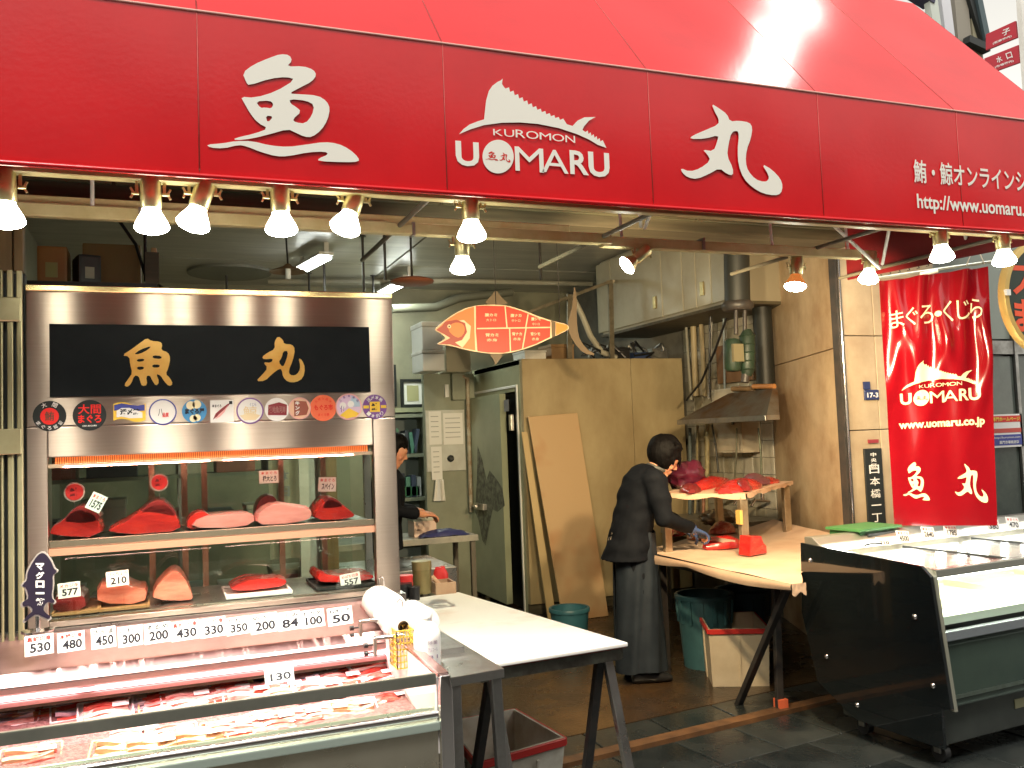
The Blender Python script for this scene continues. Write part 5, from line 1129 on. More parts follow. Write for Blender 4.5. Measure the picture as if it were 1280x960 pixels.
slabfish('tuna_loin','long bright red tuna loin with streaks along the front of the stand',.38,.15,.80,.26,.075,.05,tuna,Z1,1)
slabfish('tuna_loin','dark purplish loin at the far left edge of the stand',.14,.42,.36,.14,.06,.4,tunad,Z1,2)
slabfish('tuna_loin','red loin stretching across the back of the stand',.66,.44,.95,.17,.075,.04,tuna,Z1,3)
slabfish('tuna_loin','red tuna loin at the right end of the stand',1.03,.20,.50,.32,.05,.10,tuna,Z1,4)
slabfish('tuna_chunk','dark skinned chunk near the front corner of the stand',.16,.06,.20,.09,.075,.6,tunad,Z1+.01,5)
slabfish('tuna_chunk','narrow purple strip lying across the middle of the stand',.66,.12,.26,.07,.085,-.7,skinm,Z1+.01,6)
pb = thing('purple_bag','crumpled dark purple plastic bag heaped at the back of the stand','bag',F0+U*.45+V*.55+Vector((0,0,Z1)))
b = MB(); b.ball((0,0,.09),(.14,.11,.10),28,18,fn=lambda d: 1+.28*nz(d,3.4,2)+.10*nz(d,9,4)+(.25*max(0,d.z) if d.x > .2 else 0)); b.build('bag', mat('purple_plastic',(.10,.012,.03),.3,c2=(.05,.008,.02),scale=6,coat=.4), pb, local=True)
def tpc(px,py,lu,lv,hz,ang,m_,label,seed,name='tuna_block'):
    c = at(px,py,z=.84); return slabfish(name,label,None,(c.x,c.y),lu,lv,hz,ang,m_,.838,seed,group='tuna pieces on the cutting table')
tpc(905,684,.30,.15,.085,-.75,tuna,'smooth red tuna block lying on the paper near the front',8)
tpc(903,665,.26,.18,.09,-.3,mat('chopped_tuna',(.50,.02,.015),.25,c2=(.62,.22,.15),scale=28,coat=.5,bump=.6,bscale=50),'ragged red trimmings behind the smooth red block',9)
tpc(872,672,.25,.16,.05,.2,mat('orange_scrap',(.72,.30,.10),.35,c2=(.6,.12,.05),scale=16,coat=.3,bump=.4),'orange yellow scraps in front of the worker gloves',10)
tpc(846,667,.35,.16,.045,.3,tuna,'red tuna piece under the worker hands, at the paper edge',11)
# square cut block at the leg
c = at(938,692,z=.84); t = thing('tuna_block','upright squared red tuna block standing at the foot of the stand leg','fish block',(c.x,c.y-.02,.838),.3,'tuna pieces on the cutting table')
b = MB(); b.prism([(-.09,-.05,0),(.09,-.05,0),(.10,-.04,.05),(.055,-.05,.075),(.04,-.05,.115),(-.065,-.05,.125)], (.01,.10,0)); b.build('flesh', tuna, t, .012, 3, local=True)
pk_ = thing('clear_bag','crumpled clear plastic bag behind the trimmings on the cutting table','bag',at(898,655,z=.85))
b = MB(); b.ball((0,0,.05),(.16,.12,.07),26,16,fn=lambda d: 1+.35*nz(d,3.0,6)+.12*nz(d,8,1)); b.build('bag', mat('milky_plastic',(.42,.33,.22),.25,c2=(.28,.2,.13),scale=9,coat=.6), pk_, local=True)
# ================================================================ LOCKERS, HOOD, PIPES ON THE RIGHT
LX = 4.40
lk = thing('wall_lockers','row of beige overhead lockers along the right wall above the hood','cupboard',(4.7,7.2,2.68))
ly = [at(px,400,x=LX).y for px in (925,891,872,855,829,765,747)]
lm = mat('locker_enamel',(.40,.38,.29),.42,c2=(.33,.30,.22),scale=2.4,rvar=.07)
b = MB(); b.box((LX+.02,ly[0],2.68),(4.98,8.45,3.46)); b.build('carcass', mat('locker_side',(.30,.27,.20),.5), lk)
for i in range(6):
    b = MB(); b.box((LX,ly[i]+.006,2.71),(LX+.019,ly[i+1]-.006,3.44)); dd = b.build('door', lm, lk, .004, 1)
    if i in (1,4): yh = ly[i]+.10; b = MB(); b.box((LX-.012,yh,2.80),(LX,yh+.06,2.92)); b.build('handle', mat('brass_handle',(.35,.27,.12),.35,.8), dd, .003, 1)
b = MB(); b.box((LX-.01,ly[0],2.655),(4.98,8.45,2.68)); b.build('bottom_board', darkw, lk)
# hood
hd = thing('extractor_hood','sloping steel extractor hood hanging over the tuna stand','hood',(4.5,6.15,1.7))
b = MB(); y0,y1 = 5.60,6.84
b.add([(4.28,y0,1.70),(4.28,y1,1.70),(4.95,y1,1.70),(4.40,y0,1.70),(4.28,y0,1.735),(4.28,y1,1.735),(4.55,5.86,1.95),(4.62,6.55,1.95),(4.95,6.55,1.95),(4.60,5.86,1.95),(4.95,y1,1.735),(4.40,y0,1.735)],
      [(0,1,5,4),(4,5,7,6),(5,1,2,10),(5,10,8,7),(0,4,11,3),(4,6,9,11),(6,7,8,9)])
hdm = mat('hood_steel',(.30,.29,.27),.4,.8,c2=(.22,.12,.06),scale=3.5,rvar=.1)
b.build('canopy', hdm, hd)
b = MB(); b.box((4.268,y0,1.695),(4.279,y1,1.738)); b.build('front_lip', ssd, hd, .002, 1)
b = MB(); b.tube([(4.75,6.2,1.95),(4.75,6.2,2.65)], .08, 16); b.build('flue', mat('duct_black',(.018,.02,.018)), hd)
for k,(x,y,l,lb) in enumerate(((4.68,6.0,.25,'orange tools lying on top of the hood'),(4.72,6.3,.3,'brown rolled bundle lying on top of the hood, further back'))):
    b = MB(); b.tube([(x,y,1.975),(x-.02,y+l,1.99)], .022, 8); tag(b.build('roll', [P('rag_orange',(.45,.20,.07)), card_m][k]), lb, 'roll')
# dark duct and the green motor hanging below
du = thing('black_duct','black round duct coming down between the lockers and the stone wall','duct',(4.45,5.62,2.6))
c0 = at(922,300,y=5.62); c1 = at(922,385,y=5.62)
b = MB(); b.tube([c0+Vector((0,0,.35)),c1], .095, 18); b.build('pipe', mat('duct_black',(.018,.02,.018),.7,c2=(.035,.035,.03),scale=6,spec=.2), du)
b = MB(); b.lathe([(.10,-.02),(.12,0),(.12,.03),(.10,.05)],24,c1); b.build('flange', blackm, du)
mo = thing('green_motor','old green hoist motor hanging under the black duct','motor',at(926,470,y=5.6))
mg = mat('motor_green',(.018,.040,.024),.5,c2=(.008,.018,.010),scale=9,rvar=.08)
def mc(px,py): return at(px,py,y=5.6)
b = MB(); a_,c_ = mc(916,424),mc(916,464); b.tube([a_,a_.lerp(c_,.08),a_.lerp(c_,.92),c_],[.045,.062,.062,.045],18); b.build('housing', mg, mo)
b = MB(); a_,c_ = mc(934,412),mc(934,470); b.tube([a_,a_.lerp(c_,.15),a_.lerp(c_,.85),c_],[.03,.058,.058,.035],18); b.build('motor_body', mg, mo)
for k in range(5):
    b = MB(); p = mc(934,420).lerp(mc(934,462),k/4); b.lathe([(.060,-.006),(.064,0),(.060,.006)],20,p); b.build('cooling_fin', mg, mo)
b = MB(); b.box(mc(910,448)+Vector((0,-.075,-.03)), mc(922,436)+Vector((0,-.05,.03))); b.build('plate', mat('plate_tan',(.16,.14,.08),.5), mo)
for px in (920,931): b = MB(); b.tube([mc(px,385),mc(px,418)], .016, 8); b.build('hanger', blackm, mo)
b = MB(); b.tube([mc(932,468),mc(931,478)], .03, 12); b.build('shaft', blackm, mo)
# pipes and cables by the tiles
pipes = ((866,398,870,495,.030,mat('tan_pipe',(.42,.34,.20),.5),'thick tan pipe on the tiles, leftmost of three'),(876,400,881,495,.022,mat('tan_pipe',(.4,.3,.2)),'middle tan pipe on the tiles'),(889,402,886,498,.012,wpaint,'thin white pipe on the tiles'),(856,385,864,500,.016,mat('grey_pipe',(.26,.25,.2),.5),'grey pipe dropping behind the cold room corner'),(904,380,906,496,.010,mat('bluish_pipe',(.22,.27,.30),.5),'thin bluish pipe on the tiles beside the motor'))
for k,(a0,a1,b0,b1,r,m_,lb) in enumerate(pipes):
    b = MB(); b.tube([at(a0,a1,x=4.90-.01*k),at(b0,b1,x=4.90-.01*k)], r, 10); tag(b.build('pipe', m_), lb, 'pipe', 'pipes on the tiled wall')
for k,(pts,lb,m_) in enumerate(((((908,398),(893,440),(876,478),(858,500)),'black cable running diagonally to the hood',blackp),(((888,395),(887,440),(887,497)),'black cable hanging straight down left of the motor',blackp),(((917,300),(912,330),(907,372),(906,384)),'black cable looping beside the duct',blackp),(((944,300),(946,400),(952,490)),'brown cable along the stone wall edge',mat('brown_cable',(.15,.08,.04),.5)))):
    b = MB(); b.tube([at(*p,x=4.55) if k < 3 else at(*p,x=4.80) for p in pts], .011, 7); tag(b.build('cable', m_), lb, 'cable', 'cables by the motor')
# board, electric box
b = MB(); p0,p1 = at(897,480,x=4.93),at(940,425,x=4.93); b.box((4.93,min(p0.y,p1.y),p0.z),(4.96,max(p0.y,p1.y),p1.z)); tag(b.build('mounting_board', mat('brown_board',(.24,.13,.06),.6,c2=(.18,.09,.04),scale=5)), 'brown mounting board on the tiles behind the green motor', 'board')
eb = thing('electric_box','white enamel electric box with a brown side on the tiles under the hood','electric box',(4.85,6.4,1.2))
p0,p1 = at(893,566,x=4.78),at(926,512,x=4.78); ya,yb = sorted((p0.y,p1.y))
b = MB(); b.box((4.78,ya,p0.z),(4.98,yb,p0.z+.58)); b.build('body', mat('enamel_white',(.55,.50,.40),.4,c2=(.45,.38,.28),scale=5), eb, .008)
b = MB(); b.box((4.776,ya+.02,p0.z+.02),(4.781,yb-.02,p0.z+.56)); b.build('door', mat('enamel_white',(.55,.50,.40)), eb, .003, 1)
b = MB(); b.box((4.765,ya+.10,p0.z+.25),(4.777,ya+.13,p0.z+.31)); b.build('latch', blackp, eb)
# tall things leaning behind the stand: poles, brushes, hoses
rn = random.Random(11)
for k,(a0,a1,b0,b1,r,col,lb) in enumerate(((872,532,868,650,.012,(.35,.28,.14),'bamboo pole leaning behind the stand, leftmost'),(884,530,882,640,.022,(.40,.33,.17),'thick speckled bamboo pole behind the stand'),(890,531,898,590,.009,(.03,.03,.025),'black rod right of the thick bamboo pole'),(862,535,862,650,.018,(.10,.13,.13),'dark grey pole beside the cold room corner'),(878,600,879,650,.016,(.30,.13,.07),'reddish stick standing under the tray'),(921,535,918,600,.008,(.12,.12,.08),'thin dark hose hanging by the electric box'),(948,535,952,600,.008,(.12,.14,.09),'thin green hose hanging by the stone wall'))):
    b = MB(); b.tube([at(a0,a1,x=4.72-.02*k),at((a0+b0)/2+1,(a1+b1)/2,x=4.71-.02*k),at(b0,b1,x=4.70-.02*k)], r, 8); tag(b.build('pole', mat('pole_%s' % 'abcdefg'[k],col,.5,c2=tuple(c*.4 for c in col),scale=18)), lb, 'pole')
# sink with taps beyond the table
sk = thing('tap_sink','steel sink with taps against the tiles behind the cutting table','sink',(4.7,6.75,0))
b = MB(); b.box((4.35,6.32,.70),(4.96,7.35,.86)); b.build('basin', ssd, sk, .006)
for k in range(3): b = MB(); y = 6.5+.25*k; b.tube([(4.95,y,1.0),(4.80,y,1.02),(4.76,y,.97)], .014, 8); b.tube([(4.88,y,1.02),(4.88,y,1.07)],.02,10); b.build('tap', chrome, sk)
b = MB(); b.box((4.36,6.33,0),(4.40,6.37,.70)); b.build('leg', ssd, sk); b = MB(); b.box((4.36,7.28,0),(4.40,7.32,.70)); b.build('leg', ssd, sk)

# ================================================================ RIGHT CHILLER CASE
rc = thing('glass_chiller','low chiller case on castors with a glossy black end panel and white lit top','chiller case',(3.44,3.31,0), math.radians(4))
Lr = 2.4
prof = [(1.06,.955),(.045,.935),(.0,.905),(-.065,.30),(-.065,.285),(.02,.285),(-.005,.10),(.60,.10),(.66,.10),(1.0,.30)]
prof2 = [(.52,.10),(-.02,.10),(-.02,.285),(-.075,.30),(-.005,.905),(.045,.95),(.85,.99),(.87,.60),(.78,.24)]
gb = mat('black_acrylic',(.006,.008,.009),.035,spec=.8,coat=.5)
b = MB(); b.prism([(-.02,y,z) for y,z in prof2], (.02,0,0)); b.build('end_panel', gb, rc, .002, 1, local=True)
b = MB(); b.box((.0,.02,.10),(Lr,.62,.285)); b.build('base', mat('base_grey',(.09,.10,.09),.3,.6,c2=(.06,.065,.06),scale=3), rc, .004, local=True)
b = MB(); b.prism([(.0,-.035,.29),(.0,.62,.29),(.0,.76,.50),(.0,.76,.62),(.0,.02,.62),(.0,-.01,.57)], (Lr,0,0)); b.build('lower_body', mat('dark_glass_body',(.035,.045,.042),.12,c2=(.06,.07,.06),scale=2), rc, .003, 1, local=True)
b = MB(); b.prism([(.03,-.062,.31),(.03,-.058,.315),(.03,-.028,.60),(.03,-.033,.60)], (Lr-.05,0,0)); b.build('lower_pane', clear2, rc, local=True)
b = MB(); b.prism([(-.001,-.08,.285),(-.001,-.012,.905),(-.001,.035,.945),(.022,.035,.945),(.022,-.012,.905),(.022,-.08,.285)][:3]+[(-.001,.05,.925),(-.001,.012,.88),(-.001,-.055,.285)], (.022,0,0)); b.build('edge_post', mat('pale_post',(.42,.42,.34),.25,.7), rc, .003, 1, local=True)
b = MB(); b.box((.0,.012,.10),(.035,.032,.285)); b.build('base_post', ssd, rc, local=True)
b = MB(); b.box((.02,-.04,.60),(Lr,-.005,.645)); b.build('middle_rail', mat('blue_grey_rail',(.42,.46,.50),.25,.8), rc, .004, local=True)
b = MB(); b.box((.02,-.045,.33),(Lr,-.035,.345)); b.build('lower_rail', ssd, rc, local=True)
b = MB(); b.box((.02,-.01,.895),(Lr,.045,.935)); b.build('top_rail', mat('top_rail',(.50,.50,.44),.25,.8), rc, .005, local=True)
b = MB(); b.prism([(.02,.70,.95),(.02,.80,1.02),(.02,.86,1.02),(.02,.86,.90),(.02,.70,.90)], (Lr,0,0)); b.build('rear_ledge', mat('rear_ledge',(.52,.50,.44),.3,.8), rc, .004, local=True)
b = MB(); b.box((.02,.02,.66),(Lr,.68,.70)); b.build('inner_deck', mat('chiller_white',(.75,.74,.66),.4), rc, local=True)
b = MB(); b.box((.02,.66,.62),(Lr,.70,.90)); b.build('inner_back', mat('chiller_white',(.75,.74,.66)), rc, local=True)
b = MB(); b.prism([(.03,-.028,.65),(.03,-.024,.65),(.03,.002,.89),(.03,-.002,.89)], (Lr-.05,0,0)); b.build('front_pane', clear2, rc, local=True)
for k in range(4):
    x = .03+k*.58; b = MB(); b.box((x,.05,.925),(x+.57,.69,.931)); b.build('top_pane', glass('frosted_top',(.97,.98,.97),1.5,.12), rc, local=True)
    b = MB(); b.box((x+.03,.10,.885),(x+.54,.64,.90)); b.build('white_tray', mat('bright_tray',(.85,.85,.83),.5), rc, .003, 1, local=True)
    b = MB(); b.box((x+.566,.05,.915),(x+.574,.69,.937)); b.build('divider', blk, rc, local=True)
for k in range(3):
    x = .08+k*.6
    b = MB(); b.box((x,.14,.70),(x+.45,.50,.76)); b.build('inner_box', mat('cream_box',(.72,.66,.48),.5,c2=(.6,.52,.36),scale=5), rc, .005, local=True)
b = MB(); b.box((.02,.62,.86),(Lr,.65,.88)); b.build('lamp_tube', mat('case_tube',(1,1,.9),.3,emit=(1,1,.84),es=4), rc, local=True)
b = MB(); b.box((.02,.06,.872),(Lr,.10,.884)); b.build('lamp_tube', mat('case_tube',(1,1,.9)), rc, local=True)
for k in range(2):
    ld = bpy.data.lights.new('case_light', 'AREA'); ld.shape='RECTANGLE'; ld.size=1.1; ld.size_y=.05; ld.energy=3.2; ld.color=(1,1,.84)
    lo = bpy.data.objects.new('case_light', ld); COL.objects.link(lo); lo.parent = rc; lo.location=(.6+1.15*k,.12,.868)
    ld = bpy.data.lights.new('tray_light', 'AREA'); ld.shape='RECTANGLE'; ld.size=1.1; ld.size_y=.05; ld.energy=2.0; ld.color=(1,1,.92)
    lo = bpy.data.objects.new('tray_light', ld); COL.objects.link(lo); lo.parent = rc; lo.location=(.6+1.15*k,.72,1.02); lo.rotation_euler=(-.7,0,0)
for (y,z) in ((.78,.90),(.70,.39),(.10,.70),(.02,.39),(.5,.18)):
    b = MB(); b.lathe([(.014,0),(.013,.006),(.006,.010)],14,(-.020,y,z),Matrix.Rotation(-PI/2,3,'Y')); b.build('bolt', chrome, rc, local=True)
for (x,y) in ((.08,.08),(.08,.55),(1.6,.08),(1.6,.55)):
    b = MB(); b.tube([(x-.018,y,.045),(x+.018,y,.045)], .042, 16); cw = b.build('castor', blackp, rc, local=True)
    b = MB(); b.box((x-.03,y-.02,.045),(x+.03,y+.02,.10)); b.build('castor_fork', ssd, cw, .003, 1, local=True)
x = .55; b = MB(); b.box((x,.016,.19),(x+.16,.021,.235)); b.build('name_plate', mat('plate_gold',(.35,.33,.20),.3,.6), rc, local=True)
b = MB(); b.ball((.80,.10,.34),(.09,.06,.035),14,8); b.build('orange_tray', mat('orange_item',(.75,.16,.05),.4), rc, local=True)
def rcw(x,y,z): return rc.matrix_basis @ Vector((x,y,z))
bpy.context.view_layer.update()
for k,(px,py,n_s,lb) in enumerate(((1129,671,'4500','white price card beside the green box on the chiller ledge'),(1160,666,'2640','white price card third from the left on the chiller ledge'),(1188.5,664,'1785','white price card fourth on the chiller ledge, below the banner corner'),(1241,656,'380','white price card near the banner foot on the chiller ledge'),(1266,654,'470','rightmost white price card on the chiller ledge'),(1104,677,'210','half hidden tilted white card at the chiller end panel'))):
    y = 4.03; card(px, py, 16 if k < 5 else 18, 15 if k < 5 else 9, y, n_s, '本まぐろ' if k < 5 else '', lb, -.12, True, 'price cards on the chiller ledge', tilt=.3)
gx = thing('green_box','empty green plastic box upside down on the chiller rear edge','box',at(1080,668,z=.99)+Vector((0,0,0)), math.radians(8))
b = MB(); gm = P('green_plastic',(.05,.17,.055)); b.prism([(-.17,-.11,0),(.17,-.11,0),(.155,-.10,.035),(-.155,-.10,.035)], (0,.22,0)); b.build('body', gm, gx, .006, local=True)
b = MB(); b.box((-.185,-.125,.036),(.185,.125,.052)); b.build('rim', gm, gx, .004, local=True)
b = MB(); b.box((-.12,-.128,.006),(.12,-.112,.022)); b.build('slot', blk, gx, local=True)
bl = thing('dark_scissors','black handled scissors lying on the chiller top beside the green box','scissors',at(1090,681,z=.97))
b = MB(); b.tube([(-.05,0,0),(0,.01,.005),(.07,0,0)], .006, 8); b.tube([(-.05,.02,0),(0,.01,.005),(.07,.025,0)], .005, 8); b.build('body', blackp, bl, local=True)

# ================================================================ BANNER, SIGNS
B0 = Vector((4.10,4.18,0)); B1 = Vector((4.80,3.66,0))
zt0, zt1 = None, None
def ray_on(px, py):
    d = AX.transposed() @ Vector((px-640, py-480, F)); n_ = (B1-B0).normalized().cross(Vector((0,0,1))); o_ = Vector((0,0,H)); t = (B0-o_).dot(n_)/d.dot(n_); return o_+d*t
c_tl, c_tr, c_bl, c_br = ray_on(1098,352), ray_on(1235,333), ray_on(1118,657), ray_on(1247,657)
bdir = (B1-B0).normalized(); bn = Vector((bdir.y,-bdir.x,0)); 
if bn.y > 0: bn = -bn
def bsur(u, v, off=0):
    p = c_bl.lerp(c_br,u).lerp(c_tl.lerp(c_tr,u),v)
    f = .017*math.sin(u*17+2.4*math.sin(v*2.6))*(v**1.5+.15) + .015*math.sin(u*31-5*v+1)*(v**2) + .022*math.sin(PI*u)*math.exp(-((v-.72)/.16)**2)
    f += .034*abs(math.sin(u*9+v*3.5))**6*math.exp(-((v-.78)/.2)**2) + .020*abs(math.sin(u*7-v*5+1))**8*math.exp(-((v-.6)/.25)**2)
    return p + bn*(f+off)
bn_ = thing('shop_banner','hanging red vinyl banner with cream writing and a marlin mark beside the tan pillar','banner',Vector(((c_bl.x+c_br.x)/2,(c_bl.y+c_br.y)/2,c_bl.z)))
b = MB(); b.slab(lambda u,v: bsur(u,v), 70, 90, -bn*.0015); b.build('cloth', mat('banner_vinyl',(.21,.0025,.007),.2,c2=(.17,.002,.006),scale=3,coat=.7), bn_)
def dense(mb, maxl=.02):
    bm = bmesh.new(); vs = [bm.verts.new(v) for v in mb.v]
    for f in mb.f:
        try: bm.faces.new([vs[i] for i in f])
        except ValueError: pass
    bmesh.ops.triangulate(bm, faces=bm.faces)
    for _ in range(4):
        es = [e for e in bm.edges if e.calc_length() > maxl]
        if not es: break
        bmesh.ops.subdivide_edges(bm, edges=es, cuts=1); bmesh.ops.triangulate(bm, faces=bm.faces)
    mb.v = [tuple(v.co) for v in bm.verts]; bm.verts.index_update(); mb.f = [tuple(v.index for v in f.verts) for f in bm.faces]; mb.mi = [0]*len(mb.f); mb.sm = [False]*len(mb.f); bm.free(); return mb
def on_banner(mb, name, m_):
    dense(mb, .03); mb.v = [tuple(bsur(x, y, .004)) for x, y, z in mb.v]; mb.build(name, m_, bn_)
def buv(px, py):   # photo pixel -> banner u,v
    best = None; p = ray_on(px, py); L_ = (c_br-c_bl); u = (p-c_bl).dot(bdir)/(L_.dot(bdir)); zb = c_bl.lerp(c_br,u).z; zt = c_tl.lerp(c_tr,u).z
    return u, (p.z-zb)/(zt-zb)
bc = mat('banner_cream',(.78,.66,.42),.4)
fl = lambda u,v: (u,v,0)
m_ = MB()
for ch,px0,px1,pyb,pyt in (('ま',1113,1127,411,388),('ぐ',1131,1143,408,384),('ろ',1147,1162,406,381),('・',1164,1171,397,389),('く',1174,1184,404,376),('じ',1190,1204,401,375),('ら',1206,1218,399,373)):
    a_ = buv(px0,pyb); c_ = buv(px1,pyt); put_text(m_, ch, fl, a_[0], a_[1], c_[0], c_[1], 0)
on_banner(m_, 'lettering', bc)
m_ = MB(); a_ = buv(1124,538); c_ = buv(1227,522); put_text(m_, 'www.uomaru.co.jp', fl, a_[0], a_[1]-.005, c_[0], c_[1]+.004, .035); on_banner(m_, 'web_address', bc)
for sh,(a0,a1,a2,a3),src in ((SH['uo'],(1129,1159,626,577),(688,1197,541,180)),(SH['maru'],(1194,1231,629,578),(135,476,652,345))):
    a_ = buv(a0,a2); c_ = buv(a1,a3); m_ = MB(); m_.add([(a_[0]+(x-src[0])/(src[1]-src[0])*(c_[0]-a_[0]), a_[1]+(src[2]-y)/(src[2]-src[3])*(c_[1]-a_[1]),0) for x,y in sh[0]], sh[1]); on_banner(m_, 'brush_character', bc)
xs = [p[0] for p in LG[0][0]]; lx0, lx1 = min(xs), max(xs); zs = [p[1] for p in LG[0][0]]; lz1 = max(zs); lz0 = min(p[1] for q in LG for p in q[0])
a_ = buv(1128,509); c_ = buv(1216,445)
for col in (0,1):
    m_ = MB()
    for vs, fs, k in LG:
        if k == col: m_.add([(a_[0]+(x-lx0)/(lx1-lx0)*(c_[0]-a_[0]), a_[1]+(z-lz0)/(lz1-lz0)*(c_[1]-a_[1]), 0) for x,z in vs], fs)
    dense(m_, .03); m_.v = [tuple(bsur(x,y,.004+.0012*col)) for x,y,z in m_.v]; m_.build('marlin_logo' if not col else 'logo_disc_writing', bc if not col else redink, bn_)
b = MB(); b.tube([c_tl+Vector((-.02,0,.02)), c_tr+Vector((.03,0,.03))], .010, 10); b.build('rod', mat('rod_grey',(.35,.38,.34),.3,.5), bn_)
b = MB(); b.tube([ray_on(1150,343), ray_on(1172,338)], .013, 10); b.build('rod_sleeve', white, bn_)
# wire line with hooks above the banner
wr = thing('hook_wire','twisted wire with little hooks strung above the red banner','wire',ray_on(1180,325))
p0,p1 = ray_on(1094,343), ray_on(1262,298); b = MB(); b.tube([p0, p0.lerp(p1,.5)-Vector((0,0,.02)), p1], .005, 6); b.build('wire', mat('wire_pale',(.55,.55,.38),.35,.6), wr)
for k in range(14):
    p = p0.lerp(p1,(k+.5)/14)-Vector((0,0,.018*math.sin(PI*(k+.5)/14))); b = MB(); b.tube([p+Vector((0,0,.010)), p+Vector((.012,0,-.014)), p+Vector((-.006,0,-.018))], .003, 5); b.build('hook', blackm if k < 9 else ssd, wr)
for (a0,a1,a2,a3) in ((1219,305,1231,330),(1219,305,1208,332)): b = MB(); b.tube([ray_on(a0,a1), ray_on(a2,a3)], .003, 6); b.build('tie', wpaint, wr)

# round sign
rsn = thing('round_sign','round black sign with orange red characters and a gold ring at the right edge','sign',at(1304,373,y=3.7))
r = (at(1304,373,y=3.7)-at(1252,373,y=3.7)).length; R = Matrix.Rotation(PI/2,3,'X')
b = MB(); b.lathe([(r*.93,-.02),(r*.93,.02)],48,(0,0,0),R); b.build('face', mat('sign_black',(.015,.03,.02),.3), rsn, local=True)
b = MB(); b.lathe([(r*.92,-.028),(r*1.0,-.024),(r*1.02,0),(r*1.0,.024),(r*.92,.028)],56,(0,0,0),R,(False,False)); b.build('ring', mat('gold_ring',(.70,.50,.18),.3,.4), rsn, local=True)
b = MB(); fo = lambda u,v: (u*r,-.0225,v*r); put_text(b,'大間',fo,-.80,.04,.80,.76,.02); put_text(b,'まぐろ',fo,-.80,-.62,.82,-.02,.04); b.build('lettering', mat('orange_red',(.80,.09,.03),.4), rsn, local=True)
b = MB(); b.box((-r*1.0,-.035,r*.02),(-r*.9,-.018,r*.12)); b.build('clip', white, rsn, local=True)
b = MB(); b.tube([(0,0,r),(0,0,r+.45)], .01, 8); b.build('hanger', ssd, rsn, local=True)
# poster on the neighbour glass
px0 = at(1239,560,y=5.83); px1 = at(1277,517,y=5.83); po = thing('poster','small poster with yellow, red and navy bands on the dark glass front','poster',(px0.x,5.83,px0.z))
W_,H_ = px1.x-px0.x, px1.z-px0.z; y = -.0
b = MB(); b.box((0,0,0),(W_,.004,H_)); b.build('sheet', paper, po, local=True)
for (z0,z1,mm) in ((.76,.95,redink),(.44,.57,mat('band_red',(.55,.08,.06),.5)),(.06,.38,nav)):
    b = MB(); b.box((W_*.05,-.002,H_*z0),(W_*.95,-.0005,H_*z1)); b.build('band', mm, po, local=True)
b = MB(); fo = lambda u,v: (u*W_,-.004,v*H_); put_text(b,'専門ホームページ',fo,.08,.79,.92,.92,.03); b.build('headline', P('print_brightyellow',(.85,.65,.08)), po, local=True)
b = MB(); put_text(b,'http://kuromon.com',fo,.10,.25,.9,.33,.01); put_text(b,'黒門市場商店街',fo,.25,.10,.85,.20,.02); b.build('small_print', white, po, local=True)
# plates on the pillar
vp = thing('address_plate','tall narrow black plate with white vertical writing on the tan pillar','sign',at(1093,610,y=4.81))
x0,x1,z0,z1 = on(1085,560,1101,660,4.812); b = MB(); b.box((x0,4.805,z0-.05),(x1,4.818,z1)); b.build('plate', blk, vp, .002, 1)
b = MB(); n = 0
for ch in '日本橋一丁目':
    zz = z1-.17-n*.082; w_ = (x1-x0); 
    if ch == '一': put_text(b,ch,lambda u,v:(u,4.8035,v),x0+w_*.22,zz+.028,x1-w_*.22,zz+.036,.03)
    else: put_text(b,ch,lambda u,v:(u,4.8035,v),x0+w_*.22,zz,x1-w_*.22,zz+.058,.008)
    n += 1
for k,ch in enumerate('中央区'): put_text(b,ch,lambda u,v:(u,4.8035,v),x0+w_*.34,z1-.055-k*.038,x1-w_*.34,z1-.028-k*.038,.02)
b.build('writing', wht, vp)
x0,x1,z0,z1 = on(1086,549,1098,554,4.81); sp = thing('small_plate','tiny dark plate above the tall address plate','sign',(x0,4.81,z0)); b = MB(); b.box((x0,4.808,z0),(x1,4.819,z1)); b.build('plate', mar, sp)
x0,x1,z0,z1 = on(1081,487,1098,500,4.81); sp = thing('number_plate','dark blue number plate on the tan pillar left of the banner','sign',(x0,4.81,z0)); b = MB(); b.box((x0,4.806,z0),(x1,4.819,z1)); b.build('plate', P('print_darkblue',(.02,.03,.10)), sp, .002, 1)
x2,x3,z2,z3 = on(1080,477,1087,487,4.81); b = MB(); b.box((x2,4.806,z2+.001),(x3,4.819,z3)); b.build('top_plate', P('print_darkblue',(.02,.03,.10)), sp)
b = MB(); put_text(b,'17-3',lambda u,v:(u,4.8045,v),x0+.02,z0+.015,x1-.01,z1-.02,.02); b.build('number', wht, sp)

# signs and window above the awning at the far right
wn = thing('upper_window','dark framed window leaf with grey shutters opening above the awning end','window',at(1190,40,y=5.4))
def wbar(p,q,w,m_,nm,y=5.4,h=.06): b = MB(); b.bar(at(*p,y=y),at(*q,y=y),w,h); b.build(nm,m_,wn)
for k,((a,b1),(c,d1),w,m_) in enumerate((((1160,-20),(1172,60),.09,mat('shutter_pale',(.50,.55,.50),.5)),((1176,-20),(1190,90),.10,mat('shutter_grey',(.55,.56,.60),.5)),((1196,-20),(1206,90),.15,mat('shutter_taupe',(.24,.22,.18),.5)),((1211,-20),(1222,90),.09,mat('shutter_taupe2',(.27,.25,.17),.5)))):
    wbar((a,b1),(c,d1),w,m_,'shutter_slat')
wbar((1206,-20),(1228,52),.05,blk,'frame',5.36); wbar((1217,-20),(1234,62),.06,P('print_slate',(.05,.08,.09)),'frame',5.34); wbar((1208,50),(1234,62),.07,blk,'frame',5.33)
wbar((1133,-14),(1162,4),.12,P('print_darkviolet',(.03,.03,.07)),'header',5.42)
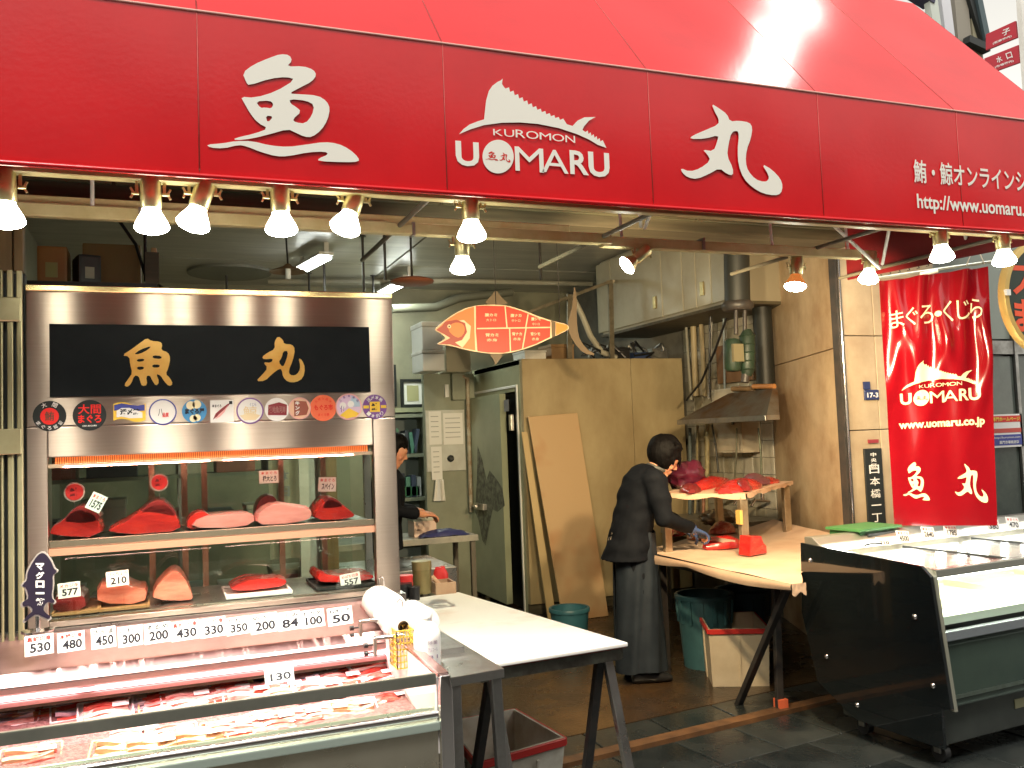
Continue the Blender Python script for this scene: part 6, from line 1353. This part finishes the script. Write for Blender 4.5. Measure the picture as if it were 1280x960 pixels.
def side_sign(q, tx, sub, lb):
    c = [at(*p, x=6.2) for p in q]; t = thing('street_sign', lb, 'sign', (c[0]+c[2])/2, 0, 'red hanging direction signs')
    b = MB(); b.prism(c, (.02,0,0)); b.build('board', mat('sign_red',(.45,.012,.03),.45), t, .002, 1)
    o_ = c[0]; u_ = c[1]-c[0]; v_ = c[3]-c[0]; fo = lambda a,b_: o_+u_*a+v_*b_-Vector((.004,0,0))
    b = MB()
    for (s_,a0,a1) in tx: put_text(b, s_, fo, a0, .42, a1, .80, .02)
    put_text(b, sub, fo, .25, .14, .85, .30, .02); b.build('writing', wht, t); return t
side_sign(((1232,63),(1271,47),(1269,26),(1232,43)), (('子',.55,.80),), '(営業案内)', 'upper red sign with one white character above the awning end')
side_sign(((1236,92),(1275,78),(1273,56),(1230,73)), (('水',.36,.54),('口',.68,.86)), '(市場案内)', 'lower red sign with two white characters above the awning end')
b = MB(); b.box((6.19,at(1277,20,x=6.2).y-.01,3.2),(6.24,at(1277,20,x=6.2).y+.03,5.2)); tag(b.build('sign_post', wpaint), 'pale post carrying the two red signs above the awning', 'post')

# ================================================================ LEFT EDGE: steel bars and boards
lb_ = thing('slatted_gate','steel slatted gate with cream uprights left of the display case','gate',(-.5,3.55,0))
GX = lambda px: at(px,500,y=3.55).x
for k,(a,c) in enumerate(((0,3.5),(9,16.5),(21,28))):
    b = MB(); b.box((GX(a),3.55,.3),(GX(c),3.58,2.30)); b.build('upright', mat('gate_cream',(.50,.46,.28),.3,.6,c2=(.38,.34,.2),scale=5), lb_, .003, 1)
for (a,c) in ((372,402),(536,568)):
    z1,z0 = at(15,a,y=3.55).z, at(15,c,y=3.55).z; b = MB(); b.box((GX(-30),3.535,z0),(GX(27),3.549,z1)); b.build('cross_plate', mat('gate_cream',(.5,.46,.28)), lb_, .003, 1)
b = MB(); b.box((GX(-40),3.62,.0),(GX(29),3.66,2.30)); b.build('back_board', blk, lb_)
wp = thing('timber_post','brown timber panel hanging above the slatted gate at the left','post',(-.55,3.6,2.2))
for k,(a,c) in enumerate(((-30,13),(15,27))):
    b = MB(); b.box((GX(a),3.6,2.305),(GX(c),3.66,2.55)); b.build('panel', mat('timber_brown',(.20,.13,.05),.5,c2=(.13,.08,.03),scale=4,stretch=(6,6,.5)), wp, .003, 1)
# shelf with tool cases over the display case
us = thing('upper_shelf','dark shelf board behind the top edge of the steel display case','shelf',(-.25,4.4,2.40))
zS = at(100,352,y=4.4).z; xa = at(20,340,y=4.4).x; xb = at(196,340,y=4.4).x
b = MB(); b.box((xa-.4,4.40,zS-.03),(xb,4.9,zS)); b.build('board', blk, us)
b = MB(); b.box((xb-.05,4.42,zS),(xb+.01,4.5,zS+.15)); b.box((xb-.06,4.40,2.0),(xb-.02,4.46,zS-.03)); b.build('post', darkw, us)
def tcase(a0,a1,b0,b1,y,dm,mm,name,label,cat,rz=0,plate=None):
    x0,x1,z0,z1 = on(a0,a1,b0,b1,y); z0 = zS; t = box_thing(name,label,cat,(x0,y,z0),(x1,y+dm,z1),mm,.012,rz)
    if plate: w = x1-x0; h = z1-z0; b = MB(); b.box((-w*.22,-dm/2-.003,h*.15),(w*.18,-dm/2,h*.55)); b.build('label_plate', plate, t, local=True)
    return t
tcase(46,308,84,348,4.45,.2,mat('orange_case',(.36,.17,.04),.5,c2=(.28,.13,.04),scale=4),'tool_case','orange brown plastic tool case on the shelf above the display case','tool case',0,P('plate_green',(.30,.30,.10)))
tcase(92,318,121,350,4.42,.16,mat('black_case',(.02,.03,.03),.4),'tool_case','black tool case with a pale label beside the orange case','tool case',.25,P('plate_pale',(.35,.38,.28)))
tcase(103,306,176,350,4.62,.12,mat('brown_box',(.28,.17,.05),.6,c2=(.2,.12,.04),scale=2),'carton','long brown carton behind the tool cases','box')
tcase(189,309,196,352,4.5,.05,mat('post_tan',(.5,.3,.15),.5),'wooden_post','short tan wooden post at the shelf end','post')
b = MB(); b.tube([at(145,270,y=4.5),at(170,306,y=4.5),at(182,345,y=4.5),at(215,368,y=4.5)], .008, 7); tag(b.build('cable', blackp), 'black cable sagging past the shelf above the display case', 'cable')
b = MB(); b.tube([at(181,262,y=4.45),at(182,352,y=4.45)], .008, 7); tag(b.build('cable', blackp), 'straight dark cable dropping to the shelf end', 'cable')

# ================================================================ CEILING FITTINGS
def fluor(p0, p1, label):
    a, c = at(*p0, z=CZ-.16), at(*p1, z=CZ-.16); m_ = (a+c)/2; t = thing('tube_light', label, 'ceiling light', (m_.x,m_.y,m_.z), 0, 'tube lights on the ceiling')
    d = (c-a); d.z = 0; n_ = Vector((-d.y,d.x,0)).normalized()
    b = MB(); b.bar(a+Vector((0,0,.04)), c+Vector((0,0,.04)), .14, .03); b.build('housing', wpaint, t)
    for s in (-.035,.035): b = MB(); b.tube([a+n_*s, c+n_*s], .016, 10); b.build('tube', tubem, t)
    for q in (a,c):
        b = MB(); b.box((q.x-.02,q.y-.02,q.z+.05),(q.x+.02,q.y+.02,CZ-.02)); b.build('bracket', wpaint, t)
    ld = bpy.data.lights.new('tube_glow','AREA'); ld.shape='RECTANGLE'; ld.size=d.length; ld.size_y=.1; ld.energy=(14 if 'corner' in label else 5); ld.color=(.90,1,.84)
    lo = bpy.data.objects.new('tube_glow', ld); COL.objects.link(lo); lo.parent=t; lo.location=(0,0,-.03); lo.rotation_euler=(0,0,math.atan2(d.y,d.x))
    return t
fluor((478,368),(512,350),'lit twin tube light above the right corner of the display case')
fluor((378,338),(408,322),'added twin tube light in place of a white ceiling reflection, near the pendant')  # tube lamp added where the ceiling only shows a white reflection
dk = thing('ceiling_disc','large grey round ceiling cover above the gold fish character','ceiling cover',at(287,340,z=CZ-.03))
b = MB(); b.lathe([(.42,.0),(.42,.03)],40,(0,0,-.02)); b.build('disc', mat('disc_grey',(.20,.20,.17),.5), dk, local=True)
for k,(px,p1,p2,lb) in enumerate(((283,342,372,'below the round ceiling cover'),(386,342,372,'between the pendant and the tube light'),(405,328,372,'left of the longest rod'),(453,296,372,'left of the ceiling tubes'),(480,285,350,'longest thin one over the tubes'),(674,292,350,'above the fish shaped sign'),(466,345,375,'short one beside the ceiling tubes'))):
    c = at(px,p1,z=CZ-.03); c2 = Vector((c.x,c.y,at(px,p2,y=c.y).z)); b = MB(); b.tube([c,c2], .012, 8); b.lathe([(.035,0),(.02,.02)],12,c); tag(b.build('ceiling_rod', blackm), 'dark ceiling rod, '+lb, 'rod', 'rods hanging from the ceiling')
c = at(360,340,z=2.72); pn = thing('pendant_lamp','small brown unlit pendant lamp on a cord above the steel case','lamp',c)
b = MB(); b.lathe([(.015,.05),(.03,.035),(.11,.005),(.115,.0),(.10,.002),(.02,.028)],24,cap=(False,False)); b.build('shade', mat('brown_shade',(.25,.15,.08),.4,.4), pn, local=True)
b = MB(); b.tube([(0,0,.05),(-.03,0,CZ-c.z-.02)], .006, 6); b.build('cord', blackp, pn, local=True)
b = MB(); b.tube([(0,0,.02),(0,0,-.045)], .018, 10); b.build('bulb', white, pn, local=True)
cw = at(515,352,z=3.0); pl_ = thing('red_fan_cover','flat reddish oval cover hanging beside the tube light','ceiling cover',cw)
b = MB(); b.ball((0,0,0),(.19,.19,.035),24,10); b.build('cover', mat('cover_red',(.30,.10,.05),.4), pl_, local=True)
b = MB(); b.tube([(0,0,.02),(0,0,CZ-cw.z-.02)], .01, 6); b.build('stem', blackm, pl_, local=True)
b = MB(); b.tube([at(335,352,z=CZ-.06),at(560,351,z=CZ-.06),at(740,355,z=CZ-.06)], .03, 8); tag(b.build('ceiling_pipe', mat('pale_pipe',(.40,.38,.30),.5)), 'pale pipe running along the rear edge of the ceiling', 'pipe')
b = MB(); b.tube([at(490,386,y=9.8),at(545,384,y=9.8),at(575,372,y=9.8),at(640,365,y=9.8)], .05, 10); tag(b.build('ceiling_pipe', mat('lagged_pipe',(.16,.16,.12),.6)), 'dark lagged pipe bending under the ceiling at the rear', 'pipe')

# ================================================================ FISH SHAPED HANGING SIGN
FYp = 6.0; ff = lambda x,y,o=0: at(470+x/4, 340+y/4, y=FYp-o)
fsn = thing('fish_sign','orange red fish shaped sign with lettered cuts hanging above the cold room','sign',ff(620,410))
def plate(pts, m_, nm, o, th=.006, sm=1):
    vs, fc = shape2d([pts], sm); b = MB(); b.add([ff(x,y,o) for x,y in vs], fc); ob = b.build(nm, m_, fsn); thicken(ob, th); return ob
body = [(293,285),(320,262),(345,240),(400,203),(460,175),(540,163),(650,166),(730,190),(810,222),(880,245),(955,262),(965,280),(955,292),(890,323),(800,365),(720,393),(640,409),(560,408),(490,398),(430,385),(370,368),(312,364),(305,358),(330,345),(350,330),(325,308),(300,296)]
oro = mat('fish_orange',(.52,.05,.03),.4,emit=None); orh = mat('fish_head',(.66,.20,.06),.4); cr_ = mat('fish_cream',(.80,.58,.38),.4); dr_ = mat('fish_maroon',(.34,.05,.035),.4); brn = mat('fish_fin',(.13,.09,.05),.5)
plate(body, cr_, 'edge', 0, .010)
plate([(500,170),(540,168),(648,171),(728,195),(808,228),(872,248),(870,325),(798,360),(718,388),(640,404),(560,403),(508,396),(500,300)], oro, 'flank', .007, .003, 0)
plate([(303,287),(350,243),(403,208),(462,181),(490,175),(492,300),(496,392),(432,380),(470,330),(475,270),(440,240),(400,245),(380,262)], orh, 'head', .008, .003, 0)
plate([(345,248),(402,238),(445,255),(455,300),(430,340),(395,352),(430,378),(370,363),(312,360),(335,348),(372,330),(330,305),(300,290),(330,270)], dr_, 'jaw', .010, .002, 0)
plate([(372,262),(405,250),(440,262),(445,300),(420,330),(390,322),(360,292)], orh, 'cheek', .012, .002, 1)
plate([(366+9*math.cos(k*PI/8), 272+10*math.sin(k*PI/8)) for k in range(16)], cr_, 'eye', .014, .002, 0)
plate([(366+4*math.cos(k*PI/8), 272+4.5*math.sin(k*PI/8)) for k in range(16)], blk, 'pupil', .016, .002, 0)
plate([(876,243),(898,250),(896,322),(880,328)], brn, 'tail_band', .008, .003, 0); plate([(900,252),(955,266),(960,280),(952,290),(900,316)], mat('fish_tail_orange',(.75,.24,.05),.4), 'tail_root', .008, .003, 0)
for i,(p,q) in enumerate((((505,283),(870,277)),((645,172),(655,280)),((760,212),(748,280)),((668,282),(672,398)),((750,282),(732,385)))):
    b = MB(); b.bar(ff(*p,.010), ff(*q,.010), .009, .004, (0,1,0)); b.build('divider', cr_, fsn)
for pts,nm in (([(535,163),(570,125),(600,88),(625,125),(672,166)],'dorsal_fin'),([(560,408),(590,440),(595,470),(615,440),(640,409)],'anal_fin'),([(952,270),(975,200),(985,130),(990,60),(1005,130),(1002,230),(1010,320),(1045,380),(1105,418),(1040,410),(985,350)],'tail_fin')):
    plate(pts, brn, nm, -.004, .006)
b = MB()
for (x,y,w,s1,s2) in ((575,225,62,'腹カミ','大トロ'),(700,228,55,'腹ナカ','中トロ'),(800,245,48,'腹シモ','中トロ'),(580,325,66,'背カミ','赤身'),(705,320,50,'背ナカ','赤身'),(797,320,48,'背シモ','赤身')):
    f_ = lambda u,v: ff(u,-v,.010); put_text(b,s1,f_,x-w/2,-(y-2),x+w/2,-(y-19),.03); put_text(b,s2,f_,x-w/2+6,-(y+22),x+w/2-6,-(y+8),.01)
b.build('writing', cr_, fsn)
for x in (600, 920):
    p = ff(x,170 if x == 600 else 255); b = MB(); b.tube([p, (p.x,p.y,CZ-.02)], .003, 5); b.build('wire', blackm, fsn)

# ================================================================ THROUGH THE GLASS: rear shop furniture on the left
ru = thing('steel_rack','steel shelf rack with boxes behind the display case','rack',(.2,6.6,0))
for x in (-.75,.15,1.05):
    for y in (6.5,6.9): b = MB(); b.box((x-.02,y-.02,0),(x+.02,y+.02,2.1)); b.build('upright', ssd, ru)
for z in (.55,1.02,1.45,1.95): b = MB(); b.box((-.78,6.48,z),(1.08,6.92,z+.025)); b.build('shelf_board', gp, ru)
rn = random.Random(9); cols = [(.5,.48,.4),(.12,.20,.18),(.35,.12,.08),(.45,.42,.36),(.05,.06,.07),(.30,.28,.2)]
names = ['pale','dark green','red brown','beige','black','olive']
for lv,z in enumerate((.575,1.045,1.475)):
    x = -.72; k = 0
    while x < .85 and k < 5:
        w = rn.uniform(.18,.34); c = (k*2+lv)%6; side = ['far left','second from left','middle','fourth','fifth'][k]
        box_thing('storage_box', '%s box on the %s shelf of the rack, %s' % (names[c], ['lowest','middle','upper'][lv], side), 'box', (x,6.52,z), (x+w,6.85,z+rn.uniform(.12,.30)), P('rackbox_%s' % 'abcdef'[c], cols[c]), .006, group='boxes on the rack behind the case', lid=P('rackbox_%s' % 'abcdef'[(c+3)%6], cols[(c+3)%6])); x += w+rn.uniform(.04,.12); k += 1
hb = thing('cloth_hanging','pale cloth hanging with printed columns seen through the display case','cloth',(.55,5.3,1.0))
b = MB(); x0,x1,z0,z1 = on(338,574,372,700,5.3); b.slab(lambda u,v: (x0+(x1-x0)*u, 5.3+.02*math.sin(u*11), z0+(z1-z0)*v), 14, 6, (0,.003,0)); b.build('cloth', mat('beige_cloth',(.42,.38,.28),.8,c2=(.33,.30,.22),scale=6), hb)
b = MB()
for k,ch in enumerate('本日特価'): put_text(b, ch, lambda u,v: (u,5.272,v), (x0+x1)/2-.03, z1-.12-k*.09, (x0+x1)/2+.03, z1-.06-k*.09, .02)
b.build('writing', P('print_grey',(.25,.25,.25)), hb)
x0,x1,z0,z1 = on(376,560,402,690,5.6); b = MB(); b.box((x0,5.6,0),(x1,5.66,z1+.3)); tag(b.build('white_column', wpaint), 'white column seen through the right half of the display case', 'column')
x0,x1,z0,z1 = on(402,560,420,690,5.5); b = MB(); b.box((x0,5.5,0),(x1,5.56,z1+.3)); tag(b.build('timber_column', mat('timber_brown',(.2,.13,.05))), 'brown timber column beside the white column behind the display case', 'column')
# ================================================================ PEOPLE
hairm = mat('black_hair',(.0018,.0015,.0015),.6,c2=(.004,.003,.003),scale=60,stretch=(1,1,.15),bump=.4,bscale=120,spec=.1)
skin = mat('skin',(.55,.27,.16),.45,c2=(.48,.20,.12),scale=14,sss=.15)
jack = mat('dark_jacket',(.0035,.0045,.007),.8,c2=(.007,.008,.011),scale=7,bump=.3,bscale=14,spec=.12)
apr = mat('charcoal_apron',(.009,.013,.019),.6,c2=(.018,.024,.032),scale=5,bump=.2,bscale=9,spec=.25)
glv = mat('blue_glove',(.03,.06,.17),.35,c2=(.05,.09,.2),scale=20)
shoe = mat('black_shoe',(.012,.012,.013),.3)
def V3(*a): return Vector(a)
def limb(mb, pts, rs, n=14):
    mb.tube(pts, rs, n)
    for p, r in zip(pts, rs): mb.ball(p, r*.99, 12, 8)
def ell(c, a, b, d=None): return (Vector(c), Vector(a), Vector(b))
def torso(mb, lv, n=20):
    """lv: (x,y,z, half depth (x), half width (y), lean)"""
    mb.rings([ell((x,y,z), (hd*math.cos(l),0,-hd*math.sin(l)), (0,hw,0)) for x,y,z,hd,hw,l in lv], n)
def hand(mb, w, d, up, side, s=1.0):
    """w wrist, d pointing direction, up back-of-hand normal, side = +1 thumb towards d x up"""
    d = Vector(d).normalized(); up = (Vector(up)-d*Vector(up).dot(d)).normalized(); sd_ = d.cross(up)*side; w = Vector(w)
    mb.rings([(w, sd_*.026*s, up*.018*s),(w+d*.03*s, sd_*.036*s, up*.016*s),(w+d*.075*s, sd_*.041*s, up*.014*s),(w+d*.09*s, sd_*.038*s, up*.012*s)], 14)
    for k,(o,L_) in enumerate(((.030,.070),(.010,.078),(-.011,.073),(-.030,.058))):
        p = w+d*.085*s+sd_*o*s; q = p+(d*.85-up*.35).normalized()*L_*.45*s; r = q+(d*.45-up*.85).normalized()*L_*.33*s; t = r+(d*.1-up).normalized()*L_*.28*s
        mb.tube([p,q,r,t],[.0095*s,.009*s,.008*s,.0065*s],8)
    p = w+d*.03*s+sd_*.034*s; q = p+(d*.6+sd_*.7-up*.2).normalized()*.036*s; r = q+(d*.85+sd_*.2-up*.4).normalized()*.03*s; mb.tube([p,q,r],[.012*s,.0105*s,.008*s],8)
def head(mb, c, pitch, s=1.0):
    """head centre c, looking along +x tipped down by pitch"""
    R = Matrix.Rotation(pitch,3,'Y'); T = lambda x,y,z: c+R @ Vector((x*s,y*s,z*s))
    mb.ball(c, (.098*s,.078*s,.112*s), 24, 16, R)
    mb.ball(T(.018,0,-.055), (.070*s,.058*s,.068*s), 20, 12, R)      # jaw
    mb.ball(T(.068,0,-.105), (.024*s,.026*s,.018*s), 12, 8, R)       # chin
    mb.tube([T(.090,0,.012),T(.103,0,-.012),T(.112,0,-.030),T(.098,0,-.040)],[.007*s,.009*s,.013*s,.009*s],10)  # nose
    mb.ball(T(.085,0,-.066), (.016*s,.026*s,.008*s), 12, 8, R); mb.ball(T(.083,0,-.078), (.014*s,.023*s,.008*s), 12, 8, R)   # lips
    mb.ball(T(.080,0,.022), (.020*s,.060*s,.012*s), 14, 8, R)        # brow
    for sg in (-1,1):
        mb.ball(T(-.002,sg*.079,-.018), (.020*s,.009*s,.032*s), 12, 8, R); mb.ball(T(.055,sg*.045,-.040), (.026*s,.020*s,.026*s), 12, 8, R)
    return T
def eyes(T, parent, s=1.0):
    for sg in (-1,1):
        b = MB(); p = T(.077,sg*.032,.004); b.ball(p,.0085*s,12,8); e = b.build('eye', white, parent, local=True)
        b = MB(); p = T(.0830,sg*.033,.002); b.ball(p,.004*s,10,6); b.build('pupil', blk, e, local=True)
def hair(T, c, name, parent, seed, s=1.0, n=330, full=1.0):
    mb = MB(); rn = random.Random(seed)
    mb.ball(T(-.016,0,.026), (.118*s,.104*s,.122*s), 24, 16, None, lambda d: (1+.05*nz(d,3,seed))*(1-.42*max(0,min(1,(d.x-.05)*2.2))*max(0,min(1,.25-d.z*1.6))))
    for k in range(n):
        a = rn.uniform(0,2*PI); ph = rn.uniform(.05,1.75); d = Vector((math.sin(ph)*math.cos(a), math.sin(ph)*math.sin(a), math.cos(ph)))
        if (d.x > .45 and d.z < .22) or (d.x > .12 and d.z < -.12): continue
        st = Vector((-.016+d.x*.098, d.y*.086, .020+d.z*.106)); flow = Vector((d.x*.10+.48, -d.y*.08, -.82)).normalized() if d.z < .75 else Vector((rn.uniform(-.6,.9), rn.uniform(-.8,.8), -.25)).normalized()
        L_ = rn.uniform(.03,.065)*full*(1.35 if d.x < -.2 and d.z < .2 else 1); pts = [st, st+d*.010+flow*L_*.5, st+d*.006+flow*L_]
        mb.tube([T(*p) for p in pts], [.011*s,.009*s,.0022*s], 6)
    me = remeshed(mb, .0055*s, 1); return obj_from(name, me, hairm, parent)

# ---- the worker, facing +x, bent over the table
wk = thing('person','person with black hair in dark jacket and long apron bending over the tuna table','person',(2.99,5.37,0), math.radians(-13))
hc = V3(.225,0,1.472)
mb = MB(); Th = head(mb, hc, .62)
limb(mb, [V3(.115,0,1.36), V3(.165,0,1.41), V3(.20,0,1.45)], [.058,.052,.050])
torso(mb, [(-.035,0,.86,.09,.135,0),(-.03,0,.95,.10,.150,0),(-.01,0,1.05,.105,.150,.1),(.030,0,1.18,.115,.165,.3),(.075,0,1.29,.115,.180,.4),(.105,0,1.355,.085,.165,.5),(.12,0,1.385,.05,.09,.5)])
for sg in (-1,1):
    limb(mb, [V3(-.035,sg*.080,.87), V3(-.02,sg*.092,.50), V3(-.03,sg*.095,.09)], [.070,.048,.036])
    mb.rings([((.0+x-.05,sg*.10,z),(0,w,0),(0,0,h)) for x,z,w,h in ((-.03,.04,.028,.035),(.03,.045,.038,.045),(.12,.03,.045,.03),(.19,.022,.035,.018))], 12)
el = {}
for sg in (-1,1):
    sh_ = V3(.095,sg*.185,1.325); e_ = V3(.13,-.225,1.08) if sg < 0 else V3(.20,.22,1.10); w_ = V3(.365,sg*.105,.985)
    el[sg] = (sh_, e_, w_); limb(mb, [sh_, sh_.lerp(e_,.5), e_, e_.lerp(w_,.5), w_], [.058,.050,.043,.037,.028])
    hand(mb, w_, (w_-e_)+V3(.08,0,-.05), (0,0,1), sg if sg > 0 else -1)
body_me = remeshed(mb, .007, 3); body_ = obj_from('body', body_me, skin, wk, kind=None) if False else None
body_me.materials.append(skin); bo_ = link('body', body_me); bo_.parent = wk
eyes(Th, wk)
# jacket
mb = MB(); torso(mb, [(-.075,0,.80,.170,.205,0),(-.055,0,.90,.150,.195,0),(-.02,0,1.05,.135,.175,.2),(.022,0,1.18,.140,.185,.35),(.064,0,1.29,.138,.200,.45),(.096,0,1.36,.100,.178,.5),(.125,0,1.405,.062,.085,.6)], 24)
for sg in (-1,1):
    sh_, e_, w_ = el[sg]; limb(mb, [sh_+V3(-.005,-sg*.02,0), sh_.lerp(e_,.5), e_, e_.lerp(w_,.5), w_-(w_-e_)*.12], [.086,.076,.064,.052,.045], 16)
me = remeshed(mb, .009, 5, lambda co, no: co + no*(.007*noise.noise(Vector((co.x*9, co.y*9, co.z*16)))+.004*math.sin(co.z*46+co.y*14+2*noise.noise(co*7)))); me.materials.append(jack); o = link('jacket', me); o.parent = wk
# collar
b = MB(); n = 20
b.grid(lambda u,v: V3(.140+.03*v,0,1.400+.022*v)+V3(.062*math.cos(u*2*PI),.066*math.sin(u*2*PI),-.012-.030*math.cos(u*2*PI)*1-.006*v), n, 2); thicken(b.build('collar', mat('pale_collar',(.07,.07,.065),.6), wk, local=True), .006)
# apron skirt and trousers as one hanging cloth, open at the back
def apf(u, v):
    a = -2.98+5.96*u; z = .98-.90*v; w = .160+.020*v+.012*math.sin(a*6+v*3)*v+.006*math.sin(a*11+v*7); dpt = .140+.030*v+.014*math.sin(a*5+1+v*2)*v
    return V3(-.015+dpt*math.cos(a), (w+.01*v)*math.sin(a), z+.01*math.sin(a*3))
b = MB(); b.slab(apf, 60, 40, (0.001,0,0)); o = b.build('apron', apr, wk, local=True); thicken(o, .004)
b = MB(); b.smooth = True
mb = MB()
for sg in (-1,1): limb(mb, [V3(-.04,sg*.09,.90), V3(-.02,sg*.10,.50), V3(-.035,sg*.105,.09)], [.082,.062,.054], 18)
mb.ball(V3(-.035,0,.90), (.115,.15,.12), 20, 12)
me = remeshed(mb, .010, 4, lambda co, no: co+no*.006*noise.noise(Vector((co.x*8,co.y*8,co.z*14)))); me.materials.append(mat('dark_trousers',(.006,.007,.010),.8,spec=.15)); o = link('trousers', me); o.parent = wk
for sg in (-1,1):
    mb = MB(); mb.rings([((x-.05,sg*.10,z),(0,w,0),(0,0,h)) for x,z,w,h in ((-.05,.05,.035,.045),(.02,.055,.050,.056),(.12,.04,.055,.040),(.20,.028,.045,.026),(.225,.022,.02,.014))], 16); me = remeshed(mb,.008,2); me.materials.append(shoe); o = link('shoe', me); o.parent = wk
# apron strings tied behind
b = MB(); b.tube([V3(-.165,-.02,.985), V3(-.185,-.035,.94), V3(-.18,-.05,.86)], .005, 6); b.tube([V3(-.165,-.01,.985), V3(-.19,.01,.93), V3(-.185,.0,.84)], .005, 6); b.tube([V3(-.165,-.03,.985), V3(-.185,-.06,.975), V3(-.165,-.015,.985)], .005, 6); b.build('apron_string', mat('string_pale',(.25,.2,.15),.6), wk, local=True)
b = MB(); b.slab(lambda u,v: V3(-.175-.01*math.sin(v*3),-.10+.022*u,.92-.10*v), 4, 6, (.004,0,0)); b.build('towel', mat('towel_tan',(.35,.2,.11),.7), wk, local=True)
# gloves follow the hands
for sg in (-1,1):
    mb = MB(); sh_, e_, w_ = el[sg]; hand(mb, w_-(w_-e_).normalized()*.01, (w_-e_)+V3(.08,0,-.05), (0,0,1), sg if sg > 0 else -1, 1.12); mb.tube([w_-(w_-e_).normalized()*.05, w_], [.040,.036], 12)
    me = remeshed(mb, .005, 1); me.materials.append(glv if sg < 0 else glv); o = link('glove', me); o.parent = wk
hm = MB(); rnh = 0
ho = hair(Th, hc, 'hair', wk, 4, 1.06, 420, 1.15)
kf = thing('knife','long cutting knife held in the worker gloves over the tuna','knife',(3.42,5.20,.93))
b = MB(); b.bar((3.36,5.19,.93),(3.45,5.18,.915),.022,.016); b.build('handle', blackp, kf, .003, 1); b = MB(); b.bar((3.45,5.18,.915),(3.63,5.16,.875),.003,.03); b.build('blade', chrome, kf)

# ---- second person behind the display case, turned to the bench
P2 = at(500,560,y=6.95)
p2 = thing('person','person in black with cropped hair, half hidden behind the display case post','person',(P2.x-.10,6.95,0), math.radians(-12))
h2 = V3(.06,0,1.575)
mb = MB(); T2 = head(mb, h2, .45, .96)
limb(mb, [V3(.0,0,1.40), V3(.03,0,1.46), V3(.05,0,1.53)], [.060,.055,.052])
torso(mb, [(-.04,0,.85,.10,.16,0),(-.04,0,1.0,.11,.155,0),(-.02,0,1.2,.12,.18,.1),(0,0,1.36,.11,.195,.1),(0,0,1.44,.05,.10,.1)])
e2 = {}
for sg in (-1,1):
    limb(mb, [V3(-.03,sg*.09,.87), V3(-.02,sg*.095,.5), V3(-.03,sg*.1,.06)], [.088,.058,.042])
    sh_, e_, w_ = V3(0,sg*.20,1.37), V3(.03,sg*.245,1.12), V3(.26,sg*.13,1.07); e2[sg] = (sh_,e_,w_)
    limb(mb, [sh_, e_, w_], [.055,.042,.028]); hand(mb, w_, (w_-e_), (0,0,1), sg)
me = remeshed(mb, .008, 3); me.materials.append(skin); o = link('body', me); o.parent = p2
mb = MB(); torso(mb, [(-.04,0,.80,.14,.20,0),(-.04,0,1.0,.135,.19,0),(-.02,0,1.2,.145,.205,.1),(0,0,1.36,.13,.215,.1),(.005,0,1.43,.07,.11,.1)])
for sg in (-1,1): sh_,e_,w_ = e2[sg]; limb(mb, [sh_, e_, w_-(w_-e_)*.35], [.075,.060,.050])
me = remeshed(mb, .011, 4, lambda co,no: co+no*.006*noise.noise(co*9)); me.materials.append(jack); o = link('jacket', me); o.parent = p2
mb = MB()
for sg in (-1,1): limb(mb, [V3(-.04,sg*.09,.88), V3(-.03,sg*.1,.5), V3(-.035,sg*.105,.05)], [.105,.085,.072])
me = remeshed(mb, .012, 3); me.materials.append(mat('dark_trousers',(.014,.017,.024))); o = link('trousers', me); o.parent = p2
eyes(T2, p2, .96)
hair(T2, h2, 'hair', p2, 9, .94, 260, .45)
